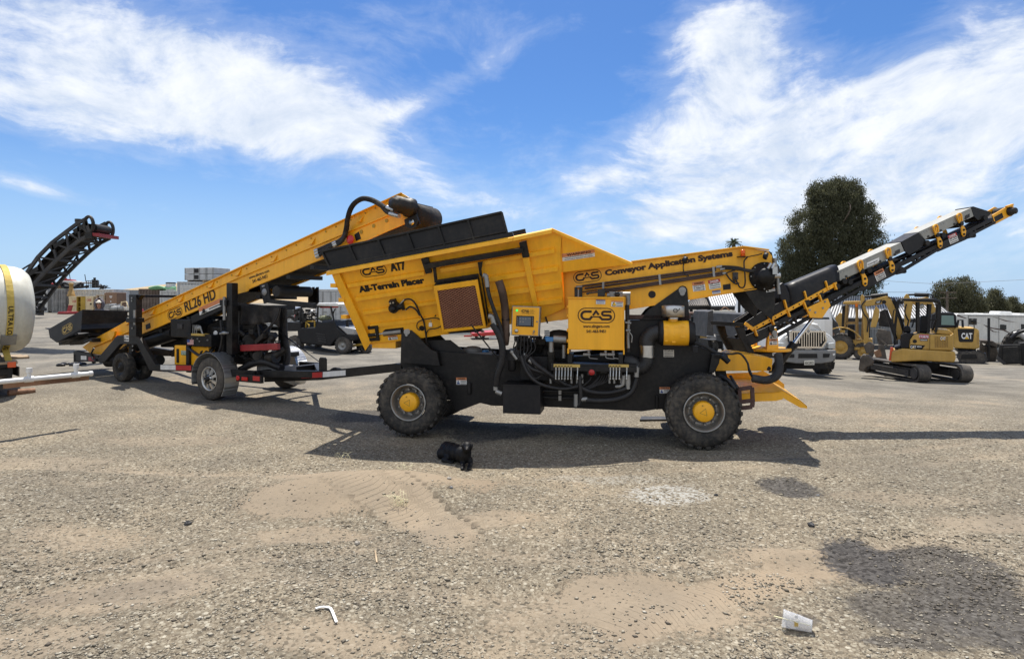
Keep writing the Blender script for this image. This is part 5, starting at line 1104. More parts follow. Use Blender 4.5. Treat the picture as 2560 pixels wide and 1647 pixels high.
# ------------------------------------------------------------------ the towed loading conveyor
F2 = Fr(-6.16, 12.2, R(-28))
loader = thing('trailer_conveyor', 'yellow inclined belt conveyor on a black road trailer, its head raised over the placer hopper', 'trailer conveyor', F2)
def build_trailer_conveyor():
 F = F2; n = V((0, -1, 0)); px = F.px; CWT = 2.1; m = lambda p: V((p.x, CWT-p.y, p.z)); wc = .42
 CF = 2*wc+.86; mc = lambda p: V((p.x, CF-p.y, p.z))
 def both(mb, pts, w=wc, t=.02):
  mm = mc if w == wc else m; q = [px(*p, w) for p in pts]; mb.prism(q, (0, t, 0)); mb.prism([mm(p) for p in q], (0, -t, 0)); return q
 # side frames of the conveyor
 mb = MB()
 lo = [(206, 868), (233, 848), (270, 828), (340, 789), (600, 666), (621, 656), (861, 547)]; hi = [(812, 645), (622, 723), (619, 728), (579, 739), (343, 841), (300, 872), (250, 888), (232, 887), (222, 880)]
 mb.prism([px(*p, wc) for p in lo+[(1004, 483), (1023, 494), (1026, 540), (1012, 560), (947, 588)]+hi], (0, .02, 0)); mb.prism([mc(px(*p, wc)) for p in lo+[(930, 517), (950, 585)]+hi], (0, -.02, 0))
 cv = mb.build('conveyor_frame', 'yellow', loader, F, .003)
 mb = MB()
 def flange(p0, p1, w, h, d, off=0):
  a, b = px(*p0, wc-off), px(*p1, wc-off)
  for f in (lambda p: p, mc): mb.beam(f(a), f(b), d, h)
 flange((343, 808), (600, 692), 0, .025, .035, .015); flange((600, 692), (728, 639), 0, .025, .035, .015); mb.beam(px(728, 639, wc-.015), px(1005, 523, wc-.015), .035, .025)
 mb.beam(px(340, 789, wc-.02), px(1004, 483, wc-.02), .05, .02); mb.beam(mc(px(340, 789, wc)), mc(px(930, 517, wc)), .05, .02); flange((343, 840), (579, 738), 0, .02, .04, .015); flange((622, 722), (812, 644), 0, .02, .04, .015); flange((812, 644), (945, 588), 0, .02, .04, .015)
 flange((232, 868), (330, 826), 0, .02, .05, .02); flange((250, 886), (343, 841), 0, .02, .04, .015)
 mb.build('flange', 'yellow', cv, F, .003)
 mb = MB()
 for (x, y) in ((315, 812), (376, 787), (446, 755), (522, 720), (590, 690), (680, 655), (775, 612), (895, 557)):
  p = px(x, y, wc-.005); q = px(x+14, y-19, wc-.005); r = px(x+9, y-2, wc-.005)
  mb.add([p+V((0, -.05, 0)), q, r, p+V((.02, 0, 0)), r+V((0, -.05, 0))], [(0, 1, 2), (0, 3, 1), (0, 2, 4), (1, 4, 2), (0, 4, 1)])
 mb.build('gusset', 'yellow', cv, F)
 mb = MB()
 for i, (x, y) in enumerate([(345+ i*33+(i % 3)*4, 797-i*15.35-(i % 3)*1.5) for i in range(19)]): q = px(x, y, wc); mb.cyl(q+V((0, -.015, 0)), q, .016, n=8)
 for (x, y, s) in ((967, 552, .035), (935, 565, .035), (904, 580, .035)): q = px(x, y, wc); mb.cyl(q+V((0, -.012, 0)), q, s, n=14)
 mb.build('bolt', 'mustard', cv, F)
 mb = MB(); mb.prism([px(*p, wc-.002) for p in ((886, 587), (897, 579), (903, 597), (890, 603))], n*.004); mb.prism([px(*p, wc-.002) for p in ((364, 812), (375, 807), (377, 819), (366, 824))], n*.006); mb.build('opening', 'ink', cv, F)
 mb = MB(); mb.lathe([(0, .085), (.012, .085), (.018, .07), (.02, 0)], px(876, 599, wc-.07), n, 20); mb.build('marker_light', 'redlamp', cv, F);
 P = (V((0, wc-.002, 0)), n)
 logo_px(F, P, (419, 791), (456, 776), 'ink_brown', loader); text_px(F, P, 'RL26 HD', (464, 781), (541, 747), 19, 'ink_brown', loader, .022, off=.001)
 text_px(F, P, 'www.slingers.com', (623.5, 700.5), (674, 682), 7, 'ink_brown', loader, .02); text_px(F, P, '541-463-9451', (632, 708.5), (669, 694.5), 6.5, 'ink_brown', loader, .025)
 # belts inside the frame and the drum
 mb = MB(); w1 = CF-wc
 def sheet(p0, p1, t, w=wc+.02):
  a, b = px(*p0, w), px(*p1, w); mb.hexa([a, b, mc(b), mc(a)]+[x+V((0, 0, t)) for x in (a, b, mc(b), mc(a))])
 sheet((250, 872), (1000, 518), .03); sheet((343, 838), (600, 730), .02); sheet((640, 712), (1015, 562), .02)
 c = px(1030, 540, wc+.06); mb.lathe([(0, 0), (0, .22), (.60, .22), (.60, 0)], c, (0, 1, 0), 36); mb.prism([px(1006, 500, wc+.1), px(1030, 505, wc+.1), px(1044, 540, wc+.1), px(1040, 545, wc+.1), px(1026, 510, wc+.1)], (0, .62, 0)); c2 = px(232, 878, wc+.05); mb.lathe([(0, 0), (0, .16), (w1-wc-.1, .16), (w1-wc-.1, 0)], c2, (0, 1, 0), 24)
 mb.build('belt', 'belt', loader, F)
 mb = MB(); a, b = px(600, 752, wc+.1), px(830, 690, wc+.1);
 for (p, q) in (((640, 735), (690, 740)), ): pass
 r = px(700, 735, wc+.05); mb.cyl(px(690, 728, wc-.0), mc(px(690, 728, wc-.0)), .11, n=18); mb.box(px(640, 748, wc), px(650, 738, wc)+V((0, .95, 0))); mb.build('return_roller', 'black_dusty', loader, F)
 mb = MB()
 for t in range(9): p = px(770+t*1.2, 735, wc+.95);
 w_ = wc+1.02
 for k in range(14): q = px(770+(k % 7)*3.4, 722+(k % 3)*4, w_); mb.prism([q, q+V((.05, 0, .04)), q+V((.06, 0, -.25)), q+V((.0, 0, -.30))], (0, .03, 0))
 mb.build('rubber_flap', 'black', loader, F)
 # underside cross members
 mb = MB()
 for (x, y) in ((660, 712), (720, 688), (780, 664), (400, 822), (470, 792)): a = px(x, y+4, wc); mb.beam(a, mc(a), .10, .08)
 mb.prism([px(*p, wc-.03) for p in ((648, 712), (669, 707), (676, 753), (659, 759))], (0, .04, 0)); mb.beam(px(672, 752, wc), px(788, 766, wc), .08, .08); mb.beam(px(672, 752, wc+.9), px(788, 762, wc+.9), .08, .08)
 mb.build('cross_member', 'black', loader, F, .004)
 mb = MB(); q = px(661, 730, wc-.035); mb.lathe([(0, .07), (.004, .07), (.005, 0)], q, n, 16); mb.prism([px(*p, wc-.036) for p in ((654, 714), (661, 712), (662, 716), (655, 718))], n*.002); mb.build('plate_detail', 'inkgrey', loader, F)
 # head: bearing plate, motor, guards
 mb = MB(); mb.prism([px(*p, wc-.05) for p in ((1010, 549), (1040, 536), (1046, 552), (1040, 566), (1025, 572), (1013, 566))], (0, .04, 0)); mb.prism([px(*p, wc-.02) for p in ((1024, 496), (1034, 505), (1050, 560), (1043, 566), (1030, 560))], (0, .02, 0)); bp = mb.build('bearing_plate', 'black', loader, F, .003)
 mb = MB(); c = px(1020, 521, wc-.02); d = (px(1000, 527, wc-.02)-c); mb.lathe([(0, 0), (0, .17), (.10, .17), (.12, .145), (.34, .14), (.36, .10), (.42, .09), (.42, 0)], c+V((.05, .05, 0)), (n+V((-.35, 0, .15))).normalized(), 22); mt = mb.build('drive_motor', 'grime', loader, F)
 mb = MB(); mb.lathe([(0, .05), (.02, .05), (.021, 0)], px(1030, 556, wc-.055), n, 16); mb.cyl(px(968, 519, wc-.25), px(986, 525, wc-.27), .04).cyl(px(975, 534, wc-.25), px(998, 540, wc-.27), .04); mb.build('fitting', 'steel', mt, F)
 # big wrapped hose arching over the head
 H = lambda x, y, w=.1: px(x, y, wc-w); mb = MB(); mb.tube([H(861, 592, .05), H(866, 570, .12), H(869, 548, .16), H(876, 524, .2), H(888, 507, .22), H(906, 497, .24), H(925, 499, .25), H(943, 507, .25), H(963, 520, .25)], .046, 14, 8); mb.build('wrapped_hose', 'cloth', loader, F)
 mb = MB()
 for (e, x0, y0) in ((0, 795, 624), (8, 797, 631), (14, 800, 637)): mb.tube([H(x0, y0), H(825, 611+e*.5), H(845, 603+e*.6), H(858, 592+e*.5), H(863+e*.3, 575), H(866+e*.3, 560)], .032, 8)
 mb.tube([H(960, 519, .25), H(970, 522, .25)], .04, 8, 0); mb.tube([H(955, 516, .25), H(965, 528, .25), H(976, 534, .25)], .04, 8)
 mb.tube([H(970, 516, .02), H(985, 508, .03), H(1000, 498, .03), H(1016, 495, .05), H(1026, 501, .05), H(1031, 512, .06)], .018, 8)
 mb.tube([H(660, 830, .1), H(690, 800, .1), H(700, 770, .1)], .02); mb.build('hydraulic_hose', 'hose', loader, F)
 mb = MB()
 for (x, y) in ((793, 626), (794, 633), (796, 640), (838, 607), (840, 612)): mb.cyl(H(x-5, y+2), H(x+4, y-2), .04, n=8)
 mb.build('hose_end', 'steel', loader, F)
 # ---- road trailer frame
 wf = .12
 mb = MB()
 arch = [(249, 907), (262, 904), (300, 860), (342, 860), (373, 925), (392, 928), (484, 928), (484, 913), (388, 911), (345, 839), (292, 839), (240, 900)]
 both(mb, arch, wf, .09); q = both(mb, [(183, 879), (187, 877), (244, 888), (246, 905), (184, 903)], wf, .10)
 mb.beam(q[4]+V((.05, 0, .08)), m(q[4])+V((.05, 0, .08)), .12, .2); a = px(395, 921, wf+.05); mb.beam(a, m(a), .1, .12)
 fr = mb.build('trailer_frame', 'black', loader, F, .006)
 mb = MB(); a, b = px(470, 922, wf+.05), px(640, 948, wf+.05); b2 = V((a.x+(b.x-a.x), wf+.05, a.z))
 mb.beam(a, V((b.x, a.y, a.z)), .09, .14); mb.beam(m(a), m(V((b.x, a.y, a.z))), .09, .14); c = V((b.x, a.y, a.z)); mb.beam(c, m(c), .10, .14)
 A = F.M @ V((c.x-.7, CWT/2, 0)); B = F1.M @ V((-.50, CW/2, 0)); FT = Fr(A.x, A.y, math.atan2(B.y-A.y, B.x-A.x)); G_ = lambda x, y, w=-.1: FT.px(x, y, w)
 k = F.I @ (FT.M @ G_(800, 935, 0)); mb.beam(c+V((-.1, .1, 0)), k, .10, .13); mb.beam(m(c)+V((-.1, -.1, 0)), k, .10, .13); mb.build('draw_frame', 'black', loader, F, .008); mb = MB()
 mb.prism([G_(*p) for p in ((660, 955), (800, 950), (1010, 927), (1010, 906), (800, 927), (660, 932))], (0, .2, 0)); mb.box(G_(985, 924, -.16), G_(1003, 910, -.16)+V((0, .32, 0)))
 tg = mb.build('tongue', 'black', loader, FT, .008)
 # reflective strips: on the tongue's near face and on the rail
 def strip(p0, p1, hpx, w, mat):
  a, b = px(*p0, w), px(*p1, w); k = (px(p0[0], p0[1]-hpx, w)-a); MB().quad(a, b, b+k, a+k).build('reflective_strip', mat, loader, F)
 for (x0, y0, x1, y1, mt) in ((753, 946, 806, 943, 'red'), (807, 943, 864, 938, 'reflector')): MB().quad(G_(x0, y0, -.104), G_(x1, y1, -.104), G_(x1, y1-13, -.104), G_(x0, y0-13.5, -.104)).build('reflective_strip', mt, tg, FT)
 strip((401, 924), (439, 924.5), 12, wf-.004, 'reflector'); strip((439, 925), (478, 926), 12, wf-.004, 'red'); strip((202, 899), (216, 899.5), 10, wf-.004, 'reflector'); strip((221, 902), (236, 902.5), 10, wf-.004, 'darkred')
 mb = MB(); p, q = px(590, 953, .0), px(652, 939, .0); mb.box((p.x, -.0, p.z), (q.x, .07, q.z)); lb = mb.build('light_bar', 'black', loader, F, .005)
 mb = MB(); mb.lathe([(0, .05), (.015, .05), (.02, .03), (.021, 0)], px(595, 945, 0), n, 14); mb.build('reflector', 'redlamp', lb, F)
 mb = MB(); p, q = px(604, 951, -.012), px(619, 943, -.012); mb.box((p.x, -.02, p.z), (q.x, .0, q.z)); mb.build('tail_light', 'redlamp', lb, F, .01)
 mb = MB(); p, q = px(632, 951, -.003), px(649, 941, -.003); mb.box((p.x, -.004, p.z), (q.x, .0, q.z)); mb.build('reflective_strip', 'red', lb, F)
 mb = MB(); g = F.I @ (FT.M @ G_(806, 916, -.02)); mb.prism([g+V(d) for d in ((-.09, 0, -.16), (.09, 0, -.16), (.09, 0, .14), (.06, 0, .17), (-.06, 0, .17), (-.09, 0, .14))], (0, .03, 0)); mb.ell(g+V((.35, .05, -.06)), .12, .04, .05); mb.tube([g+V((.15, 0, -.1)), g+V((.3, 0, -.02)), g+V((.45, 0, -.04)), g+V((.6, 0, -.08))], .02); mb.build('safety_plate', 'black', loader, F)
 mb = MB(); mb.tube([px(700, 830, .9), px(750, 868, .9), px(800, 905, .9)], .012, 6, 0); mb.build('cable', 'hose', loader, F)
 # wheels, fenders
 def wheel(w, sgn):
  c = V((0, w, .44)); ax = V((0, sgn, 0)); o = tyre_mb(c, .44, .24, ax, .235, 0).build('wheel', 'rubber_dirty', loader, F)
  mb = MB(); mb.lathe([(-.005, .245), (-.012, .235), (.01, .222), (.05, .20), (.06, .205)], c, ax, 40); A = V((1, 0, 0)); B = V((0, 0, 1))
  for k in range(8):
   g = 2*math.pi*(k+.5)/8; r = A*math.cos(g)+B*math.sin(g); t = A*-math.sin(g)+B*math.cos(g)
   mb.hexa([c+ax*.02+r*.08-t*.032, c+ax*.02+r*.08+t*.032, c+ax*.055+r*.21+t*.042, c+ax*.055+r*.21-t*.042]+[c+ax*(-.012)+r*.08-t*.024, c-ax*.012+r*.08+t*.024, c+ax*.012+r*.215+t*.03, c+ax*.012+r*.215-t*.03])
  mb.lathe([(.05, .09), (-.02, .085), (-.02, 0)], c, ax, 20); r_ = mb.build('rim', 'alu', o, F)
  MB().lathe([(.07, .23), (.075, 0)], c, ax, 24).build('brake_drum', 'ink', o, F)
  mb = MB(); mb.lathe([(-.015, .055), (-.07, .05), (-.075, 0)], c, ax, 18); bolts(mb, c-ax*.01, ax, .088, 8, .014, .04); mb.build('hub_cap', 'ink', r_, F); return o
 wheel(0, 1); wheel(CWT, -1)
 for w, nm in ((-.03, 1), (CWT-.30, 0)):
  mb = MB(); Rf = .52; vs = []; N = 22; c = V((0.0, 0, .44))
  pts = [(Rf*math.cos(R(a)), Rf*math.sin(R(a))) for a in np.linspace(-38, 196, N+1)]
  for i in range(N):
   (a, b), (d, e) = pts[i], pts[i+1]; mb.hexa([c+V((a, w, b)), c+V((d, w, e)), c+V((d, w+.33, e)), c+V((a, w+.33, b)), c+V((a*1.02, w, b*1.02)), c+V((d*1.02, w, e*1.02)), c+V((d*1.02, w+.33, e*1.02)), c+V((a*1.02, w+.33, b*1.02))])
  ws = w+.31 if nm else w
  mb.prism([c+V((x*1.01, ws, z*1.01)) for x, z in pts], (0, .012, 0))
  mb.build('fender', 'treadplate', loader, F)
 mb = MB(); mb.cyl((0, .1, .44), (0, CWT-.1, .44), .06); mb.build('axle', 'black_dusty', loader, F)
 for w, s in ((-.05, 1), (.55, 1)):                      # jockey wheel pair at the tail
  pass
 jx = px(299, 932, .05).x; q = F.M @ V((jx, .2, 0)); JZ = float(terrain(q.x, q.y))
 for w in (.05, .45):
  c = V((jx, w, .33+JZ)); o = tyre_mb(c, .33, .2, V((0, 1, 0)), .17, 0).build('castor_wheel', 'rubber', loader, F)
  mb = MB(); mb.lathe([(0, .175), (.03, .15), (.03, .09), (.0, .07), (-.01, 0)], c, (0, 1, 0), 24); bolts(mb, c, V((0, 1, 0)), .06, 5, .012, .02); mb.build('rim', 'black', o, F)
 mb = MB(); mb.cyl((jx, .1, .33+JZ), (jx, .6, .33+JZ), .05); a = px(332, 740, .30); mb.box((jx-.02, .26, .33+JZ), (jx+.1, .36, 1.0)); mb.beam((jx-.1, .3, .78), (jx+.2, .3, .78), .2, .08); mb.build('castor_fork', 'black', loader, F, .005)
 # masts
 mb = MB()
 for (x0, x1, y0, y1, w) in ((322, 340, 736, 840, .06), (566, 580, 707, 885, .10)):
  a, b = px(x0, y1, w), px(x1, y0, w);
  for f in ((lambda p: p, m) if x0 < 400 else (lambda p: p,)):
   p, q = f(a), f(b); s = 1 if q.y < CWT/2 else -1; mb.box((p.x, p.y, a.z), (q.x, p.y+s*.14, b.z))
 a, b = px(346, 742, .1), px(428, 748, .1); mb.beam(px(336, 740, .2), px(336, 740, .2)+V((0, 1.5, 0)), .06, .06)
 for x in (348, 430): pass
 mb.beam(px(326, 800, .1), px(350, 800, .1), .2, .1); mb.beam(px(570, 770, .2), m(px(570, 770, .2)), .1, .1); mb.beam(px(553, 757, .1), px(570, 757, .1), .08, .12); mb.beam(px(1900/5+200, 900, .2), m(px(580, 900, .2)), .1, .1)
 mb.prism([px(*p, .10) for p in ((340, 737), (352, 737), (341, 755))], (0, .1, 0)); ms = mb.build('mast', 'black', loader, F, .006)
 for x0, x1, y0, y1 in ((695, 709, 768, 908), ):
  a, b = px(x0, y1, 1.0), px(x1, y0, 1.0); mb = MB(); mb.box((a.x, 1.0, a.z), (b.x, 1.04, b.z)); mb.build('mast', 'black', loader, F, .006)
 mb = MB(); mb.cyl(px(561, 742, .08), px(561, 800, .08), .03, n=10); mb.cyl(px(337, 775, .05), px(337, 812, .05), .03); mb.ell(px(560, 832, .02), .07, .04, .035); mb.cyl(px(550, 834, .02), px(570, 832, .02), .02); mb.build('adjuster', 'greysteel', loader, F)
 mb = MB()
 for k, (x, y) in enumerate(((330, 745), (330, 752), (331, 820), (332, 865), (332, 875))): q = px(x, y, .055); mb.cyl(q+V((0, -.01, 0)), q, .022, n=8)
 mb.build('bolt', 'greysteel', loader, F)
 sticker_px(F, (V((0, wf-.003, 0)), n), (311, 853), (323, 853.5), 9, loader, None, None, ('-', '-'), pict=True)
 sticker_px(F, (V((0, .25, 0)), n), (500, 788), (558, 763), 13, loader, 'orange_head', None, ('-',), head_h=.55, pict=True)
 mb = MB(); mb.beam(px(480, 800, .28), px(566, 760, .28), .04, .16); mb.build('warning_board_rail', 'black', loader, F)
 # ---- power pack on the deck
 G = lambda x, y, w=.35: px(x, y, w)
 mb = MB(); p, q = G(441, 912), G(526, 867); mb.box((p.x, .3, p.z), (q.x, 1.0, q.z)); ft = mb.build('fuel_tank', 'yellow_box', loader, F, .02)
 mb = MB(); p, q = G(452.5, 887, .295), G(468, 877, .295); mb.box((p.x, .294, p.z), (q.x, .3, q.z)); fs = mb.build('fuel_label', 'green', ft, F)
 text_px(F, (V((0, .293, 0)), n), 'DIESEL', (454, 881), (466.5, 881.2), 3, 'inkwhite', fs, .01); text_px(F, (V((0, .293, 0)), n), 'FUEL ONLY', (454, 885.6), (466.5, 885.8), 2.6, 'inkwhite', fs, .01)
 mb = MB(); p, q = G(441, 906, .28), G(445.5, 872, .28); mb.box((p.x, .28, p.z), (q.x, .3, q.z)); p, q = G(467, 912, .26), G(474, 862, .26); mb.box((p.x, .24, p.z), (q.x, .32, q.z)); mb.build('strap', 'black', ft, F)
 mb = MB(); p, q = G(468, 864, .2), G(528, 837, .2); mb.box((p.x, .2, p.z), (q.x, .5, q.z)); vp = mb.build('valve_panel', 'black', loader, F, .006)
 mb = MB(); p, q = G(480, 838.5, .19), G(511, 834.5, .19); mb.box((p.x, .17, p.z), (q.x, .3, q.z)); mb.build('label_strip', 'inkgold', vp, F)
 mb = MB()
 for x in (482, 486.5, 491): mb.cyl(G(x, 835, .25), G(x+1, 812, .25), .012, n=6)
 mb.tube([G(507, 835, .25), G(500, 815, .25)], .02, 6, 0); mb.ell(G(495, 820, .3), .1, .06, .07)
 for (x, y) in ((481, 847), (495, 847), (500, 853), (520, 850)): q = G(x, y, .2); mb.cyl(q+V((0, -.02, 0)), q, .018, n=8)
 mb.build('lever', 'greysteel', vp, F)
 # flag sticker
 p = G(468, 861.5, .196); ex = G(484, 861.5, .196)-p; ey = G(468, 849, .196)-p
 MB().quad(p, p+ex, p+ex+ey, p+ey).build('flag_sticker', 'sticker', vp, F); fl = MB()
 for i in range(7): a = p+ey*(i*2/13)+n*.002; fl.quad(a, a+ex, a+ex+ey/13, a+ey/13)
 fl.build('stripes', 'inkred', vp, F); a = p+ey*.46+n*.003; MB().quad(a, a+ex*.42, a+ex*.42+ey*.54, a+ey*.54).build('canton', 'inkblue', vp, F)
 mb = MB(); p, q = G(431, 842, .4), G(482, 798, .4); mb.box((p.x, .35, p.z), (q.x, .9, q.z)); p, q = G(345, 862, .6), G(440, 832, .6); mb.cyl(p, q, .16); mb.box(G(530, 900, .45), G(558, 818, .45)+V((0, .5, 0))); pk = mb.build('control_cabinet', 'black', loader, F, .02)
 mb = MB(); p, q = G(444, 822, .34), G(456, 810, .34); mb.box((p.x, .33, p.z), (q.x, .36, q.z)); mb.build('switch_plate', 'darkgrey', pk, F, .004)
 mb = MB(); mb.lathe([(0, .055), (.02, .055), (.021, .045), (.015, 0)], G(540, 833, .38), n, 18); mb.build('gauge', 'reflector', loader, F)
 mb = MB(); mb.cyl(G(541, 838, .4), G(541, 855, .4), .02).cyl(G(537, 850, .4), G(545, 850, .4), .02); mb.build('gauge_stem', 'greysteel', loader, F)
 mb = MB()                                              # engine block, pulleys, pipework
 rr = random.Random(3); mb.box(G(588, 910, .6), G(640, 835, .6)+V((0, .3, 0))); mb.box(G(630, 908, .5), G(680, 888, .5)+V((0, .15, 0)))
 for k in range(46):
  x, y, w = rr.uniform(585, 700), rr.uniform(820, 912), rr.uniform(.35, .8); q = G(x, y, w); d = V((rr.uniform(-1, 1), rr.uniform(-1, 1), rr.uniform(-1, 1))).normalized()*rr.uniform(.05, .16)
  if k % 3: mb.cyl(q-d, q+d, rr.uniform(.03, .085), n=12)
  else: mb.obox(q, d, d.cross(V((0, 0, 1))).normalized()*.06, V((0, 0, .05)))
 mb.cyl(G(622, 850, .55), G(622, 850, .4), .12).cyl(G(645, 890, .5), G(645, 890, .36), .1).cyl(G(672, 895, .5), G(690, 893, .5), .12); mb.build('engine', 'grime', loader, F)
 mb = MB()
 for k in range(7): mb.tube([G(530+k*2, 868, .4), G(510+rr.uniform(-10, 20), 880, .3), G(500+k*4, 900, .3)], .02, 6)
 mb.tube([G(470, 870, .25), G(485, 880, .2), G(500, 888, .2), G(520, 880, .3)], .03, 8); mb.tube([G(552, 800, .1), G(555, 850, .1), G(548, 880, .2), G(545, 890, .2)], .025, 8)
 mb.tube([G(600, 925, .4), G(630, 910, .4), G(660, 905, .4), G(690, 915, .5), G(705, 920, .5)], .07, 10); mb.tube([G(645, 812, .4), G(650, 850, .4), G(655, 880, .4), G(652, 895, .4)], .02, 6); mb.build('hose', 'hose', loader, F)
 mb = MB(); pth = spline([G(712, 770, .95), G(713, 840, .95), G(719, 880, .9), G(717, 905, .85), G(705, 922, .8), G(690, 928, .7)], 14); mb.tube(pth, .05, 12, 0)
 for i in range(1, len(pth)-1, 1): d = (pth[i+1]-pth[i-1]).normalized(); mb.lathe([(-.015, .05), (0, .064), (.015, .05)], pth[i], d, 14)
 mb.build('corrugated_loom', 'darkgrey', loader, F)
 mb = MB(); p, q = G(641, 931, .5), G(697, 917, .5); mb.box((p.x, .5, p.z), (q.x, .95, q.z)); mb.build('tool_box', 'midgrey', loader, F, .015)
 mb = MB(); mb.beam(G(604, 870, .3), G(697, 866, .3), .08, .13); mb.build('stop_bar', 'darkred', loader, F, .015)
 mb = MB(); mb.beam(G(614, 862, .55), G(646, 815, .55), .08, .1); mb.beam(G(675, 862, .55), G(646, 815, .55), .08, .1); mb.beam(G(598, 880, .5), G(600, 770, .5), .1, .12); mb.beam(G(580, 865, .3), G(604, 866, .3), .1, .1)
 for x in (606, 694): mb.tube([G(x-6, 856, .3), G(x-6, 852, .3), G(x+6, 852, .3), G(x+6, 856, .3), G(x-6, 856, .3)], .012, 6, 0); mb.cyl(G(x, 856, .3), G(x, 866, .3), .03)
 mb.build('a_frame', 'black', loader, F, .004)
 # cloth skirt hung under the conveyor
 mb = MB(); top = [(594, 756), (620, 759), (650, 762), (680, 766), (702, 768)]; bot = [(592, 806), (615, 814), (650, 810), (680, 805), (697, 818)]
 vs = []; N = 8
 for j in range(N+1):
  for i in range(25):
   t = i/24*4; k = min(3, int(t)); u = t-k; tx = [top[k][c]*(1-u)+top[k+1][c]*u for c in (0, 1)]; bx = [bot[k][c]*(1-u)+bot[k+1][c]*u for c in (0, 1)]
   f = j/N; vs.append(px(tx[0]*(1-f)+bx[0]*f, tx[1]*(1-f)+bx[1]*f, .45+.05*f*math.sin(i*1.1)+.03*math.sin(i*.45)))
 mb.add(vs, [(j*25+i, j*25+i+1, (j+1)*25+i+1, (j+1)*25+i) for j in range(N) for i in range(24)], True)
 o = mb.build('canvas_skirt', 'cloth', loader, F); s = o.modifiers.new('thickness', 'SOLIDIFY'); s.thickness = .02
 mb = MB(); mb.prism([px(*p, 1.3) for p in ((455, 838), (600, 775), (600, 812), (470, 840))], (0, .02, 0)); mb.build('side_curtain', 'darkgrey', loader, F)
 mb = MB(); mb.prism([px(*p, .75) for p in ((400, 850), (400, 868), (430, 868), (470, 900), (560, 900), (590, 780), (480, 830))], (0, .6, 0)); mb.build('engine_hood', 'black_dusty', loader, F, .03)
 # ---- black receiving hopper at the tail
 S_ = lambda x, y, w: px(x, y, w)
 w0, w1_ = .05, 1.25
 TL, TR = S_(122, 822, w0), S_(206, 774, w0); BL, BR, BM = S_(126, 845, w0), S_(203, 829, w0), S_(141, 856, w0)
 TR2, TRm = S_(206, 774, w0), S_(319, 777, w1_); KR = S_(205, 812, w0); KR2 = S_(320, 800, w1_)
 mb = MB()
 mb.prism([TL, TR, S_(203, 812, w0), S_(205, 822, w0), BM, BL], (0, .03, 0))                        # near side with the emblem
 far = [p+V((0, 1.75, 0)) for p in (TL, TR, S_(204, 822, w0), BM, BL)]; mb.prism(far, (0, -.03, 0))
 d = V((0, 1.75, 0)); mb.hexa([TL, TL+d, BL+d, BL, TL+V((-.03, 0, .0)), TL+d+V((-.03, 0, 0)), BL+d+V((-.03, 0, 0)), BL+V((-.03, 0, 0))])
 mb.prism([TL+V((-.18, 0, .02)), TL, TL+d, TL+d+V((-.18, 0, .02))], (0, 0, -.02))
 e0, e1, e2, e3 = TR, S_(204, 812, w0), S_(205, 822, w0), S_(242, 822, .2)
 hp = mb.build('receiving_hopper', 'black', loader, F, .004)
 # conveyor-side apron: sloping wall to the right with a folded lower lip
 a, b = TR, TR+d; a2, b2 = S_(302, 818, .40), S_(322, 800, 1.35); al, bl_ = S_(210, 820, w0), None
 A0, A1, B0, B1, C0, C1, D0, D1 = S_(206, 774, w0), S_(319, 777, 1.0), S_(204, 811, w0), S_(318, 806, 1.0), S_(203, 823, w0-.06), S_(312, 818, .9), S_(201, 831, w0), S_(300, 832, .9)
 mb = MB(); mb.add([A0, B0, B1, A1], [(0, 1, 2, 3)]); mb.add([B0, C0, C1, B1], [(0, 1, 2, 3)]); mb.add([C0, D0, D1, C1], [(0, 1, 2, 3)]); o = mb.build('apron', 'black', hp, F); s = o.modifiers.new('thickness', 'SOLIDIFY'); s.thickness = .025
 mb = MB(); a = BM;
 for (x0, y0, x1, y1) in ((163, 858, 205, 838), (190, 858, 235, 838), (165, 848, 240, 835), (210, 845, 250, 850)): mb.beam(S_(x0, y0, .4), S_(x1, y1, .4), .3, .09)
 q = S_(193, 839, .3); mb.cyl(q, q+V((0, .5, 0)), .07); mb.prism([BM, S_(205, 838, w0+.05), S_(215, 838, w0+.3), S_(170, 858, w0+.5)], (0, 1.0, .05)); mb.build('hopper_mount', 'black_dusty', hp, F, .004)
 logo_px(F, (V((0, w0-.003, 0)), n), (155, 829), (182, 814), 'inkgold', hp)
 mb = MB(); mb.tube([S_(235, 870, .1), S_(228, 885, .1), S_(232, 897, .1), S_(240, 900, .1)], .02, 8); mb.tube([S_(212, 855, .2), S_(225, 850, .2), S_(232, 850, .2)], .03); mb.build('hose', 'hose', loader, F)
 MB().prism([S_(269, 830, .3), S_(287, 828, .3), S_(285, 838, .3), S_(278, 850, .3), S_(270, 838, .3)], (0, .05, 0)).build('guard_plate', 'yellow', loader, F)
 mb = MB(); mb.cyl(px(270, 905, .5), px(400, 900, .5), .12); mb.build('cylinder', 'black_dusty', loader, F)
build_trailer_conveyor()
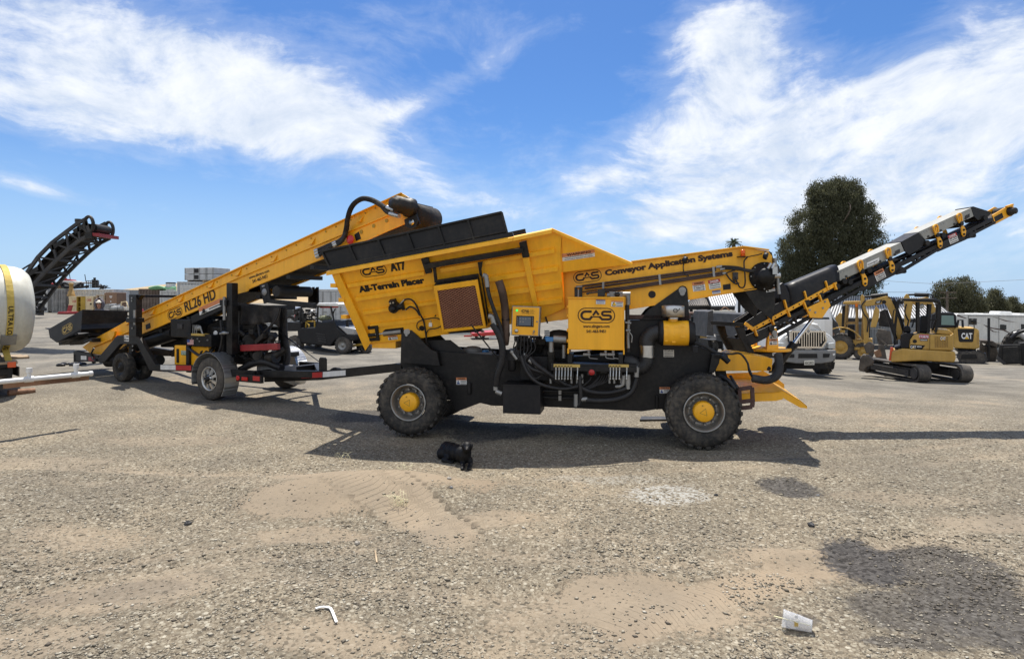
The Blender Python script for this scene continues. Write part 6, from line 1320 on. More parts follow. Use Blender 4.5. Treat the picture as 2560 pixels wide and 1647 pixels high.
# ------------------------------------------------------------------ left edge: tank truck, milling machine
def pb(mb, F, pts, w, t):                          # prism from photo points on plane w, thickness t away from the viewer
 return mb.prism([F.px(x, y, w) for x, y in pts], (0, t, 0))
N0 = V((0, -1, 0))
def build_tank_truck():
 F = Fr(-9.85, 11.75, R(50), .15); px = F.px
 atz = lambda x, y, z: F.I @ (V((0, 0, CAMZ))+ray(x, y)*((CAMZ-z)/((y-HOR)/FPX)))
 t = thing('flatbed_truck', 'flatbed water truck cut by the left frame edge, white spray pipe across its rear', 'truck', F)
 mb = MB(); a = px(40, 905, .0); z = a.z; mb.box((-5, -.05, z-.10), (a.x, 1.95, z-.03)); mb.box((-5, .3, z-.32), (a.x-.1, .45, z-.10)); mb.box((-5, 1.5, z-.32), (a.x-.1, 1.65, z-.10)); mb.box((a.x-.14, -.03, z-.5), (a.x-.06, 1.9, z-.1)); fr = mb.build('frame', 'black_dusty', t, F, .01)
 mb = MB()
 for k in range(10): mb.box((-5, k*.2-.05, z-.03), (a.x+.02+(.42 if k > 5 else .0)+.03*(k % 3), k*.2+.13, z+.012+.004*(k % 2)))
 mb.build('deck', 'wood', t, F, .004)
 mb = MB(); p, q = px(19, 919, -.07), px(40, 904, -.07); mb.box((p.x, -.08, p.z), (q.x, -.05, q.z)); mb.build('marker_light', 'orange', t, F, .006)
 for w in (.02, .34, 1.36, 1.66):
  c = V((a.x-.62, w, .5)); o = tyre_mb(c, .5, .28, V((0, 1, 0)), .28, 26, .012).build('wheel', 'rubber_dirty', t, F); mb = MB(); mb.lathe([(0, .28), (.10, .22), (.12, .1), (.05, .08), (.04, 0)], c, (0, 1, 0), 28); bolts(mb, c+V((0, .1, 0)), V((0, 1, 0)), .16, 8, .02, .04); mb.build('rim', 'white_dirty', o, F)
 mb = MB(); mb.box((a.x+.04, .03, .38), (a.x+.06, .65, z-.1)); mb.build('mud_flap', 'rubber', t, F)
 mb = MB(); p0, p1 = atz(-80, 962, .84), atz(222, 934, .84); mb.cyl(p0, p1, .036, n=14); mb.lathe([(0, .042), (.05, .042), (.055, 0)], p1, (p1-p0).normalized(), 14)
 for tt in (.47, .88): c = p0+(p1-p0)*tt; mb.cyl(c-(p1-p0).normalized()*.06, c+(p1-p0).normalized()*.05, .046, n=14); mb.cyl(c, c+V((0, 0, .12)), .027, n=12); mb.cyl(c+V((0, 0, .10)), c+V((0, 0, .17)), .04, n=12)
 sp = mb.build('spray_pipe', 'pvc', t, F)
 mb = MB(); mb.beam(p0+V((0, .05, -.07)), p1+V((0, .05, -.07)), .08, .07); mb.build('pipe_beam', 'rusty', t, F)
 mb = MB()
 for tt in (.10, .24): c = p0+(p1-p0)*tt; mb.beam(c+V((0, 0, -.08)), V((min(c.x-.3, a.x-.3), .1, z-.22)), .06, .08)
 mb.build('pipe_bracket', 'black_dusty', t, F)
 mb = MB(); mb.tube([px(20, 983, .2), px(87, 978, .2)], .07, 16, 0, cap=False); mb.cyl(px(80, 978.5, .2), px(82, 978, .2), .055); mb.build('drain_pipe', 'rusty', t, F)
 mb = MB(); mb.box((-5, -.02, .42), (a.x-.05, .06, .55)); mb.build('bumper', 'black_dusty', t, F, .01)
 # the tank on the deck
 r = .90; cx = px(72, 781, .95); zc = z+.015+.12+r
 tk = thing('water_tank', 'large white plastic horizontal tank strapped on the flatbed truck', 'tank', F)
 mb = MB(); prof = [(-5.5, r), (-4.2, r), (-4.18, r*.985), (-4.1, r*.985), (-4.08, r), (-2.0, r), (-1.98, r*.985), (-1.9, r*.985), (-1.88, r), (-.40, r), (-.26, r*.985), (-.14, r*.94), (-.05, r*.84), (-.01, r*.66), (0, r*.3), (0.0, 0)]
 mb.lathe(prof, V((cx.x, 0.95, zc)), (1, 0, 0), 56); b = mb.build('shell', 'white_plastic', tk, F)
 mb = MB()
 for u in (-.75, -1.9): mb.box((cx.x+u-.2, .45, z+.012), (cx.x+u+.2, 1.8, z+.5))
 mb.build('cradle', 'white_plastic', tk, F, .02)
 mb = MB(); vs = []
 st = thing('ratchet_strap', 'yellow ratchet strap with black lettering wrapped round the white tank', 'strap', F)
 n = 40; mb = MB(); ring = [(0.95-(r+.012)*math.cos(R(g)), zc+(r+.012)*math.sin(R(g))) for g in np.linspace(-62, 242, n)]
 u0 = cx.x-.46
 for i in range(n-1): (y0, z0), (y1, z1) = ring[i], ring[i+1]; mb.hexa([(u0-.055, y0, z0), (u0+.055, y0, z0), (u0+.055, y1, z1), (u0-.055, y1, z1)]+[(u0-.055, y0*1.0+(y0-0.95)*.012, z0+(z0-zc)*.012), (u0+.055, y0+(y0-0.95)*.012, z0+(z0-zc)*.012), (u0+.055, y1+(y1-0.95)*.012, z1+(z1-zc)*.012), (u0-.055, y1+(y1-0.95)*.012, z1+(z1-zc)*.012)])
 y0, z0 = ring[0]; mb.beam((u0, y0, z0), (u0, .1, z-.1), .11, .015, up=(0, 1, 0)); s = mb.build('webbing', 'strap', st, F)
 mb = MB(); vs, fs, ar = glyphs('ULTRA LOADHUGGER', .02); L = 1.30; rr = r+.028
 def wrap(a, bq): g = R(4)-a*L/rr; return V((u0-.04+bq*.08+.0, 0.95-rr*math.cos(g), zc+rr*math.sin(g)))
 mb.add([wrap(q[0], q[1]) for q in vs], fs); mb.build('lettering', 'ink', s, F)
 mb = MB(); g = R(-40); mb.obox(V((u0, 0.95-rr*math.cos(g), zc+rr*math.sin(g))), (.12, 0, 0), (0, .03, .02), (0, -.05, .09)); mb.build('ratchet', 'greysteel', st, F)
build_tank_truck()
def build_milling():
 F = Fr(-14.6, 22, 0.0); px = F.px
 t = thing('milling_machine', 'dark milling machine with its arched lattice loading conveyor raised behind the white tank', 'road planer', F)
 top = [(20, 760), (45, 720), (66, 684), (95, 643), (130, 607), (165, 580), (195, 558), (214, 548)]; bot = [(38, 776), (62, 742), (84, 712), (112, 680), (142, 650), (172, 622), (200, 600), (224, 588)]
 mb = MB(); A = [px(*p, 0) for p in top]; B = [px(*p, 0) for p in bot]; W = 1.1
 for dy in (0, W):
  d = V((0, dy, 0))
  for P in (A, B):
   for i in range(len(P)-1): mb.beam(P[i]+d, P[i+1]+d, .09, .11)
  for i in range(len(A)): mb.beam(A[i]+d, B[i]+d, .06, .07)
  for i in range(len(A)-1): mb.beam(A[i]+d, B[i+1]+d, .05, .06)
 for i in range(len(B)):
  mb.beam(B[i], B[i]+V((0, W, 0)), .09, .09)
  if i < len(B)-1: mb.beam(B[i], B[i+1]+V((0, W, 0)), .05, .05)
 cv = mb.build('lattice_frame', 'darkgrey', t, F)
 mb = MB(); d = V((0, .05, 0)); e = V((0, W-.05, 0))
 for k in (.25, .62):
  C = [a+(b-a)*k for a, b in zip(A, B)]
  for i in range(len(C)-1): mb.add([C[i]+d, C[i+1]+d, C[i+1]+e, C[i]+e], [(0, 1, 2, 3)])
 mb.build('belt', 'belt', t, F)
 mb = MB()
 for i in range(len(A)-1):
  if i % 2 == 0: q = A[i]*.6+A[i+1]*.4; mb.prism([q+V((-.3, -.03, -.32)), q+V((.22, -.03, .02)), q+V((.28, -.03, -.12)), q+V((-.2, -.03, -.46))], (0, .03, 0))
 mb.build('side_panel', 'black_dusty', t, F)
 mb = MB()
 for (x, y, w) in ((222, 562, 0.0), (222, 566, W)):
  c = px(x, y, 0)+V((0, w, 0)); ring = [c+V((.30*math.cos(R(g))*.55, 0, .30*math.sin(R(g)))) for g in range(0, 361, 20)]; mb.tube(ring, .06, 8, 0)
 mb.cyl(px(198, 548, .4), px(198, 556, .4), .14, n=12); mb.build('guard_loop', 'grime', t, F)
 mb = MB(); c = px(232, 570, .15); mb.cyl(c, c+V((0, .8, 0)), .17, n=16); mb.beam(px(214, 590, 0), px(232, 588, 0), .1, .2); mb.build('head_drum', 'black_dusty', t, F)
 mb = MB(); q = px(214, 583, 0); mb.hexa([q+V((0, -.02, -.08)), q+V((.5, -.02, -.12)), q+V((.5, W, -.12)), q+V((0, W, -.08)), q+V((0, -.02, .02)), q+V((.5, -.02, -.0)), q+V((.5, W, -.0)), q+V((0, W, .02))]); mb.build('red_plate', 'darkred', t, F)
 mb = MB(); mb.tube([px(205, 612, W), px(190, 645, W), px(165, 675, W), px(130, 705, W)], .03, 8); mb.tube([px(265, 575, W*.9), px(275, 572, W*.9), px(278, 580, W)], .03); mb.cyl(px(48, 678, .5), px(92, 651, .5), .03); mb.build('hose', 'hose', t, F)
 # body mostly hidden by the tank
 mb = MB(); mb.box((-10, .0, .9), (-5.6, 2.2, 2.0)); mb.prism([V((-5.6, 0, .9)), V((-5.1, 0, 1.3)), V((-4.9, 0, 2.0)), V((-5.6, 0, 2.0))], (0, 2.2, 0)); mb.beam((-5.2, .5, 1.6), (-3.6, .5, 1.7), .25, .25); mb.build('body', 'black_dusty', t, F, .05)
 for w in (.1, 1.6):
  for u in (-6.3, -9.4):
   mb = MB(); o = [(u-.6, .12), (u-.45, 0), (u+.45, 0), (u+.6, .12), (u+.6, .35), (u+.4, .5), (u-.4, .5), (u-.6, .35)]; mb.prism([V((x, w, z)) for x, z in o], (0, .4, 0)); mb.box((u-.12, w+.1, .5), (u+.12, w+.3, .95)); mb.build('track', 'rubber', t, F, .02)
build_milling()
# ------------------------------------------------------------------ left background: containers and stored goods
CD = [0]
def container(px_l, px_r, y_top, y_base, d, yaw, length, mat, label, corr=True, door=False, ht=2.6, group=None):
 d = ground_at(px_l, y_base).y; CD[0] = d
 l, r = at_depth(px_l, y_base, d), at_depth(px_r, y_base, d)
 g = float(terrain(l.x, l.y)); zt = at_depth(px_l, y_top, d).z; H = zt-g; W = (r-l).length
 F = Fr(l.x, l.y, yaw, g); t = thing('shipping_container', label, 'container', F, group)
 mb = MB()
 if corr:
  n = max(6, int(W/.28)); pts = []
  for i in range(n):
   u = W*i/n; s = W/n
   pts += [V((u, 0, 0)), V((u+s*.35, 0, 0)), V((u+s*.5, .05, 0)), V((u+s*.85, .05, 0))]
  pts += [V((W, 0, 0)), V((W, length, 0)), V((0, length, 0))]
  mb.prism([p+V((0, .04, .12)) for p in pts], (0, 0, H-.2))
 else: mb.box((0, .04, .12), (W, length, H-.02))
 b = mb.build('body', mat, t, F)
 mb = MB();
 for (x0, x1, z0, z1) in ((-.03, .10, 0, H), (W-.10, W+.03, 0, H), (0.1, W-.1, H-.13, H), (0.1, W-.1, 0, .13)): mb.box((x0, 0, z0), (x1, .12, z1))
 mb.box((-.03, .12, H-.1), (.03, length, H)); mb.box((W-.03, .12, H-.1), (W+.03, length, H)); mb.build('frame', mat, t, F, .01)
 if door:
  mb = MB()
  for k in (0, 1):
   x0 = .1+k*(W-.2)/2; mb.box((x0+.02, .0, .16), (x0+(W-.2)/2-.02, .045, H-.16))
  dr = mb.build('door', mat, t, F, .01); mb = MB()
  for x in (.18, .38, .62, .82): mb.cyl((W*x, -.04, .15), (W*x, -.04, H-.15), .025, n=8); mb.obox((W*x+.1, -.04, 1.05), (.14, 0, 0), (0, .012, 0), (0, 0, .02))
  mb.build('lock_bar', 'greysteel', dr, F)
  mb = MB()
  for z in (.33, .66):
   for k in (0, 1): x0 = .1+k*(W-.2)/2; mb.box((x0+.1, -.012, H*z-.02), (x0+(W-.2)/2-.1, .0, H*z+.02))
  mb.build('door_ridge', mat, dr, F)
 return t, F, W, H
container(86, 118, 722, 781, 70, 0, 6, 'white_dirty', 'pale shipping container farthest left, half hidden by the milling machine conveyor')
container(99, 129, 719.5, 780, 66, R(4), 2.4, 'olive', 'faded olive green container with its face to the yard, beside the dark grey container doors', corr=False)
container(130, 162, 722.5, 781.5, 63, R(2), 6, 'cont_grey', 'weathered dark grey container seen on its closed doors at far left', door=True)
_t, _Fw, _W, _H = container(166, 283, 723, 781, 62.5, 0, 2.6, 'cont_white', 'long whitish corrugated container behind the wooden crates'); DW = CD[0]
container(347, 399, 722, 782, 56, R(1), 2.6, 'cont_brown', 'rusty brown container in front of the white corrugated wall')
container(400, 447, 727, 783, 57, 0, 2.6, 'cont_white', 'short white corrugated container beside the brown one, green pipes above', group=None); DC = CD[0]
container(443, 512, 704, 786, 42, R(2), 5, 'cont_light', 'light grey storage container with a roll-up door, two metal crates on its roof'); DG = CD[0]
def on_roll_door():
 F = Fr(*(lambda p: (p.x, p.y))(at_depth(443, 786, DG)), R(2), 0)
 p, q = F.px(450, 775, -.01), F.px(505, 713, -.01); mb = MB()
 n = 14
 for k in range(n): z0 = p.z+(q.z-p.z)*k/n; mb.box((p.x, -.03, z0), (q.x, .0, z0+(q.z-p.z)/n*.86))
 o = mb.build('roll_up_door', 'white_dirty', [x for x in bpy.data.objects if x.get('label', '').startswith('light grey storage')][0], F, .005)
 mb = MB(); a, b = F.px(473, 709, -.006), F.px(484, 707, -.006); mb.box((a.x, -.008, a.z), (b.x, 0, b.z)); mb.build('name_plate', 'greysteel', o.parent, F)
on_roll_door()
for i, (y0, y1, lab) in enumerate(((700.5, 685.5, 'lower long grey metal crate stacked on the storage container roof'), (685, 669.5, 'upper long grey metal crate stacked on the other crate'))):
 p = at_depth(461, y0, DG+.3); q = at_depth(525, y1, DG+.3); F = Fr(p.x, p.y, R(-14), p.z-(0 if i else .0)); W = (q.x-p.x); H = q.z-p.z
 t = thing('metal_crate', lab, 'crate', F, 'long metal crates stacked on the container'); mb = MB(); mb.box((0, 0, 0), (W*1.35, 2.2, H-.01)); b = mb.build('body', 'cont_light', t, F, .03)
 mb = MB(); mb.box((W*.46, -.01, .08), (W*.66, .0, H-.1)); mb.build('opening', 'ink', b, F)
 mb = MB()
 for x in (.02, .43, .69, .98, 1.03, 1.3): mb.box((W*x, -.03, 0), (W*x+.06, .0, H-.02))
 mb.build('edge_post', 'greysteel', t, F)
 if i == 0:
  mb = MB();
  for x in (.1, .8, 1.2): mb.box((W*x, .1, -.22), (W*x+.15, 2.0, 0))
  mb.build('skid', 'wood', t, F)
# fence, wall, goods
def fence_panel(x0, y0, x1, y1, ytop, d, mat, label):
 a, b = at_depth(x0, y0, d), at_depth(x1, y1, d); g = float(terrain(a.x, a.y)); F = Fr(a.x, a.y, math.atan2(b.y-a.y, b.x-a.x), g); L = (b-a).to_2d().length; H = at_depth(x0, ytop, d).z-g
 t = thing('metal_fence', label, 'fence', F); n = int(L/.3); pts = []
 for i in range(n): u = L*i/n; s = L/n; pts += [V((u, 0, .05)), V((u+s*.4, 0, .05)), V((u+s*.5, .04, .05)), V((u+s*.9, .04, .05))]
 pts += [V((L, 0, .05)), V((L, .06, .05)), V((0, .06, .05))]; mb = MB(); mb.prism(pts, (0, 0, H)); mb.build('sheet', mat, t, F)
 mb = MB()
 for i in range(int(L/3)+1): mb.box((i*3, -.05, 0), (i*3+.08, 0, H+.05))
 mb.build('post', 'greysteel', t, F)
 mb = MB(); mb.box((0, -.03, H*.62), (L, 0, H*.62+.08)); mb.build('rail', 'greysteel', t, F)
fence_panel(291, 779, 349, 779, 726, 72, 'fence', 'grey corrugated metal fence between the white container and the brown container')
def crate(x0, x1, ytop, ybase, d, dep, mat, label, cat='crate', name='wooden_crate', yaw=0):
 d = ground_at(x0, ybase+.7).y-.6; a = at_depth(x0, ybase, d); g = float(terrain(a.x, a.y)); b = at_depth(x1, ytop, d); F = Fr(a.x, a.y, yaw, g); W = b.x-a.x; H = b.z-g
 t = thing(name, label, cat, F); return t, F, W, H
t, F, W, H = crate(172, 191, 740.5, 781, 58, .8, 'cream', 'left pale wooden crate standing on end beside the yellow shelf', name='wooden_crate'); MB().box((0, 0, 0), (W, .9, H)).build('box', 'cream', t, F, .02)
mb = MB()
for z in (.05, .45, .9): mb.box((-.02, -.03, H*z), (W+.02, 0, H*z+.1))
mb.build('batten', 'cream', t, F); text_px(F, (V((0, -.005, 0)), N0), 'CASE', (180, 756), (190.5, 756), 6, 'inkred', t, .02)
t, F, W, H = crate(191.5, 213, 741, 781, 58, .8, 'mustard', 'open yellow shelf cabinet between the two wooden crates', 'shelf', 'shelf_cabinet'); mb = MB(); mb.box((0, 0, 0), (.06, .9, H)); mb.box((W*.45, 0, 0), (W, .9, H)); mb.box((0, .85, 0), (W, .9, H)); mb.box((0, 0, H-.05), (W, .9, H)); c = mb.build('carcass', 'mustard', t, F, .01); mb = MB()
for z in (.35, .62): mb.box((.06, .1, H*z), (W*.45, .85, H*z+.05))
mb.build('shelf', 'mustard', t, F)
t, F, W, H = crate(213.5, 233, 740.5, 781, 58, .8, 'cream', 'right pale wooden crate with a knot hole, beside the yellow shelf'); MB().box((0, 0, 0), (W, .9, H)).build('box', 'cream', t, F, .02); text_px(F, (V((0, -.005, 0)), N0), 'CASE', (217, 753), (228, 753), 6, 'inkred', t, .02); mb = MB(); q = F.px(227, 760, -.004); mb.lathe([(0, .1), (.003, 0)], q, N0, 10); mb.build('knot_hole', 'ink', t, F)
t, F, W, H = crate(252, 292, 731, 781, 57, 1.5, 'cardboard', 'big brown cardboard box behind the hooded worker', 'box', 'cardboard_box'); mb = MB(); mb.box((W*.3, 0, 0), (W, 1.5, H)); mb.box((0, .5, 0), (W*.3, 1.5, H*.98)); b = mb.build('box', 'cardboard', t, F, .03)
mb = MB();
for (x, y, w, h) in ((277, 741, 7, 2), (277, 744, 5, 1.2), (277, 753.5, 2.2, 3)): p, q = F.px(x-w/2, y+h/2, -.006), F.px(x+w/2, y-h/2, -.006); mb.quad(p, V((q.x, p.y, p.z)), q, V((p.x, p.y, q.z)))
mb.build('stamp', 'inkwhite', b, F)
t, F, W, H = crate(240, 262, 737, 781, 56, .5, 'wood', 'open wooden frame in front of the cardboard box', 'frame', 'timber_stand'); mb = MB();
for (a, b_) in (((0, 0, 0), (.12, .3, H)), ((W-.12, 0, 0), (W, .3, H)), ((.12, 0, H-.12), (W-.12, .3, H)), ((.12, 0, H*.4), (W-.12, .3, H*.4+.1))): mb.box(a, b_)
mb.build('timber', 'wood', t, F, .01)
t, F, W, H = crate(165, 181, 763, 783, 55, .2, 'darkred', 'dark red panel leaning beside the left wooden crate', 'panel', 'leaning_panel'); mb = MB(); mb.prism([V((0, 0, 0)), V((W*.6, 0, 0)), V((W, 0, H)), V((W*.38, 0, H))], (0, .12, 0)); mb.build('sheet', 'darkred', t, F, .01)
t, F, W, H = crate(142, 170, 779, 784.5, 52, .8, 'red', 'flat red slab lying on the ground below the leaning red panel', 'slab', 'flat_slab'); MB().prism([V((0, 0, .02)), V((W, 0, .02)), V((W*.98, 0, H)), V((W*.1, 0, H))], (0, 1.4, 0)).build('sheet', 'darkred', t, F, .04)
# equipment standing on the container roofs
def roof_kit():
 d = DW+.4; z0 = _H+_Fw.M.translation.z
 F = Fr(at_depth(112, 722, d).x, DW+.6, 0, z0); px = F.px
 t = thing('red_hopper', 'red machine body stored on the container roof at far left', 'machine', F); mb = MB(); pb(mb, F, [(112, 718), (118, 708), (136, 706), (138, 717)], 0, 1.5); mb.build('body', 'red', t, F, .05); mb = MB(); pb(mb, F, [(138, 716), (140, 706), (150, 703), (152, 716)], .1, 1); pb(mb, F, [(112, 720), (112, 717.5), (152, 716), (152, 720)], .2, 1.); mb.build('base', 'rusty', t, F)
 t = thing('white_machine', 'white sprayer machine with black coiled hoses on the container roof', 'machine', F); mb = MB(); pb(mb, F, [(155, 716), (155, 702), (182, 702), (183, 716)], .2, 1.4); pb(mb, F, [(183, 709), (183, 704), (216, 705), (216, 709)], .3, 1); mb.build('body', 'white_dirty', t, F, .05)
 mb = MB(); pb(mb, F, [(158, 702), (162, 697), (176, 699), (178, 702)], .4, .8); mb.cyl(px(164, 698, .6), px(164, 695, .6), .12); mb.build('lid', 'darkred', t, F)
 mb = MB(); mb.tube([px(152, 713, .1), px(160, 708, 0), (px(172, 711, 0)), px(183, 719, 0), px(196, 712, .05), px(204, 708, 0), px(206, 714, 0), px(196, 718, 0), px(180, 719.5, .0), px(165, 719, .0), px(155, 716, .1)], .13, 8); mb.tube([px(190, 719, .05), px(208, 718, 0), px(218, 715, 0), px(216, 719.5, .1)], .11, 8); mb.build('hose', 'black', t, F)
 mb = MB()
 for (x0, x1, y0, y1) in ((173.5, 176, 684, 702), (212, 215, 686, 705)): mb.cyl(px(x0, y0, .8), px(x1, y1, .8), .035, n=6)
 mb.build('antenna', 'black', t, F)
 t = thing('steel_cage', 'steel mesh cage with three dark pipes standing on the white container roof', 'cage', F); mb = MB()
 for w in (.1, 1.0):
  for x in (217, 222, 227, 231, 239, 247): mb.cyl(px(x, 720, w), px(x, 702, w), .035, n=6)
  for y in (702, 708, 714, 719): mb.cyl(px(217, y, w), px(247, y, w), .035, n=6)
 mb.build('frame', 'darkgrey', t, F); mb = MB()
 for (x, y) in ((236.5, 694), (232.5, 699), (242.5, 700)): mb.cyl(px(x, 720, .5), px(x, y, .5), .12, n=10)
 mb.build('pipe', 'black', t, F)
 t = thing('scrap_pile', 'low pile of dark scrap metal at the right end of the white container roof', 'scrap', F); mb = MB(); rr = random.Random(4)
 for k in range(22): x = rr.uniform(249, 268); q = px(x, rr.uniform(715, 720), .6); d_ = V((rr.uniform(-1, 1), rr.uniform(-1, 1), rr.uniform(-.3, .8))).normalized()*.35; mb.beam(q-d_, q+d_, .08, .06)
 mb.build('pieces', 'darkgrey', t, F)
 DK = ground_at(172, 781.7).y-.6; F2_ = Fr(at_depth(178, 740, DK).x, DK+.05, 0, float(terrain(-44, DK))); q = F2_.px(178, 740, 0); t = thing('breaker_tool', 'small brown hydraulic breaker standing on top of the left wooden crate', 'tool', Fr(F2_.M.translation.x, DK+.05, 0, q.z+F2_.M.translation.z)); mb = MB(); mb.lathe([(0, .36), (.15, .36), (.2, .3), (.5, .28), (.55, .2), (1.1, .17), (1.15, .22), (1.35, .18), (1.36, 0)], F2_.px(178, 740.3, .4), (0, 0, 1), 16); mb.build('body', 'cat_dark', t, F2_)
roof_kit()
def more_left():
 # green pipes and barrel on the white/brown containers
 F = Fr(at_depth(398, 727, DC).x, DC+.4, 0, at_depth(398, 726, DC).z); px = F.px
 t = thing('green_pipes', 'bundle of pale green plastic pipes lying loose on the container roof', 'pipes', F); rr = random.Random(8); mb = MB()
 for k in range(7): y = 718+k*1.2; mb.tube([px(372+k*3, y+2, .3+.2*k), px(395+k*2, y-1+rr.uniform(-2, 2), .3+.2*k), px(418, y+1+rr.uniform(-2, 2), .3+.2*k), px(440, y+rr.uniform(-1, 5), .3+.2*k)], .09, 8)
 mb.build('pipe', 'greenpipe', t, F)
 q = px(427, 722, .8); t = thing('oil_drum', 'pale drum with a black lid on the container roof beside the green pipes', 'drum', Fr(q.x+F.M.translation.x, DC+1.2, 0, F.M.translation.z)); Fd = Fr(q.x+F.M.translation.x, DC+1.2, 0, F.M.translation.z)
 mb = MB(); mb.lathe([(0, .44), (.4, .46), (.42, .48), (.44, .46), (.72, .44)], (0, 0, 0), (0, 0, 1), 24); mb.build('shell', 'white_dirty', t, Fd); mb = MB(); mb.lathe([(.72, .46), (.82, .46), (.84, .38), (.84, 0)], (0, 0, 0), (0, 0, 1), 24); mb.build('lid', 'black', t, Fd)
 # parts pile behind the worker
 g = ground_at(310, 783); F = Fr(g.x, 50, 0, float(terrain(g.x, 50))); px = F.px; t = thing('engine_parts', 'heap of grey engine parts on the ground right of the cardboard box', 'scrap', F); mb = MB()
 for k in range(40): q = px(rr.uniform(266, 297), rr.uniform(762, 781), rr.uniform(0, 1)); r = rr.uniform(.12, .4); (mb.cyl(q-V((r, 0, rr.uniform(-.2, .2))), q+V((r, .1, 0)), r*.6, n=9) if k % 2 else mb.obox(q, (r, 0, rr.uniform(-.1, .1)), (0, r, 0), (0, 0, r*.5)))
 mb.build('pieces', 'greysteel', t, F)
 t = thing('plant_cart', 'small cream engine cart with a tube frame behind the black hopper', 'cart', F); mb = MB(); pb(mb, F, [(300, 776), (300, 768), (322, 768), (322, 776)], .3, 1.2); b = mb.build('body', 'offwhite', t, F, .05); mb = MB()
 mb.tube([px(302, 768, .3), px(304, 755, .3), px(316, 754, .3), px(320, 768, .3)], .05, 6, 0); mb.tube([px(302, 768, 1.3), px(304, 755, 1.3), px(316, 754, 1.3), px(320, 768, 1.3)], .05, 6, 0); mb.build('tube_frame', 'cream', t, F)
 for x in (303, 319):
  c = px(x, 777, .2); c.z = .28; tyre_mb(c, .28, .2, V((0, 1, 0)), .15).build('wheel', 'rubber', t, F)
 g = ground_at(345, 790); F = Fr(g.x, 44, 0, float(terrain(g.x, 44))); t = thing('red_pump', 'small dark red pump set standing in front of the brown container', 'pump', F); mb = MB(); pb(mb, F, [(337, 784), (337, 774), (347, 772), (350, 784)], 0, .6); mb.cyl(F.px(340, 772, .3), F.px(340, 766, .3), .12); mb.build('body', 'darkred', t, F, .05)
 g = ground_at(95, 792); F = Fr(g.x, 48, 0, float(terrain(g.x, 48))); t = thing('scrap_rack', 'dark rack of scrap parts at the foot of the olive container', 'scrap', F); mb = MB()
 for k in range(26): q = F.px(rr.uniform(86, 103), rr.uniform(762, 784), rr.uniform(0, .6)); r = rr.uniform(.08, .3); mb.obox(q, (r, 0, rr.uniform(-.1, .1)), (0, r, 0), (0, 0, r*.4))
 mb.build('pieces', 'darkgrey', t, F)
more_left()
# ------------------------------------------------------------------ middle background: car, utility vehicle, container
container(789, 892, 723, 826, 36, R(-3), 6, 'cont_light', 'light grey container with closed doors behind the utility vehicle', door=True, corr=False)
def build_suv():
 g = ground_at(700, 826); F = Fr(g.x, g.y, R(6), g.z); px = F.px
 t = thing('parked_suv', 'silver grey SUV parked behind the black trailer masts', 'car', F); sd = [(628, 818), (630, 797), (655, 791), (668, 770), (735, 767), (741, 783), (743, 812), (737, 818)]
 mb = MB(); pb(mb, F, sd, 0, 1.8); b = mb.build('body', 'suv', t, F, .12); b.modifiers[0].segments = 3
 mb = MB(); pb(mb, F, [(672, 789), (677, 773), (699, 772), (699, 789)], -.01, .02); pb(mb, F, [(703, 789), (703, 772), (731, 771), (735, 788)], -.01, .02); mb.build('window', 'glass', b, F)
 mb = MB(); pb(mb, F, [(735, 797), (737, 785), (742, 786), (743, 797)], -.02, .3); mb.build('tail_light', 'redlamp', b, F)
 for x in (664, 722, 640):
  if x == 640: continue
  c = px(x, 815, -.03); c.z = .42; o = tyre_mb(c, .42, .25, V((0, 1, 0)), .26).build('wheel', 'rubber', t, F); mb = MB(); mb.lathe([(0, .26), (.03, .24), (.05, .1), (0, .08), (-.01, 0)], c, (0, 1, 0), 20)
  for k in range(6): a = R(k*60); mb.obox(c+V((.15*math.cos(a), .02, .15*math.sin(a))), V((.1*math.cos(a), 0, .1*math.sin(a))), (0, .02, 0), V((-.03*math.sin(a), 0, .03*math.cos(a))))
  mb.build('rim', 'alu', o, F)
  c2 = c+V((0, 1.55, 0)); tyre_mb(c2, .42, .25, V((0, 1, 0)), .26).build('wheel', 'rubber', t, F)
build_suv()
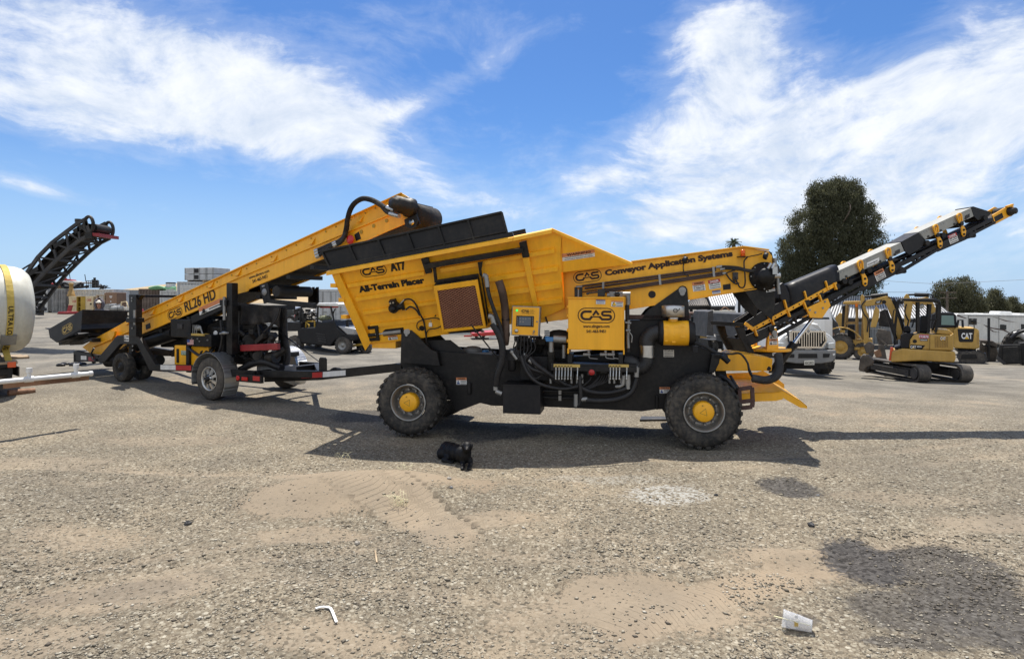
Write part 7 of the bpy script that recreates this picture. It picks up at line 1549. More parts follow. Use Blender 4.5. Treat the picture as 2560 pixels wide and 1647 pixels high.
def build_utv():
 g = ground_at(858, 885); F = Fr(g.x, g.y, R(-17), g.z); px = F.px
 t = thing('utility_vehicle', 'four-seat utility vehicle with white roof and black body parked before the grey container', 'utility vehicle', F)
 mb = MB(); pb(mb, F, [(745, 858), (742, 820), (788, 818), (792, 806), (836, 802), (842, 818), (866, 838), (850, 846), (838, 850), (826, 866)], .05, 1.45); b = mb.build('body', 'black_plastic', t, F, .05)
 mb = MB()
 for k in range(4): pb(mb, F, [(790+k*2, 832+k*6), (812+k*1.5, 836+k*6), (811+k*1.5, 838.5+k*6), (790+k*2, 834.5+k*6)], .03, .02)
 mb.build('side_panel', 'darkgrey', b, F)
 mb = MB(); mb.prism([px(842, 814, .1), px(890, 822, .1), px(886, 838, .1), px(868, 838, .1)], (0, 1.35, 0)); mb.build('bonnet', 'suv', t, F, .05)
 mb = MB(); mb.prism([px(846, 842, .06), px(868, 836, .06), px(886, 838, .06), px(884, 852, .06), px(850, 852, .06)], (0, 1.4, 0)); mb.build('front_bumper', 'black_plastic', t, F, .04)
 mb = MB(); pb(mb, F, [(714, 826), (714, 804), (752, 806), (752, 828)], .05, 1.35); mb.build('cargo_box', 'black_plastic', t, F, .03);
 for (x0, w) in ((790, .2), (806, .2)):
  mb = MB(); pb(mb, F, [(x0, 822), (x0-2, 800), (x0+28, 800), (x0+30, 822)], .2+.0*w, .5) if x0 == 806 else None
  if mb.v: mb.build('seat', 'seatgrey', t, F, .04)
 mb = MB()
 for w in (.1, 1.4):
  for (a, b_) in (((793, 820), (795, 762)), ((836, 806), (826, 762)), ((792, 766), (828, 764)), ((750, 812), (753, 768)), ((753, 768), (795, 765))): mb.cyl(px(*a, w), px(*b_, w), .035, n=8)
 for (x, y) in ((795, 763), (826, 763), (753, 769)): mb.cyl(px(x, y, .1), px(x, y, 1.4), .035, n=8)
 mb.tube([px(838, 812, .12), px(833, 785, .12), px(838, 772, .12)], .025); mb.tube([px(790, 812, .4), px(803, 806, .4), px(810, 818, .4)], .03); mb.build('roll_cage', 'black', t, F)
 q = [px(786, 758, .0), px(848, 757, .0), px(850, 764, .0), px(788, 765, .0)]; mb = MB(); mb.prism([px(784, 762, 0), px(790, 757, 0), px(840, 756, 0), px(851, 760, 0), px(846, 766, 0), px(788, 764, 0)], (0, 1.5, 0)); mb.build('roof', 'white', t, F, .05)
 mb = MB(); mb.prism([px(796, 766, .2), px(826, 765, .2), px(824, 770, .2), px(800, 770, .2)], (0, .6, 0)); mb.build('roof_light', 'redlamp', t, F, .02)
 for (x, w, r) in ((733, .0, .33), (855, -.02, .33), (733, 1.25, .33), (862, 1.25, .33)):
  c = px(x, 850, w if w < .5 else .0); c.y = w; c.z = r; o = tyre_mb(c, r, .27, V((0, 1, 0)), .17, 18, .02).build('wheel', 'rubber_dirty', t, F); mb = MB(); mb.lathe([(0, .175), (.04, .15), (.06, .06), (.03, .04), (.03, 0)], c, (0, 1, 0), 20); mb.build('rim', 'greysteel', o, F)
 mb = MB()
 rr = random.Random(5)
 # goods riding on it
 Fz = F; tt = thing('leafy_bundle', 'bundle of dull green netting on the rear seat of the utility vehicle', 'bundle', F); mb = MB()
 for k in range(60): q = px(rr.uniform(800, 826), rr.uniform(788, 799), rr.uniform(.6, .9)); d = V((rr.uniform(-1, 1), rr.uniform(-1, 1), rr.uniform(-1, 1)))*.07; mb.add([q, q+d, q+V((d.z, d.x, d.y))], [(0, 1, 2)])
 mb.ell(px(813, 796, .75), .3, .2, .12); mb.build('netting', 'olive', tt, F)
 tt = thing('water_pump', 'cluttered pump engine with yellow frame standing in the utility vehicle cargo box', 'pump', F); mb = MB()
 for k in range(44): q = px(rr.uniform(740, 788), rr.uniform(775, 808), rr.uniform(.3, 1.1)); r = rr.uniform(.04, .13); (mb.cyl(q-V((r, 0, 0)), q+V((r, .03, rr.uniform(-.1, .1))), r*.6, n=8) if k % 2 else mb.obox(q, (r, 0, 0), (0, r, 0), (0, 0, r*.7)))
 mb.build('engine', 'grime', tt, F); mb = MB(); a = [px(765, 825, .3), px(765, 803, .3), px(787, 803, .3), px(787, 825, .3)]
 for i in range(3): mb.beam(a[i], a[i+1], .05, .05)
 mb.tube([px(765, 806, .25), px(773, 814, .2), px(770, 822, .25), px(765, 826, .3)], .03); mb.build('frame', 'mustard', tt, F)
 mb = MB(); q = px(780, 780, .8); mb.ell(q, .1, .1, .1); mb.build('lamp', 'white', tt, F)
build_utv()
def build_attachment():
 g = ground_at(890, 880); F = Fr(g.x+.1, g.y-.6, R(-12), g.z); px = F.px
 t = thing('walk_behind_machine', 'black and yellow walk-behind machine half hidden by the placer hopper end', 'machine', F); mb = MB(); mb.beam(px(872, 880, 0), px(868, 800, 0), .09, .09); mb.beam(px(868, 801, 0), px(895, 802, 0), .09, .07); mb.beam(px(872, 879, 0), px(905, 872, 0), .1, .1); pb(mb, F, [(880, 822), (905, 820), (915, 858), (882, 860)], .1, .5); mb.build('frame', 'black', t, F, .01)
 mb = MB(); pb(mb, F, [(874, 830), (882, 829), (884, 850), (876, 851)], .02, .05); pb(mb, F, [(878, 862), (910, 857), (911, 862), (879, 867)], .02, .05); mb.build('panel', 'mustard', t, F, .005)
 for w in (.5, .1):
  c = px(912, 872, w); c.z = .22; tyre_mb(c, .24, .16, V((0, 1, 0)), .12, 14, .012).build('wheel', 'rubber_dirty', t, F)
 mb = MB(); pb(mb, F, [(883, 866), (886, 866), (886, 869), (883, 869)], .01, .02); mb.build('label_plate', 'sticker', t, F)
build_attachment()
def build_red_trailer():
 g = ground_at(1215, 849); F = Fr(g.x, g.y, R(8), g.z); px = F.px; t = thing('red_trailer', 'small low red flatbed trailer seen beyond the placer chassis', 'trailer', F); mb = MB(); pb(mb, F, [(1180, 833), (1246, 828), (1246, 838), (1182, 841)], 0, 1.8); mb.build('bed', 'red', t, F, .02); mb = MB(); pb(mb, F, [(1222, 841), (1246, 839), (1246, 847), (1222, 847)], 0, .1); mb.build('rear_panel', 'white_dirty', t, F)
 for x in (1200, 1262):
  c = px(x, 845, .1); c.z = .26; tyre_mb(c, .3, .2, V((0, 1, 0)), .16).build('wheel', 'rubber', t, F)
 mb = MB(); mb.box(px(1160, 842, .3), px(1180, 838, .3)+V((0, .1, 0))); mb.build('drawbar', 'red', t, F)
build_red_trailer()
container(1085, 1180, 815, 836, 42, R(0), 3, 'white_dirty', 'low white equipment box far behind the placer chassis', corr=False)
# ------------------------------------------------------------------ right background
def wheel_at(t, F, c, r, w, ax=V((0, 1, 0)), tmat='rubber', rmat='greysteel', lugs=0, lug_h=.02, nm='wheel'):
 o = tyre_mb(c, r, w, ax, r*.54, lugs, lug_h).build(nm, tmat, t, F); mb = MB(); mb.lathe([(0, r*.55), (.04, r*.5), (.06, r*.3), (.02, r*.25), (.0, r*.15), (-.01, 0)], c, ax, 24); bolts(mb, c+ax*.05, ax, r*.36, 8, r*.04, .04); mb.build('rim', rmat, o, F); return o
def build_white_truck():
 g = ground_at(2057, 945); F = Fr(g.x, g.y, 0, g.z); px = F.px
 t = thing('white_truck', 'white heavy truck facing the camera with chrome-barred grille, behind the slinger boom', 'truck', F)
 mb = MB()                                                    # bonnet lofted from the nose back to the cab
 front = [(1946, 872), (1946, 852), (1960, 838), (1978, 828), (1988, 811), (2018, 806), (2046, 811), (2058, 828), (2076, 838), (2090, 852), (2090, 872)]
 A = [px(x, y, .25 if 1980 < x < 2056 else .38) for x, y in front]; B = [V((p.x, 2.0, p.z+(.0 if p.z < .9 else .22))) for p in A]; n = len(A)
 mb.add(A+B, [(i, i+1, n+i+1, n+i) for i in range(n-1)]+[tuple(range(n-1, -1, -1))]); bn = mb.build('bonnet', 'white', t, F, .05)
 gr = [(1976, 829), (2061, 829), (2065, 852), (2054, 868), (1987, 868), (1976, 852)]; mb = MB(); pb(mb, F, gr, .16, .3); gl = mb.build('grille', 'ink', t, F, .02)
 mb = MB()
 for k in range(14):
  x = 1980+k*6.0; y1 = 866 if 3 < k < 12 else (858 if k in (2, 3, 12) else 852); p, q = px(x, y1, .13), px(x, 831, .13); mb.beam(p, q, .028, .04, up=(0, 1, 0))
 for i in range(6): a, b = gr[i], gr[(i+1) % 6]; mb.beam(px(*a, .13), px(*b, .13), .05, .05, up=(0, 1, 0))
 mb.build('grille_bar', 'chrome', gl, F)
 mb = MB(); c = px(2021, 828, .10); mb.prism([c+V((-.10, 0, 0)), c+V((0, 0, -.12)), c+V((.10, 0, 0)), c+V((0, 0, .12))], (0, .03, 0)); e = mb.build('emblem', 'chrome', gl, F); mb = MB(); c = c+V((0, -.004, 0)); mb.prism([c+V((-.055, 0, 0)), c+V((0, 0, -.066)), c+V((.055, 0, 0)), c+V((0, 0, .066))], (0, .002, 0)); mb.build('emblem_core', 'inkgrey', e, F)
 for pts in ([(1948, 857), (1962, 857), (1969, 870), (1962, 873), (1948, 871)], [(2073, 858), (2088, 856), (2089, 871), (2076, 873), (2070, 871)]):
  mb = MB(); pb(mb, F, pts, .2, .2); mb.build('headlight', 'headlight', t, F, .03)
 mb = MB(); pts = [(1953, 876), (2092, 875), (2090, 896), (2080, 905), (2052, 909), (1992, 909), (1962, 904), (1954, 897)]; pb(mb, F, pts, .05, .35); bp = mb.build('bumper', 'midgrey', t, F, .04)
 mb = MB(); pb(mb, F, [(1997, 884), (2043, 884), (2044, 895), (1996, 895)], .035, .02); pb(mb, F, [(1971, 886), (1986, 885), (1986, 894), (1972, 894)], .035, .02); pb(mb, F, [(2058, 884), (2075, 884), (2073, 893), (2058, 894)], .035, .02); mb.build('slot', 'ink', bp, F)
 mb = MB(); pb(mb, F, [(2011, 901), (2036, 900), (2036, 912), (2011, 912.5)], .02, .02); pl = mb.build('licence_plate', 'plate', bp, F); text_px(F, (V((0, .018, 0)), N0), '02C29Z1', (2013, 910.5), (2034, 910), 6, 'ink', pl, .02)
 mb = MB(); pb(mb, F, [(2082, 884), (2088, 883), (2087, 888), (2083, 889)], .03, .02); mb.build('marker_light', 'reflector', bp, F)
 mb = MB(); pb(mb, F, [(1950, 905), (2088, 905), (2085, 922), (1955, 922)], .6, .25); mb.build('axle_beam', 'black_dusty', t, F)
 for w in (.55,):
  for (x, s) in ((px(1949, 900, .5).x, 1), (px(2089, 900, .5).x, -1)): wheel_at(t, F, V((x, 1.05, .5)), .5, .32, V((s, 0, 0)), 'rubber', 'white_dirty', 30, .008)
 x0, x1 = px(1955, 800, 2.0).x, px(2083, 800, 2.0).x
 mb = MB(); mb.prism([V((x0, 2.0, .75)), V((x0, 2.0, 1.75)), V((x0, 2.25, 2.45)), V((x0, 3.8, 2.5)), V((x0, 3.8, .75))], (x1-x0, 0, 0)); cb = mb.build('cab', 'white', t, F, .06)
 mb = MB(); mb.prism([V((x0+.12, 2.0-.01+.02, 1.78)), V((x1-.12, 2.01, 1.78)), V((x1-.16, 2.23, 2.38)), V((x0+.16, 2.23, 2.38))], (0, .02, 0)); mb.prism([V((x0-.01, 2.3, 1.7)), V((x0-.01, 3.2, 1.7)), V((x0-.01, 3.2, 2.3)), V((x0-.01, 2.45, 2.3))], (.02, 0, 0)); mb.build('window', 'glass', cb, F)
 mb = MB(); mb.box((x0+.1, 3.8, .6), (x1-.1, 9, .85)); mb.build('chassis_rail', 'black_dusty', t, F)
 for x, s in ((x0, 1), (x1, -1)): wheel_at(t, F, V((x, 7.5, .5)), .5, .5, V((s, 0, 0)), 'rubber', 'white_dirty')
 mb = MB(); mb.prism([V((x0-.05, 4.0, .9)), V((x1+.05, 4.0, .9)), V((x1+.05, 4.0, 1.9)), V((x0-.05, 4.0, 1.9))], (0, 5, 0)); mb.build('dump_body', 'darkgrey', t, F, .04)
build_white_truck()
def build_dump_truck():
 g = ground_at(1800, 884); F = Fr(g.x, g.y, 0, g.z); px = F.px
 t = thing('dump_truck', 'dump truck with a worn dark grey steel bed seen from behind', 'truck', F)
 mb = MB(); pb(mb, F, [(1767, 843), (1770, 779), (1783, 775), (1785, 840)], 0, 3.2); pb(mb, F, [(1838, 842), (1838, 785), (1850, 787), (1850, 842)], 0, 3.2); pb(mb, F, [(1784, 806), (1838, 804), (1838, 792), (1786, 792)], .2, .12); pb(mb, F, [(1783, 843), (1784, 806), (1840, 804), (1840, 846)], .9, .1)
 mb.prism([px(1783, 806, .3), px(1840, 804, .3), px(1838, 792, 2), px(1786, 792, 2)], (0, 0, -.05)); bd = mb.build('bed', 'darkgrey', t, F, .02)
 mb = MB(); mb.prism([px(1766, 840, -.1), px(1836, 846, -.1), px(1842, 829, .75), px(1785, 823, .75)], (0, .0, -.06)); mb.build('tailgate', 'midgrey', t, F, .01)
 mb = MB(); pb(mb, F, [(1783, 792), (1783, 777), (1840, 776), (1840, 792)], 1.2, .1); mb.build('headboard', 'offwhite', bd, F, .02)
 mb = MB(); pb(mb, F, [(1770, 850), (1840, 850), (1838, 872), (1772, 872)], .6, 2.2); mb.build('chassis', 'black_dusty', t, F)
 for (x, w) in ((1790, .2), (1818, .25), (1842, .25)):
  c = px(x, 868, w); c.z = .42; o = tyre_mb(V((c.x-.18, c.y+.3, .42)), .42, .32, V((1, 0, 0)), .25, 24, .012).build('wheel', 'rubber', t, F); mb = MB(); mb.lathe([(0, .25), (.08, .2), (.1, 0)], V((c.x-.17, c.y+.3, .42)), (1, 0, 0), 20); mb.build('rim', 'greysteel', o, F)
 mb = MB(); pb(mb, F, [(1852, 790), (1858, 745), (1892, 742), (1896, 800), (1852, 800)], 3.4, 1.4); cb = mb.build('cab', 'white', t, F, .05)
 mb = MB(); pb(mb, F, [(1861, 786), (1864, 752), (1876, 751), (1876, 786)], 3.36, .03); pb(mb, F, [(1880, 786), (1880, 751), (1889, 750), (1890, 786)], 3.36, .03); mb.build('window', 'glass', cb, F)
 mb = MB(); mb.cyl(px(1848, 800, 3.0), px(1848, 738, 3.0), .10); mb.cyl(px(1836, 741, 3.0), px(1848, 739, 3.0), .04); mb.build('exhaust_stack', 'black', t, F)
 mb = MB(); mb.tube([px(1800, 778, 1.4), px(1812, 768, 1.4), px(1824, 776, 1.4)], .04, 6); mb.build('tarp_arm', 'rusty', t, F)
build_dump_truck()
def cat_text(F, P, a, b, h, parent, tri=True):
 o = text_px(F, P, 'CAT', a, b, h, 'inkwhite', parent, .035)
 if tri:
  p, ex, ey, L, k = basis(F, P, a, b); n = ex.cross(ey); c = p+ex*(L*.5)+n*.004; hh = h*k; mb = MB(); mb.add([c-ex*(L*.22), c+ex*(L*.22), c+ey*(hh*.42)], [(0, 1, 2)]); mb.build('emblem', 'inkyellow', parent, F)
def build_mini_excavator():
 g = ground_at(2318, 957); F = Fr(g.x, g.y, 0, g.z); px = F.px
 t = thing('mini_excavator', 'dusty yellow mini excavator with open black canopy and stickers, arm folded left', 'excavator', F)
 # tracks run away from the viewer
 x0 = px(2300, 950, 0).x
 for k, (xr, lab) in enumerate(((2328, 0), (2433, 0))):
  xw = px(xr, 950, 0).x; d = V((-.02, 1, 0)).normalized(); wd = .34; prof = []
  L, r = 2.9, .25
  for a in range(-90, 91, 18): prof.append((r*(1-math.cos(R(a)))*0+r-r*math.cos(R(a)), r+r*math.sin(R(a))))
  q = [(r-r*math.cos(R(a)), r+r*math.sin(R(a))) for a in range(-90, 91, 15)]; q2 = [(L-r+r*math.cos(R(a)), r+r*math.sin(R(a))) for a in range(90, -91, -15)]
  lp = [V((xw-wd, y, z)) for y, z in q+q2]; ye = d*1.0
  lp = [V((xw-wd-.10*p.y*0, p.y, p.z)) for p in lp]
  mb = MB(); inner = [V((p.x, r+(p.y-r)*1.0, p.z)) for p in lp]; n = len(lp); cen = lambda p: V((p.x, min(max(p.y, r), L-r), r))
  rin = [cen(p)+(p-cen(p))*.80 for p in lp]
  for i in range(n):
   j = (i+1) % n; mb.hexa([lp[i], lp[j], rin[j], rin[i]]+[p+V((wd, 0, 0)) for p in (lp[i], lp[j], rin[j], rin[i])])
  for i in range(44):                                        # grousers
   s = i/44; k_ = s*n; a_ = int(k_) % n; b_ = (a_+1) % n; p = lp[a_]+(lp[b_]-lp[a_])*(k_-int(k_)); nn_ = (p-cen(p)); nn_.normalize(); tt = V((1, 0, 0)).cross(nn_); mb.obox(p+V((wd/2, 0, 0)), (wd/2+.005, 0, 0), tt*.022, nn_*.018)
  tr = mb.build('track', 'rubber_dirty', t, F)
  mb = MB(); mb.box((xw-wd+.06, .35, .12), (xw-.06, L-.35, .38)); mb.box((xw-wd-.03, .5, .14), (xw-wd+.06, L-.5, .33)); mb.cyl((xw-wd-.02, r, r), (xw+.02, r, r), .17, n=16); mb.cyl((xw-wd-.02, L-r, r), (xw+.02, L-r, r), .17, n=16); mb.build('track_frame', 'darkgrey', tr, F, .01)
 mb = MB(); xa = px(2328, 950, 0).x; xb = px(2433, 950, 0).x-.34; mb.box((xa, .9, .25), (xb, 2.0, .5)); mb.cyl(((xa+xb)/2, 1.45, .5), ((xa+xb)/2, 1.45, .66), .36, n=20)
 mb.build('undercarriage', 'black_dusty', t, F, .02)
 mb = MB(); xw = px(2180, 930, 2.9).x; pb(mb, F, [(2160, 930), (2163, 903), (2186, 904), (2186, 929)], 2.6, .3); mb.box((px(2190, 930, 2.4).x, 2.2, .28), (px(2200, 930, 2.4).x, 2.9, .42)); mb.build('dozer_blade', 'bucket', t, F, .02)
 F0 = F; F = Fr(g.x, g.y, R(-32), g.z); px = F.px
 # house
 w = .45; D = 1.35
 mb = MB(); pb(mb, F, [(2227, 905), (2230, 878), (2256, 871), (2388, 879), (2390, 895), (2386, 906), (2300, 902)], w-.03, D+.06); cw = mb.build('counterweight', 'cat', t, F, .04)
 mb = MB(); pb(mb, F, [(2273, 871), (2275, 850), (2283, 838), (2296, 834), (2377, 838), (2384, 832), (2384, 876), (2340, 875)], w, D); hs = mb.build('housing', 'cat', t, F, .03)
 mb = MB(); pb(mb, F, [(2340, 834), (2342, 823), (2374, 825), (2382, 832), (2382, 838)], w+.1, D-.1); mb.build('hood', 'cat', t, F, .03)
 mb = MB(); pb(mb, F, [(2251, 870), (2252, 838), (2262, 832), (2286, 834), (2276, 848), (2273, 870)], w+.04, D-.1); pb(mb, F, [(2236, 868), (2252, 864), (2252, 872), (2236, 872)], w+.1, D-.2); mb.build('cab_floor', 'black_plastic', t, F, .02)
 P = (V((0, w-.003, 0)), N0)
 for k in range(6):
  pass
 mb = MB()
 for k in range(8): a, b = px(2337, 842+k*3.4, w-.004), px(2370, 842.5+k*3.4, w-.004); mb.beam(a, b, .006, .018, up=N0)
 for k in range(6): a, b = px(2338+k*6.2, 840, w-.006), px(2339+k*6, 869, w-.006); mb.beam(a, b, .006, .016, up=N0)
 mb.build('vent_grille', 'cat_dark', hs, F)
 mb = MB(); pb(mb, F, [(2323.5, 876), (2324.5, 834), (2325.2, 834), (2324.2, 876)], w-.006, .004); c = px(2287, 853, w-.01); mb.lathe([(0, .055), (.006, 0)], c, N0, 14); mb.build('panel_gap', 'ink', hs, F)
 mb = MB(); pb(mb, F, [(2297, 845), (2322, 846), (2322, 837), (2298, 836)], w-.006, .004); pa = mb.build('number_sticker', 'magenta', hs, F); text_px(F, (V((0, w-.007, 0)), N0), 'FT3B78', (2298, 844), (2321, 844.6), 6.5, 'inkwhite', pa, .02)
 mb = MB(); pb(mb, F, [(2300, 852), (2319, 852.5), (2319, 847), (2300, 846.5)], w-.006, .004); pa = mb.build('serial_sticker', 'darkgrey', hs, F); text_px(F, (V((0, w-.007, 0)), N0), 'NN46547', (2301, 851.2), (2318, 851.6), 3.6, 'inkwhite', pa, .015)
 mb = MB(); pb(mb, F, [(2275, 872), (2276, 861), (2313, 863), (2305, 873.5)], w-.006, .004); pa = mb.build('badge', 'ink', hs, F); cat_text(F, (V((0, w-.007, 0)), N0), (2276, 870.5), (2290, 871), 8.5, pa); text_px(F, (V((0, w-.007, 0)), N0), '305E', (2292, 868), (2304, 868.4), 4.2, 'inkwhite', pa, .02)
 cat_text(F, (V((0, w-.012, 0)), N0), (2351, 850), (2364, 850.5), 10, hs)
 # canopy
 mb = MB(); a = [(2243, 752), (2247, 746), (2335, 745), (2350, 750), (2353, 763), (2345, 757), (2300, 754), (2297, 757), (2293, 753), (2252, 751), (2246, 756)]
 mb.prism([px(2243, 752, w), px(2248, 746, w), px(2335, 746, w), px(2351, 751, w), px(2352, 760, w), px(2340, 756, w), px(2250, 752, w)], (0, 1.25, 0)); mb.build('canopy_roof', 'black', t, F, .03)
 mb = MB()
 for dw in (0, 1.2):
  for (p, q) in (((2246, 752), (2236, 830)), ((2296, 755), (2296, 834)), ((2326, 760), (2321, 832)), ((2350, 760), (2348, 800)), ((2348, 800), (2338, 830))): mb.beam(px(*p, w+.05)+V((0, dw, 0)), px(*q, w+.05)+V((0, dw, 0)), .06, .07)
 for (x, y) in ((2250, 754), (2348, 758)): q = px(x, y, w+.05); mb.beam(q, q+V((0, 1.2, 0)), .05, .06)
 mb.tube([px(2236, 838, w), px(2232, 810, w), px(2234, 778, w), px(2240, 776, w)], .018, 6); mb.cyl(px(2326, 799, w+.05), px(2349, 799, w+.05), .02); mb.build('canopy_post', 'black', t, F, .008)
 mb = MB(); pb(mb, F, [(2296, 832), (2301, 790), (2325, 788), (2326, 832)], w+.4, .5); pb(mb, F, [(2258, 832), (2258, 815), (2275, 815), (2278, 832)], w+.3, .3); mb.build('seat', 'black_plastic', t, F, .05)
 mb = MB(); mb.cyl(px(2268, 818, w+.5), px(2272, 798, w+.5), .02).cyl(px(2280, 818, w+.5), px(2286, 795, w+.5), .02); mb.build('lever', 'black', t, F)
 mb = MB(); mb.ell(px(2254, 755, w), .06, .05, .07); mb.build('mirror', 'black', t, F); mb = MB(); mb.ell(px(2305, 765, w+.3), .06, .04, .08); mb.build('work_lamp', 'headlight', t, F)
 mb = MB(); pb(mb, F, [(2222, 902), (2226, 868), (2234, 870), (2234, 902)], w+.1, .3); mb.build('warning_cone', 'orange', t, F, .03)
 # boom, stick, bucket
 w2 = w+.45
 mb = MB(); pb(mb, F, [(2158, 762), (2166, 751), (2214, 740), (2224, 741), (2233, 756), (2257, 822), (2256, 846), (2242, 850), (2240, 822), (2216, 764), (2212, 759), (2168, 766)], w2, .24); bm = mb.build('boom', 'cat', t, F, .02)
 mb = MB(); pb(mb, F, [(2187, 760), (2190, 752), (2206, 749), (2201, 759)], w2-.006, .004); pa = mb.build('badge', 'ink', bm, F); cat_text(F, (V((0, w2-.008, 0)), N0), (2192, 758), (2201, 757), 5.5, pa, False)
 mb = MB(); mb.cyl(px(2178, 741, w2+.1), px(2220, 737, w2+.1), .07).cyl(px(2160, 742, w2+.1), px(2180, 741, w2+.1), .035); mb.cyl(px(2215, 775, w2-.08), px(2240, 848, w2-.08), .05); c = px(2210, 755, w2-.01); mb.cyl(c, c+V((0, .05, 0)), .06); mb.build('boom_cylinder', 'black', t, F)
 mb = MB(); pb(mb, F, [(2151, 742), (2156, 735), (2161, 742), (2162, 765), (2172, 790), (2172, 850), (2166, 862), (2160, 862), (2158, 800), (2152, 765)], w2+.03, .18); st = mb.build('stick', 'cat', t, F, .015)
 mb = MB(); mb.tube([px(2164, 750, w2-.02), px(2154, 765, w2-.03), px(2160, 785, w2-.03), px(2170, 800, w2-.03), px(2168, 830, w2-.03)], .022, 6); mb.tube([px(2220, 742, w2-.02), px(2238, 752, w2), px(2246, 790, w2), px(2258, 830, w2)], .02, 6)
 for k in range(5): mb.tube([px(2230+k*2, 750, w2), px(2243+k*2.2, 790, w2+.05), px(2254+k*2, 822, w2+.1)], .012, 6)
 mb.build('hose', 'hose', t, F)
 mb = MB(); pb(mb, F, [(2158, 862), (2174, 855), (2186, 862), (2183, 880), (2166, 885)], w2-.05, .35); pb(mb, F, [(2146, 925), (2150, 895), (2158, 886), (2172, 890), (2186, 902), (2182, 912), (2166, 918), (2158, 926)], w2-.12, .5); mb.build('bucket', 'bucket', t, F, .03)
build_mini_excavator()
def build_thumb_rack():
 # the dark quick coupler, bucket and lifted thumb stood beside the arm
 g = ground_at(2210, 905); F = Fr(g.x, g.y, R(-32), g.z); px = F.px
 t = thing('spare_attachment', 'dark excavator attachment frame with a yellow pointed guard standing behind the bucket', 'attachment', F); mb = MB(); pb(mb, F, [(2192, 902), (2196, 862), (2210, 860), (2218, 903)], 0, .5); pb(mb, F, [(2196, 862), (2190, 835), (2196, 822), (2226, 828), (2232, 862)], .2, .4); mb.beam(px(2190, 838, 0), px(2222, 868, 0), .1, .08); mb.build('frame', 'bucket', t, F, .02); mb = MB(); pb(mb, F, [(2176, 818), (2184, 778), (2190, 764), (2198, 775), (2198, 790), (2190, 818)], .1, .15); mb.build('guard', 'cat', t, F, .02); mb = MB(); pb(mb, F, [(2196, 815), (2200, 778), (2214, 772), (2226, 800), (2226, 818)], .5, .5); mb.build('hood', 'black_dusty', t, F, .03); mb = MB(); pb(mb, F, [(2184, 880), (2200, 872), (2205, 890), (2190, 895)], -.02, .1); mb.build('brace', 'rusty', t, F)
build_thumb_rack()
def build_backhoe():
 g = ground_at(2100, 898); F = Fr(g.x, g.y, R(-32), g.z); px = F.px
 t = thing('backhoe_loader', 'yellow backhoe loader with big rear tyre and open cab behind the excavator arm', 'backhoe', F)
 wheel_at(t, F, px(2101, 868, 0)*1.0, px(2101, 868, 0).z, .5, V((0, 1, 0)), 'rubber_dirty', 'cat', 18, .05)
 c = px(2101, 868, 0); wheel_at(t, F, c+V((0, 1.9, 0)), c.z, .5, V((0, 1, 0)), 'rubber_dirty', 'cat', 18, .05)
 c = px(2158, 880, .1); c.z = .45; wheel_at(t, F, c, .48, .35, V((0, 1, 0)), 'rubber_dirty', 'cat', 14, .03)
 mb = MB(); vs = []; cc = px(2103, 866, 0); mb2 = [cc+V((1.0*math.cos(R(a)), 0, 1.0*math.sin(R(a)))) for a in range(20, 150, 12)]
 for i in range(len(mb2)-1): a, b = mb2[i], mb2[i+1]; mb.hexa([a, b, b+V((0, .55, 0)), a+V((0, .55, 0)), a*1.0+(a-cc)*.05, b+(b-cc)*.05, b+(b-cc)*.05+V((0, .55, 0)), a+(a-cc)*.05+V((0, .55, 0))])
 mb.build('fender', 'cat', t, F)
 mb = MB(); pb(mb, F, [(2122, 875), (2122, 850), (2150, 850), (2180, 848), (2182, 878)], .2, 1.5); mb.box(px(2118, 874, .05), px(2150, 868, .05)+V((0, .3, 0))); mb.build('body', 'cat', t, F, .03)
 mb = MB(); pb(mb, F, [(2106, 760), (2110, 753), (2150, 752), (2150, 762), (2120, 761)], .1, 1.8); mb.build('cab_roof', 'cat', t, F, .05)
 mb = MB()
 for dw in (.15, 1.8):
  for (p, q) in (((2116, 762), (2112, 820)), ((2140, 762), (2141, 850)), ((2112, 809), (2141, 808))): mb.beam(px(*p, .0)+V((0, dw, 0)), px(*q, .0)+V((0, dw, 0)), .09, .09)
 mb.build('cab_post', 'cat_dark', t, F); mb = MB(); mb.beam(px(2112, 764, .9), px(2110, 825, .9), .2, .25); pb(mb, F, [(2118, 850), (2120, 812), (2136, 812), (2138, 850)], .8, .5); mb.build('seat', 'black_dusty', t, F, .04)
 mb = MB(); pb(mb, F, [(2138, 767), (2144, 767), (2144, 760), (2138, 760)], -.03, .1); mb.build('lamp', 'amber', t, F)
 mb = MB(); pb(mb, F, [(2152, 855), (2156, 760), (2164, 760), (2166, 855)], .7, .35); mb.build('dipper_arm', 'cat_dark', t, F, .02)
build_backhoe()
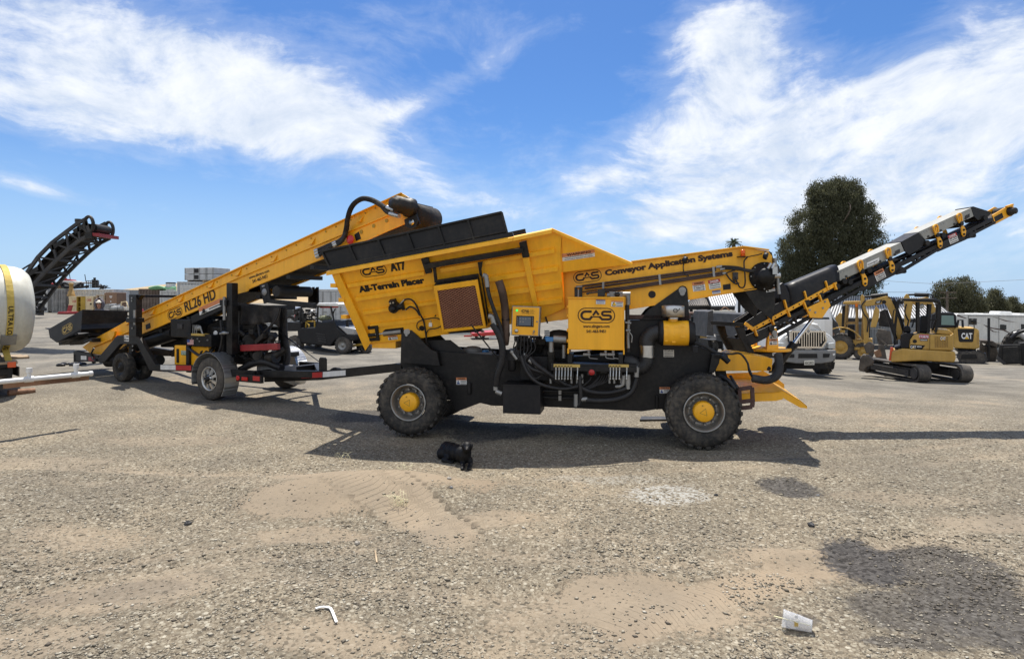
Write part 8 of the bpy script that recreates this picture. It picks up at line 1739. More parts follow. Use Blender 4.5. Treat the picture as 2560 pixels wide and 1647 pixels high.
def build_volvo():
 g = ground_at(2070, 880); F = Fr(g.x, g.y+2.5, R(-30), float(terrain(g.x, g.y+2.5))); px = F.px
 t = thing('wheel_loader', 'dark wheel loader lift arm with white letters, half hidden between truck and backhoe', 'loader', F); mb = MB(); pb(mb, F, [(2040, 800), (2052, 778), (2070, 784), (2094, 808), (2100, 832), (2088, 836), (2070, 815), (2048, 815)], 0, .5); ar = mb.build('lift_arm', 'darkgrey', t, F, .03)
 text_px(F, (V((0, -.004, 0)), N0), 'VOL', (2062, 806), (2074, 815), 8, 'inkwhite', ar, .02)
 mb = MB(); mb.cyl(px(2078, 786, .2), px(2098, 825, .2), .09); mb.build('cylinder', 'steel', t, F); mb = MB(); pb(mb, F, [(2062, 872), (2066, 815), (2086, 820), (2094, 872)], .2, 1.5); mb.build('front_frame', 'rust_wall', t, F, .04)
 mb = MB(); pb(mb, F, [(2086, 850), (2088, 795), (2098, 782), (2110, 786), (2112, 850)], 1.2, 1.2); mb.build('boom', 'cat', t, F, .03)
 for w in (.0, 1.7): c = px(2060, 868, w); c.z = .55; wheel_at(t, F, c, .6, .5, V((0, 1, 0)), 'rubber', 'greysteel', 16, .03)
build_volvo()
def build_big_excavator():
 g = ground_at(2460, 910); F = Fr(g.x, g.y, R(-32), g.z); px = F.px
 t = thing('large_excavator', 'larger yellow excavator with big white logo panel on its counterweight, black cab', 'excavator', F)
 mb = MB(); pb(mb, F, [(2384, 870), (2384, 826), (2392, 818), (2440, 820), (2448, 826), (2449, 870), (2436, 873)], .3, 2.0); cw = mb.build('counterweight', 'cat', t, F, .05)
 mb = MB(); pb(mb, F, [(2394, 822), (2436, 822), (2433, 853), (2430, 855), (2400, 855), (2397, 852)], .285, .02); pn = mb.build('logo_panel', 'ink', cw, F, .004); cat_text(F, (V((0, .275, 0)), N0), (2403.5, 847), (2431, 847.5), 19, pn)
 mb = MB()
 for k in range(9): pb(mb, F, [(2442, 833+k*3.2), (2447.5, 832.5+k*3.2), (2447.5, 834+k*3.2), (2442, 834.5+k*3.2)], .29, .02)
 mb.build('vent', 'cat_dark', cw, F)
 mb = MB(); pb(mb, F, [(2330, 868), (2332, 818), (2392, 818), (2386, 868)], .6, 1.8); mb.build('housing', 'cat', t, F, .04)
 mb = MB(); pb(mb, F, [(2326, 822), (2330, 786), (2340, 781), (2382, 781), (2391, 788), (2392, 818)], .5, 1.3); cb = mb.build('cab', 'black_plastic', t, F, .05)
 mb = MB(); pb(mb, F, [(2353, 812), (2354, 788), (2384, 789), (2386, 813)], .48, .03); mb.build('window', 'glass_green', cb, F)
 mb = MB(); mb.tube([px(2392, 818, .5), px(2396, 800, .5), px(2406, 800, .5), px(2407, 818, .5)], .05, 8, 0); mb.build('hand_rail', 'black', t, F); mb = MB(); mb.cyl(px(2436, 822, .4), px(2434, 805, .4), .02); mb.ell(px(2434, 803, .4), .12, .04, .1); mb.build('mirror', 'black', t, F)
 L = [(2396, 893), (2400, 880), (2450, 878), (2464, 886), (2466, 900), (2456, 909), (2440, 910), (2402, 905)]
 for w in (0, 1.9):
  mb = MB(); pb(mb, F, L, w, .5); c = px(2452, 894, 0); tr = mb.build('track', 'rubber_dirty', t, F, .03); mb = MB()
  for i in range(len(L)):
   a, b = px(*L[i], w), px(*L[(i+1) % len(L)], w); n = max(2, int((b-a).length/.2))
   for k in range(n): q = a+(b-a)*(k/n); dd = (b-a).normalized(); mb.obox(q+V((0, .25, 0)), dd*.06, (0, .27, 0), dd.cross(V((0, 1, 0)))*.03)
  mb.build('track_shoe', 'darkgrey', tr, F); mb = MB(); pb(mb, F, [(2402, 898), (2404, 886), (2440, 885), (2444, 896)], w-.03, .04); mb.build('track_frame', 'black', tr, F)
 mb = MB(); pb(mb, F, [(2395, 880), (2395, 872), (2440, 872), (2440, 880)], .5, 1.5); mb.build('swing_base', 'black_dusty', t, F)
 w2 = 1.1; mb = MB(); pb(mb, F, [(2262, 820), (2260, 742), (2266, 734), (2272, 738), (2282, 760), (2276, 800), (2270, 825)], w2, .5); mb.build('stick', 'cat', t, F, .03)
 mb = MB(); pb(mb, F, [(2274, 756), (2282, 748), (2318, 742), (2330, 750), (2352, 800), (2350, 840), (2338, 840), (2336, 805), (2316, 762), (2290, 764)], w2+.5, .5); mb.build('boom', 'cat', t, F, .03)
 mb = MB(); mb.cyl(px(2268, 737, w2+.2), px(2300, 736, w2+.2), .05).cyl(px(2286, 737, w2+.2), px(2322, 738, w2+.2), .10); mb.tube([px(2318, 735, w2), px(2330, 738, w2), px(2336, 752, w2), px(2350, 780, w2)], .04); mb.tube([px(2266, 760, w2-.04), px(2262, 780, w2-.04), px(2270, 800, w2-.04)], .03); mb.build('cylinder', 'black', t, F)
build_big_excavator()
def build_rv():
 g = ground_at(2393, 873); F = Fr(g.x, 38, R(1), float(terrain(g.x, 38))); px = F.px
 t = thing('travel_trailer', 'long white travel trailer with dark swoosh graphics parked at the right edge', 'caravan', F)
 mb = MB(); pb(mb, F, [(2380, 858), (2382, 800), (2396, 783), (2420, 784), (2700, 789), (2700, 858)], 0, 2.5); bd = mb.build('body', 'white_dirty', t, F, .08)
 mb = MB(); pb(mb, F, [(2420, 788), (2700, 792), (2700, 794), (2420, 790.5)], -.02, .03); pb(mb, F, [(2421, 858), (2421, 788), (2422.5, 788), (2422.5, 858)], -.02, .03); pb(mb, F, [(2497, 858), (2497, 789), (2498, 789), (2498, 858)], -.015, .03); mb.build('trim', 'greysteel', bd, F)
 mb = MB()
 for pts in ([(2422, 811), (2422, 796), (2442, 796), (2442, 812)], [(2501, 823), (2501, 811), (2516, 812), (2516, 824)], [(2553, 830), (2553, 810), (2566, 811), (2566, 830)]): pb(mb, F, pts, -.03, .04)
 mb.build('window', 'glass', bd, F)
 mb = MB()
 for pts in ([(2393, 786), (2418, 796), (2414, 796), (2393, 790)], [(2480, 791), (2520, 802), (2544, 806), (2515, 803)], [(2456, 810), (2480, 819), (2510, 823), (2535, 838), (2508, 826), (2478, 821)], [(2460, 812), (2485, 828), (2500, 831), (2482, 829)], [(2440, 806), (2452, 808), (2446, 807.5)]): pb(mb, F, pts, -.012, .014)
 mb.build('swoosh', 'maroon', bd, F)
 mb = MB(); pb(mb, F, [(2549, 858), (2549, 805), (2560, 804), (2575, 805), (2575, 858)], -.015, .02); mb.build('door', 'white_dirty', bd, F)
 mb = MB(); pb(mb, F, [(2499, 787), (2501, 778), (2530, 779), (2536, 788)], .8, .9); mb.build('air_conditioner', 'white', t, F, .06); mb = MB()
 for (x, wd) in ((2442, 9), (2468, 13), (2560, 12)): pb(mb, F, [(x-wd, 787), (x-wd*.8, 783), (x+wd*.8, 783.5), (x+wd, 788)], .8, .8)
 mb.build('roof_vent', 'white', t, F, .03)
 for x in (2478, 2500, 2522): c = px(x, 850, .0); c.z = .36; wheel_at(t, F, c, .38, .25, V((0, 1, 0)))
 g = at_depth(2472, 848, 30); Fp = Fr(g.x, 30, 0, float(terrain(g.x, 30))); t = thing('black_post', 'thin black upright post in front of the white travel trailer', 'post', Fp); mb = MB(); a, b = Fp.px(2472, 795, 0), Fp.px(2471, 852, 0); mb.beam((a.x, 0, 0), a, .08, .08); mb.build('shaft', 'black', t, Fp)
build_rv()
def build_right_kit():
 g = ground_at(2470, 904); F = Fr(g.x, g.y, R(-34), g.z); px = F.px
 t = thing('loader_bucket', 'dark steel loader bucket resting on the gravel right of the large excavator', 'bucket', F); mb = MB(); pb(mb, F, [(2450, 850), (2482, 852), (2494, 860), (2492, 868), (2470, 862), (2452, 856)], 0, 1.6); cp = [(2462+0, 868)]; mb.prism([px(x, y, .1) for x, y in ((2458, 866), (2492, 868), (2496, 885), (2490, 903), (2466, 904), (2458, 890))], (0, 1.4, 0)); pb(mb, F, [(2450, 852), (2464, 868), (2462, 892), (2448, 878)], 0, .1); mb.build('shell', 'bucket', t, F, .03)
 g = ground_at(2520, 912); F = Fr(g.x, g.y, R(-34), g.z); px = F.px
 t = thing('skid_steer', 'black steel blade attachment and tyre with pale fender at the right frame edge', 'machine', F); mb = MB(); pb(mb, F, [(2494, 893), (2500, 862), (2552, 861), (2555, 910), (2512, 911)], 0, .25); pb(mb, F, [(2506, 908), (2508, 868), (2546, 866), (2548, 909)], -.06, .06); pb(mb, F, [(2556, 912), (2550, 858), (2620, 850), (2620, 912)], .1, 1.2); mb.build('blade_frame', 'black_dusty', t, F, .02); mb = MB(); pb(mb, F, [(2492, 900), (2494, 889), (2516, 908), (2510, 912)], -.08, .3); mb.build('blade', 'darkgrey', t, F, .01)
 c = px(2560, 882, 1.5); c.z = .75; wheel_at(t, F, c, .78, .5, V((0, 1, 0)), 'rubber', 'greysteel', 22, .04)
 mb = MB(); mb.tube([px(2534, 836, 1.3), px(2550, 836, 1.3), px(2566, 846, 1.3), px(2585, 868, 1.3)], .14, 8); mb.build('fender', 'white_dirty', t, F); mb = MB(); mb.tube([px(2528, 845, 1), px(2545, 832, 1), px(2562, 826, 1)], .08, 8); mb.build('hose', 'hose', t, F)
 # yellow machine rear and things under the shed at the middle right
 g = ground_at(1750, 868); F = Fr(g.x, g.y+1, 0, float(terrain(g.x, g.y+1))); px = F.px; t = thing('yellow_roller', 'back of a dusty yellow machine between the air cleaner and the dump truck bed', 'machine', F); mb = MB(); pb(mb, F, [(1728, 850), (1728, 806), (1768, 805), (1769, 850)], 0, 1.8); b = mb.build('body', 'cat', t, F, .04); mb = MB(); pb(mb, F, [(1743, 831), (1744, 812), (1757, 811), (1758, 831)], -.03, .03); pb(mb, F, [(1736, 850), (1736, 836), (1748, 836), (1748, 850)], -.03, .03); mb.build('vent', 'ink', b, F); mb = MB(); mb.box(px(1726, 872, .2), px(1770, 850, .2)+V((0, 1.4, 0))); mb.build('undercarriage', 'black_dusty', t, F); mb = MB(); pb(mb, F, [(1727, 806), (1727, 803), (1768, 802.5), (1768, 805.5)], -.03, .1); mb.build('bumper', 'offwhite', t, F)
 for x in (1735, 1762): c = px(x, 862, .3); c.z = .4; wheel_at(t, F, c, .42, .4, V((0, 1, 0)))
build_right_kit()
def build_sheds():
 def shed(name, label, d, roof, rmat, posts, ridge_d=4, seams=20, yb=850):
  l = at_depth(roof[0][0], yb, d); F = Fr(l.x, d, 0, float(terrain(l.x, d))); px = F.px
  t = thing(name, label, 'shed', F); A, B, C, D = roof        # eave left, eave right, ridge right, ridge left
  a, b, c, e = px(*A, 0), px(*B, 0), px(*C, ridge_d), px(*D, ridge_d); mb = MB(); mb.prism([a, b, c, e], (0, 0, -.1))
  c2, e2 = V((c.x, 2*ridge_d, b.z)), V((e.x, 2*ridge_d, a.z)); mb.prism([e, c, c2, e2], (0, 0, -.1)); rf = mb.build('roof', rmat, t, F); mb = MB()
  for i in range(seams+1): s = i/seams; p, q = a+(b-a)*s, e+(c-e)*s; mb.beam(p+V((0, 0, .03)), q+V((0, 0, .03)), .05, .06)
  mb.build('seam', 'darkgrey', rf, F); mb = MB(); mb.beam(a+V((0, .05, -.25)), b+V((0, .05, -.25)), .1, .3); mb.build('fascia', 'black', t, F)
  for x in posts: p = px(x, A[1], .3); mb = MB(); mb.box((p.x-.12, .2, 0), (p.x+.12, .45, a.z-.1)); mb.build('post', 'black_dusty', t, F)
  mb = MB(); zf = a.z*.62; mb.box((a.x, 2*ridge_d-.1, 0), (b.x, 2*ridge_d, zf)); mb.build('back_wall', 'fence', t, F); return t, F
 shed('open_shed', 'open shed with a white standing-seam metal roof behind the placer head', 52, ((1778, 763), (1850, 763), (1836, 728), (1764, 728)), 'roofmetal', (1745+45, 1795, 1845), 5, 12)
 shed('brown_roof_shed', 'low brown-roofed shed bay left of the white roofed shed', 55, ((1715, 763), (1779, 763), (1764, 740), (1736, 740)), 'roofbrown', (1728, 1746, 1772), 3, 12)
 shed('long_shed', 'long open shed with white standing-seam roof behind the excavators', 50, ((2060, 792), (2388, 795), (2328, 746), (2085, 738)), 'roofmetal', (2100, 2170, 2240, 2310, 2370), 6, 44)
 fence_panel(1690, 815, 1900, 820, 786, 62, 'fence', 'blue grey corrugated metal fence behind the shed posts')
 fence_panel(2060, 850, 2420, 855, 800, 64, 'fence', 'long blue grey metal fence behind the long shed')
 a = at_depth(1724, 815, 45); F = Fr(a.x, 45, 0, float(terrain(a.x, 45))); t = thing('lean_to', 'rusty lean-to roof with a window wall beside the brown roofed shed', 'shed', F); px = F.px; mb = MB(); pb(mb, F, [(1700, 782), (1748, 781), (1748, 785), (1700, 786)], 0, 2); mb.build('roof', 'rust_wall', t, F); mb = MB(); pb(mb, F, [(1702, 815), (1702, 787), (1746, 787), (1746, 815)], .3, 1.5); w = mb.build('wall', 'fence', t, F); mb = MB(); pb(mb, F, [(1728, 803), (1728, 792), (1742, 792), (1742, 803)], .27, .02); mb.build('window', 'glass', w, F)
build_sheds()
# ------------------------------------------------------------------ trees
def leaf_mat(name, c0, c1):
 def f(t, b, P):
  r = t.n.new('ShaderNodeNewGeometry').outputs['Random Per Island']; n = t.noise(P, .9, 3, .6)
  col = t.mix(t.math('ADD', t.math('MULTIPLY', r, .55), t.math('MULTIPLY', n, .45)), tuple(c0)+(1,), tuple(c1)+(1,))
  t.put(b.inputs['Base Color'], col); b.inputs['Roughness'].default_value = .6; b.inputs['Specular IOR Level'].default_value = .35
  tl = t.n.new('ShaderNodeBsdfTranslucent'); t.put(tl.inputs[0], col); mx = t.n.new('ShaderNodeMixShader'); mx.inputs[0].default_value = .4; t.l.new(b.outputs[0], mx.inputs[1]); t.l.new(tl.outputs[0], mx.inputs[2]); t.l.new(mx.outputs[0], t.n['Material Output'].inputs[0])
 special(name, f)
leaf_mat('leaf_euc', (.020, .026, .013), (.15, .15, .080)); leaf_mat('leaf_round', (.035, .04, .02), (.17, .165, .09)); leaf_mat('leaf_palm', (.03, .045, .018), (.09, .11, .05))
def tree(px_c, px_w, y_top, y_base, d, label, mat, lobes, n, leaf, drop=0.0, seed=1, name='tree', trunk=.35, y_crown=None):
 rg = np.random.default_rng(seed); c = at_depth(px_c, y_base, d); g = float(terrain(c.x, min(d, 60))); F = Fr(c.x, d, 0, g); t = thing(name, label, 'tree', F)
 top = at_depth(px_c, y_top, d).z-g; W = px_w*d/FPX; low = at_depth(px_c, y_crown or y_base, d).z-g
 mb = MB(); mb.tube([(0, 0, 0), (.1*trunk, 0, low*.5+.5), (-.1, .1, low+(top-low)*.35), (.1, 0, low+(top-low)*.8)], trunk, 10, 6, r2=trunk*.2)
 cl = []
 for (lx, lz, lr) in lobes: cl.append((lx*W, low+(top-low)*lz, lr*W)); mb.tube([(0, 0, low+(top-low)*max(.05, lz-.35)), (lx*W*.5, rg.normal()*W*.08, low+(top-low)*(lz-.12)), (lx*W*.9, 0, low+(top-low)*lz)], trunk*.18, 6, 4, r2=.02)
 mb.build('trunk', 'bark', t, F)
 P = []; wts = np.array([r**2 for _, _, r in cl]); wts /= wts.sum(); k = rg.choice(len(cl), n, p=wts)
 cx = np.array([a for a, _, _ in cl])[k]; cz = np.array([b for _, b, _ in cl])[k]; cr = np.array([r for _, _, r in cl])[k]
 nc = n//60; dirs = rg.normal(size=(nc, 3)); dirs /= np.linalg.norm(dirs, axis=1)[:, None]; kk = rg.choice(len(cl), nc, p=wts)
 ctr = np.stack([np.array([a for a, _, _ in cl])[kk], np.zeros(nc), np.array([b for _, b, _ in cl])[kk]], -1); rad = np.array([r for _, _, r in cl])[kk]
 cc = ctr+dirs*(rad*rg.uniform(.45, 1.0, nc)**.6)[:, None]*np.array([1, .8, 1.0])
 cc = cc[(cc[:, 2] > low*.7)]; sel = rg.choice(len(cc), n); sp = leaf*2.7
 pos = cc[sel]+rg.normal(size=(n, 3))*sp*np.array([1, 1, .8]); pos[:, 2] -= np.abs(rg.normal(size=n))*drop
 a = rg.normal(size=(n, 3)); a /= np.linalg.norm(a, axis=1)[:, None]
 if drop: a[:, 2] = -np.abs(a[:, 2])-1.0; a /= np.linalg.norm(a, axis=1)[:, None]
 b = rg.normal(size=(n, 3)); b -= a*(a*b).sum(1)[:, None]; b /= np.linalg.norm(b, axis=1)[:, None]
 s = leaf*rg.uniform(.6, 1.5, n)[:, None]; lw = .35 if drop else .55
 vs = np.stack([pos-a*s, pos+b*s*lw, pos+a*s, pos-b*s*lw], 1).reshape(-1, 3)
 me = bpy.data.meshes.new('crown'); me.vertices.add(4*n); me.vertices.foreach_set('co', vs.reshape(-1)); me.loops.add(4*n); me.loops.foreach_set('vertex_index', np.arange(4*n)); me.polygons.add(n); me.polygons.foreach_set('loop_start', np.arange(0, 4*n, 4)); me.update()
 me.materials.append(MATS[mat]); o = bpy.data.objects.new('crown', me); COL.objects.link(o); place(o, t, F)
euc = [(-.02, .80, .22), (.12, .84, .18), (-.20, .62, .22), (.22, .66, .22), (.02, .55, .27), (-.34, .40, .17), (.34, .45, .17), (-.30, .22, .18), (.30, .25, .19), (-.12, .28, .24), (.14, .30, .24), (-.28, .08, .18), (.0, .08, .22), (.27, .10, .18), (-.38, .16, .12), (.40, .34, .11), (-.10, .90, .12), (.2, .92, .10), (.05, .93, .12)]
tree(2080, 262, 452, 800, 58, 'tall wide dark eucalyptus tree rising behind the slinger boom', 'leaf_euc', euc, 200000, .085, .22, 3, 'eucalyptus_tree', .5, 735)
rnd = [(-.18, .68, .24), (.12, .74, .24), (.3, .5, .2), (-.32, .42, .2), (0, .4, .3), (-.2, .18, .24), (.22, .18, .24), (.42, .28, .14), (-.42, .25, .13)]
tree(2394, 130, 699, 800, 92, 'round leafy tree beyond the travel trailer, left of the smaller trees', 'leaf_round', rnd, 34000, .125, .1, 4, 'leafy_tree', .4, 792)
sm = [(0, .75, .25), (-.2, .5, .28), (.22, .5, .25), (-.3, .2, .25), (.25, .2, .28), (.05, .92, .14)]
tree(2486, 62, 724, 800, 100, 'medium pointed tree at the right between the round tree and the small tree', 'leaf_round', sm, 14000, .125, .1, 5, 'leafy_tree', .3, 790)
tree(2530, 42, 747, 800, 105, 'small tree near the right edge above the travel trailer', 'leaf_round', sm, 9000, .125, .1, 6, 'leafy_tree', .3, 790)
tree(2560, 32, 762, 800, 108, 'smallest tree cut by the right edge of the picture', 'leaf_round', sm, 6000, .125, .1, 7, 'leafy_tree', .3, 790)
def palm():
 d = 80; c = at_depth(1834, 760, d); g = float(terrain(c.x, 60)); F = Fr(c.x, d, 0, g); t = thing('palm_tree', 'distant palm tree crown showing above the yellow conveyor', 'tree', F); top = at_depth(1834, 606, d).z-g
 mb = MB(); mb.tube([(0, 0, 0), (.1, 0, top*.5), (0, 0, top)], .25, 10, 4); mb.build('trunk', 'bark', t, F); rr = random.Random(2); mb = MB()
 for k in range(46):
  a = rr.uniform(0, 6.283); e = rr.uniform(-.5, 1.4); L = rr.uniform(.8, 1.25); d_ = V((math.cos(a)*math.cos(e), math.sin(a)*math.cos(e), math.sin(e))); p0 = V((0, 0, top)); prev = p0; side = d_.cross(V((0, 0, 1))).normalized()
  for s in range(6):
   q = p0+d_*(L*(s+1)/6)-V((0, 0, .5*((s+1)/6)**2));
   for sg in (-1, 1): mb.add([prev, q, (prev+q)/2+side*(sg*.25*(1-s/8))-V((0, 0, .15))], [(0, 1, 2)])
   prev = q
 mb.build('crown', 'leaf_palm', t, F)
palm()
def poles():
 d = 75; c = at_depth(2368, 780, d); g = float(terrain(c.x, 60)); F = Fr(c.x, d, 0, g); t = thing('utility_pole', 'wooden utility pole with crossarms in front of the round tree', 'pole', F); zt = at_depth(2368, 727, d).z-g; mb = MB(); mb.tube([(0, 0, 0), (0, 0, zt)], .17, 10, 0, r2=.13); mb.build('pole', 'bark', t, F); mb = MB()
 for z in (zt-.2, zt-.9): mb.box((-1.0, -.25, z-.06), (1.0, -.15, z+.06));
 mb.build('crossarm', 'bark', t, F)
 mb = MB(); p = V((0, 0, zt-.2))
 mb.tube([p, p+V((-14, 4, .2)), p+V((-30, 8, 1.0))], .02, 4, 6); mb.tube([p, V((2.5, -2, 0))], .015, 4, 0); mb.build('wire', 'ink', t, F)
 p0, p1 = at_depth(2200, 706, 70), at_depth(2640, 706, 70); F = Fr(p0.x, 70, 0, p0.z); t = thing('power_line', 'thin power line crossing the sky at far right', 'wire', F); L = p1.x-p0.x; mb = MB(); mb.tube([(-L*.5, 0, 1), (L*.25, 0, -.1), (L*.5, 0, 0), (L*1.5, 0, 1)], .018, 4, 8); mb.build('cable', 'inkgrey', t, F)
poles()
# ------------------------------------------------------------------ dog, worker, litter
def remesh(o, vox, sm=4):
 r = o.modifiers.new('skin', 'REMESH'); r.mode = 'VOXEL'; r.voxel_size = vox; r.use_smooth_shade = True
 s = o.modifiers.new('soften', 'SMOOTH'); s.iterations = sm; s.factor = .6
def build_dog():
 g = ground_at(1150, 1158); F = Fr(g.x, g.y, R(0), float(gz(g.x, g.y))-.005); mb = MB()
 t = thing('black_dog', 'black dog lying on the gravel in the shade before the front wheel, facing the camera', 'dog', F)
 # lying down: rump to the left and back, chest and head to the right and front, forelegs stretched towards the viewer
 E = mb.ell
 E((-.20, .34, .11), .10, .12, .11); E((-.25, .28, .08), .075, .10, .085); E((-.13, .24, .12), .105, .12, .11); E((-.06, .13, .125), .10, .11, .11); E((.01, .04, .13), .09, .09, .11); E((.06, -.01, .13), .08, .075, .105); E((.085, -.03, .17), .062, .055, .08)
 mb.tube([(.075, -.03, .17), (.085, -.06, .22), (.09, -.085, .245)], .052, 12, 4, r2=.05)
 E((.095, -.10, .262), .058, .062, .056); E((.097, -.145, .246), .036, .05, .032); E((.098, -.185, .240), .028, .028, .024); E((.098, -.165, .222), .024, .035, .014)
 E((.072, -.118, .283), .02, .02, .014); E((.12, -.118, .283), .02, .02, .014)
 for s, x in ((-1, .045), (1, .125)): mb.tube([(x, -.02, .10), (x+.01*s, -.05, .04), (x+.005, -.15, .028), (x, -.21, .026)], .034, 10, 5, r2=.022); E((x, -.225, .022), .026, .036, .02)
 mb.tube([(-.22, .26, .10), (-.17, .14, .06), (-.22, .10, .035), (-.13, .06, .026)], .05, 10, 5, r2=.022); E((-.11, .05, .02), .035, .022, .018)
 mb.tube([(-.22, .42, .06), (-.20, .48, .03), (-.12, .48, .022), (-.06, .44, .018)], .028, 8, 6, r2=.012)
 b = mb.build('body', 'dogfur', t, F); remesh(b, .010, 3)
 for s, x in ((-1, .045), (1, .147)):
  mb = MB(); mb.ell((x, -.095, .250), .016, .030, .046, 10, 8, Matrix.Rotation(s*.25, 3, 'Y')); mb.build('ear', 'dogfur', t, F)
 mb = MB(); mb.ell((.098, -.212, .247), .013, .009, .010); mb.build('nose', 'ink', t, F)
 mb = MB()
 for x in (.075, .119): mb.ell((x, -.152, .271), .008, .007, .008)
 mb.build('eye', 'glass', t, F)
build_dog()
def build_worker():
 d = 17.7; c = at_depth(248, 800, d); g = float(terrain(c.x, d)); F = Fr(c.x, d, R(28), g)
 t = thing('person', 'person in a dark hooded sweatshirt and cap looking over the black hopper, hands in pockets', 'person', F)
 z = F.px(248, 747, 0).z; k = z/1.80
 mb = MB(); E = lambda c, *r: mb.ell(V(c)*k, *[a*k for a in r]); T = lambda p, r, r2=None: mb.tube([V(a)*k for a in p], r*k, 12, 5, r2=(r2*k if r2 else None))
 # one continuous figure: legs, torso, neck, head
 for s in (-1, 1):
  T([(.10*s, 0, .92), (.11*s, -.01, .50), (.115*s, .02, .10)], .085, .05); E((.115*s, -.06, .05), .05, .13, .05)
  T([(.20*s, 0, 1.42), (.27*s, .02, 1.17), (.20*s, -.10, .98)], .06, .045); E((.17*s, -.12, .96), .045, .06, .05)
 E((0, 0, .98), .17, .12, .14); E((0, 0, 1.18), .18, .125, .2); E((0, 0, 1.36), .20, .125, .13); T([(0, 0, 1.42), (0, -.01, 1.55)], .065, .06)
 E((0, -.02, 1.66), .076, .098, .118); E((0, -.06, 1.60), .055, .06, .055); E((0, -.115, 1.645), .016, .02, .024)
 b = mb.build('body', 'skin', t, F); remesh(b, .012, 3)
 mb = MB()
 for s in (-1, 1): T([(.20*s, 0, 1.43), (.275*s, .02, 1.17), (.205*s, -.10, .985)], .075, .062); E((.19*s, 0, 1.42), .08, .09, .08)
 E((0, 0, .95), .195, .145, .1); E((0, 0, 1.16), .205, .15, .23); E((0, 0, 1.36), .225, .145, .14); E((0, .02, 1.48), .12, .11, .08); T([(-.1, -.12, .98), (.1, -.12, .98)], .07)
 j = mb.build('sweatshirt', 'hood', t, F); remesh(j, .014, 3)
 mb = MB()
 for s in (-1, 1): T([(.10*s, 0, .92), (.11*s, -.01, .50), (.115*s, .02, .09)], .10, .075)
 E((0, 0, .93), .175, .13, .12); p = mb.build('trousers', 'denim', t, F); remesh(p, .014, 3)
 mb = MB()
 for s in (-1, 1): E((.115*s, -.05, .05), .055, .14, .055)
 mb.build('shoe', 'black', t, F)
 # hood: shell open at the front
 mb = MB(); nu, nv = 24, 14; vs = []
 for i in range(nv+1):
  th = math.pi*(.02+.86*i/nv)
  for q in range(nu+1):
   a = R(-58)+R(296)*q/nu; vs.append(V((.118*math.sin(th)*math.cos(a), .015+.135*math.sin(th)*math.sin(a), 1.655+.155*math.cos(th)))*k)
 mb.add(vs, [(i*(nu+1)+q, (i+1)*(nu+1)+q, (i+1)*(nu+1)+q+1, i*(nu+1)+q+1) for i in range(nv) for q in range(nu)], True); h = mb.build('hood', 'hood', t, F); s = h.modifiers.new('thickness', 'SOLIDIFY'); s.thickness = .018; s.offset = 1
 mb = MB(); E((0, -.03, 1.70), .074, .088, .07); mb.prism([V(a)*k for a in ((-.075, -.10, 1.70), (.075, -.10, 1.70), (.06, -.185, 1.69), (0, -.20, 1.688), (-.06, -.185, 1.69))], V((0, 0, .012))); mb.build('cap', 'offwhite', t, F)
 mb = MB()
 for s_ in (-1, 1): E((.028*s_, -.113, 1.668), .012, .008, .008)
 mb.build('eye', 'hair', t, F)
 mb = MB(); E((0, -.118, 1.605), .024, .008, .007); mb.build('mouth', 'darkred', t, F)
build_worker()
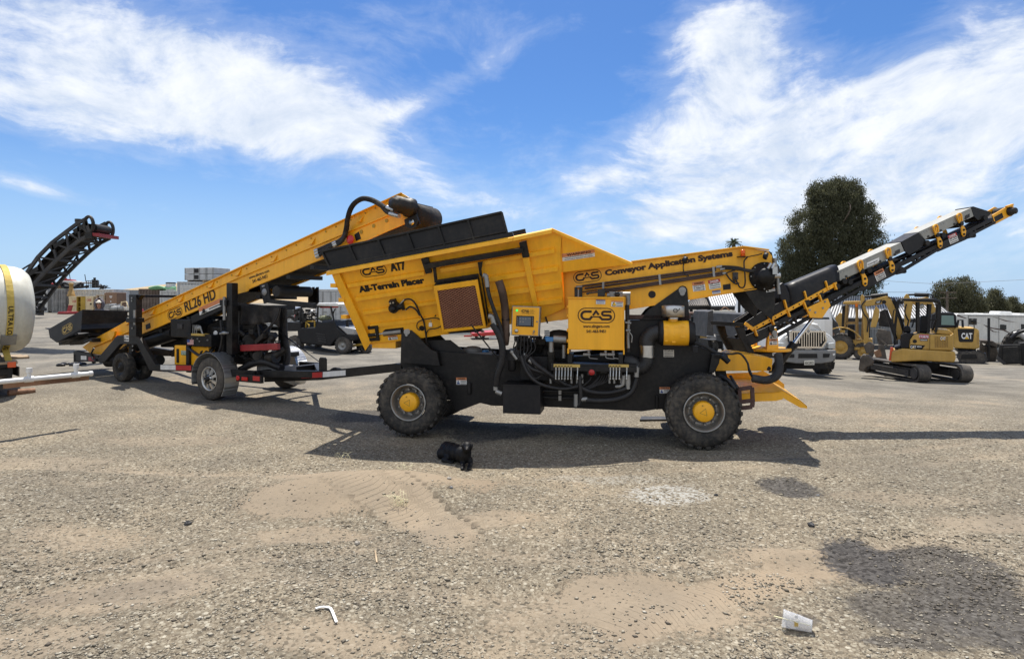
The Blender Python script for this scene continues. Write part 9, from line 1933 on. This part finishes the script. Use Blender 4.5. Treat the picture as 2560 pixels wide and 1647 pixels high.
def build_litter():
 g = ground_at(1993, 1560); z = float(gz(g.x, g.y)); F = Fr(g.x, g.y, R(-24), z)
 t = thing('plastic_cup', 'crumpled clear plastic drink cup lying on its side with a pale straw', 'cup', F); L, r0, r1 = .165, .052, .036; mb = MB(); ax = V((1, 0, .0)); o = V((-L/2, 0, r0+.006)); prof = [(0, r0*1.04), (.004, r0*1.07), (.010, r0*1.03), (.012, r0), (L*.62, r0*.86), (L*.64, r0*.82), (L*.97, r1*1.02), (L, r1), (L, 0)]; a2 = V((1, 0, -.095)).normalized(); mb.lathe(prof, o, a2, 36); b = mb.build('shell', 'clear_plastic', t, F); s = b.modifiers.new('wall', 'SOLIDIFY'); s.thickness = .0012
 mb = MB(); q = [o+V((L*.40, -.042, .012)), o+V((L*.53, -.040, .006)), o+V((L*.53, -.034, -.020)), o+V((L*.40, -.037, -.020))]; mb.add([p+V((0, -.010, .004)) for p in q], [(0, 3, 2, 1)]); mb.build('label', 'inkgold', b, F); mb = MB(); q = [o+V((L*.42, -.026, .044)), o+V((L*.52, -.024, .042)), o+V((L*.52, -.036, .030)), o+V((L*.42, -.039, .030))]; mb.add([p+V((0, -.004, .004)) for p in q], [(0, 3, 2, 1)]); mb.build('print', 'inkgrey', b, F)
 t = thing('drinking_straw', 'pale straw sticking out of the open end of the plastic cup', 'straw', F); mb = MB(); mb.cyl(o+V((-.05, -.01, .006)), o+V((L*.95, -.002, -.012)), .0045, n=10); mb.build('tube', 'straw', t, F)
 def pt(x, y): g = ground_at(x, y); return V((g.x, g.y, float(gz(g.x, g.y))+.014))
 c = pt(825, 1545); F = Fr(c.x, c.y, 0, c.z-.014); t = thing('plastic_strip', 'bent white plastic strip lying on the gravel at bottom centre', 'litter', F); mb = MB(); P = [F.I @ pt(x, y) for x, y in ((789, 1540), (805, 1536), (822, 1537), (828, 1541), (834, 1553), (841, 1570))]; P = spline(P, 5)
 for i in range(len(P)-1): mb.beam(P[i], P[i+1]+(P[i+1]-P[i])*.1, .016, .006)
 mb.build('strip', 'white', t, F)
 for i, (x, y, s, m, l) in enumerate(((470, 1295, .035, 'darkgrey', 'dark stone lying alone on the gravel at left'), (1123, 1228, .03, 'palestone', 'pale stone at the edge of the tyre-marked mound'), (893, 1350, .028, 'palestone', 'pale stone left of the tyre marks'), (2028, 1318, .035, 'darkgrey', 'dark stone beside the wet gravel patch'), (1790, 1243, .022, 'darkgrey', 'dark stone on the pale gravel patch'), (1128, 1250, .02, 'midgrey', 'small grey stone below the pale stone by the mound'), (2045, 1245, .02, 'midgrey', 'small grey stone right of the round damp stain'))): rock(x, y, s, m, l)
 c = pt(940, 1392); F = Fr(c.x, c.y, 0, c.z-.01); t = thing('wood_stick', 'short pale wooden stick lying on the gravel near centre', 'stick', F); mb = MB(); mb.beam(F.I @ pt(938, 1376), F.I @ pt(942, 1408), .012, .008); mb.build('stick', 'wood', t, F)
 # steel cover plate and dark clods under the machine
 c = ground_at(1625, 1049); F = Fr(c.x, c.y, R(6), 0); t = thing('road_plate', 'flat weathered plate on the ground under the placer beside the rear wheel', 'plate', F); mb = MB(); mb.prism([V((-.22, -.12, .0)), V((.25, -.14, 0)), V((.3, .1, .0)), V((-.1, .16, .0))], (0, 0, .035)); mb.build('plate', 'darkgrey', t, F, .01)
 c = ground_at(180, 913); F = Fr(c.x, c.y, 0, float(gz(c.x, c.y))); t = thing('rubber_scrap', 'black rubber scrap on the ground beneath the tail of the trailer conveyor', 'scrap', F); mb = MB(); rr = random.Random(6)
 for k in range(9): mb.ell((rr.uniform(-.35, .35), rr.uniform(-.2, .2), .03), rr.uniform(.08, .16), .09, .05, 8, 6)
 mb.build('pieces', 'black', t, F)
build_litter()
def dry_grass(x, y, n, s, lab):
 g = ground_at(x, y); z = float(gz(g.x, g.y)); rr = random.Random(x); mb = MB()
 for k in range(n): a = rr.uniform(0, 6.28); L = rr.uniform(.5, 1)*s; q = V((rr.gauss(0, s*.3), rr.gauss(0, s*.2), 0)); mb.tube([q, q+V((math.cos(a)*L*.3, math.sin(a)*L*.3, L*.6)), q+V((math.cos(a)*L*.9, math.sin(a)*L*.9, L*.7))], .0022, 4, 3, r2=.001)
 o = mb.build('dry_grass', 'straw', None, Fr(g.x, g.y, 0, z)); tag(o, lab, 'grass')
dry_grass(1002, 1272, 22, .16, 'tuft of dry straw lying on the tyre prints'); dry_grass(860, 1145, 9, .13, 'few dry grass stems on top of the dirt mound'); dry_grass(1012, 1186, 10, .12, 'dry grass stems at the right foot of the dirt mound')
bpy.context.view_layer.update()
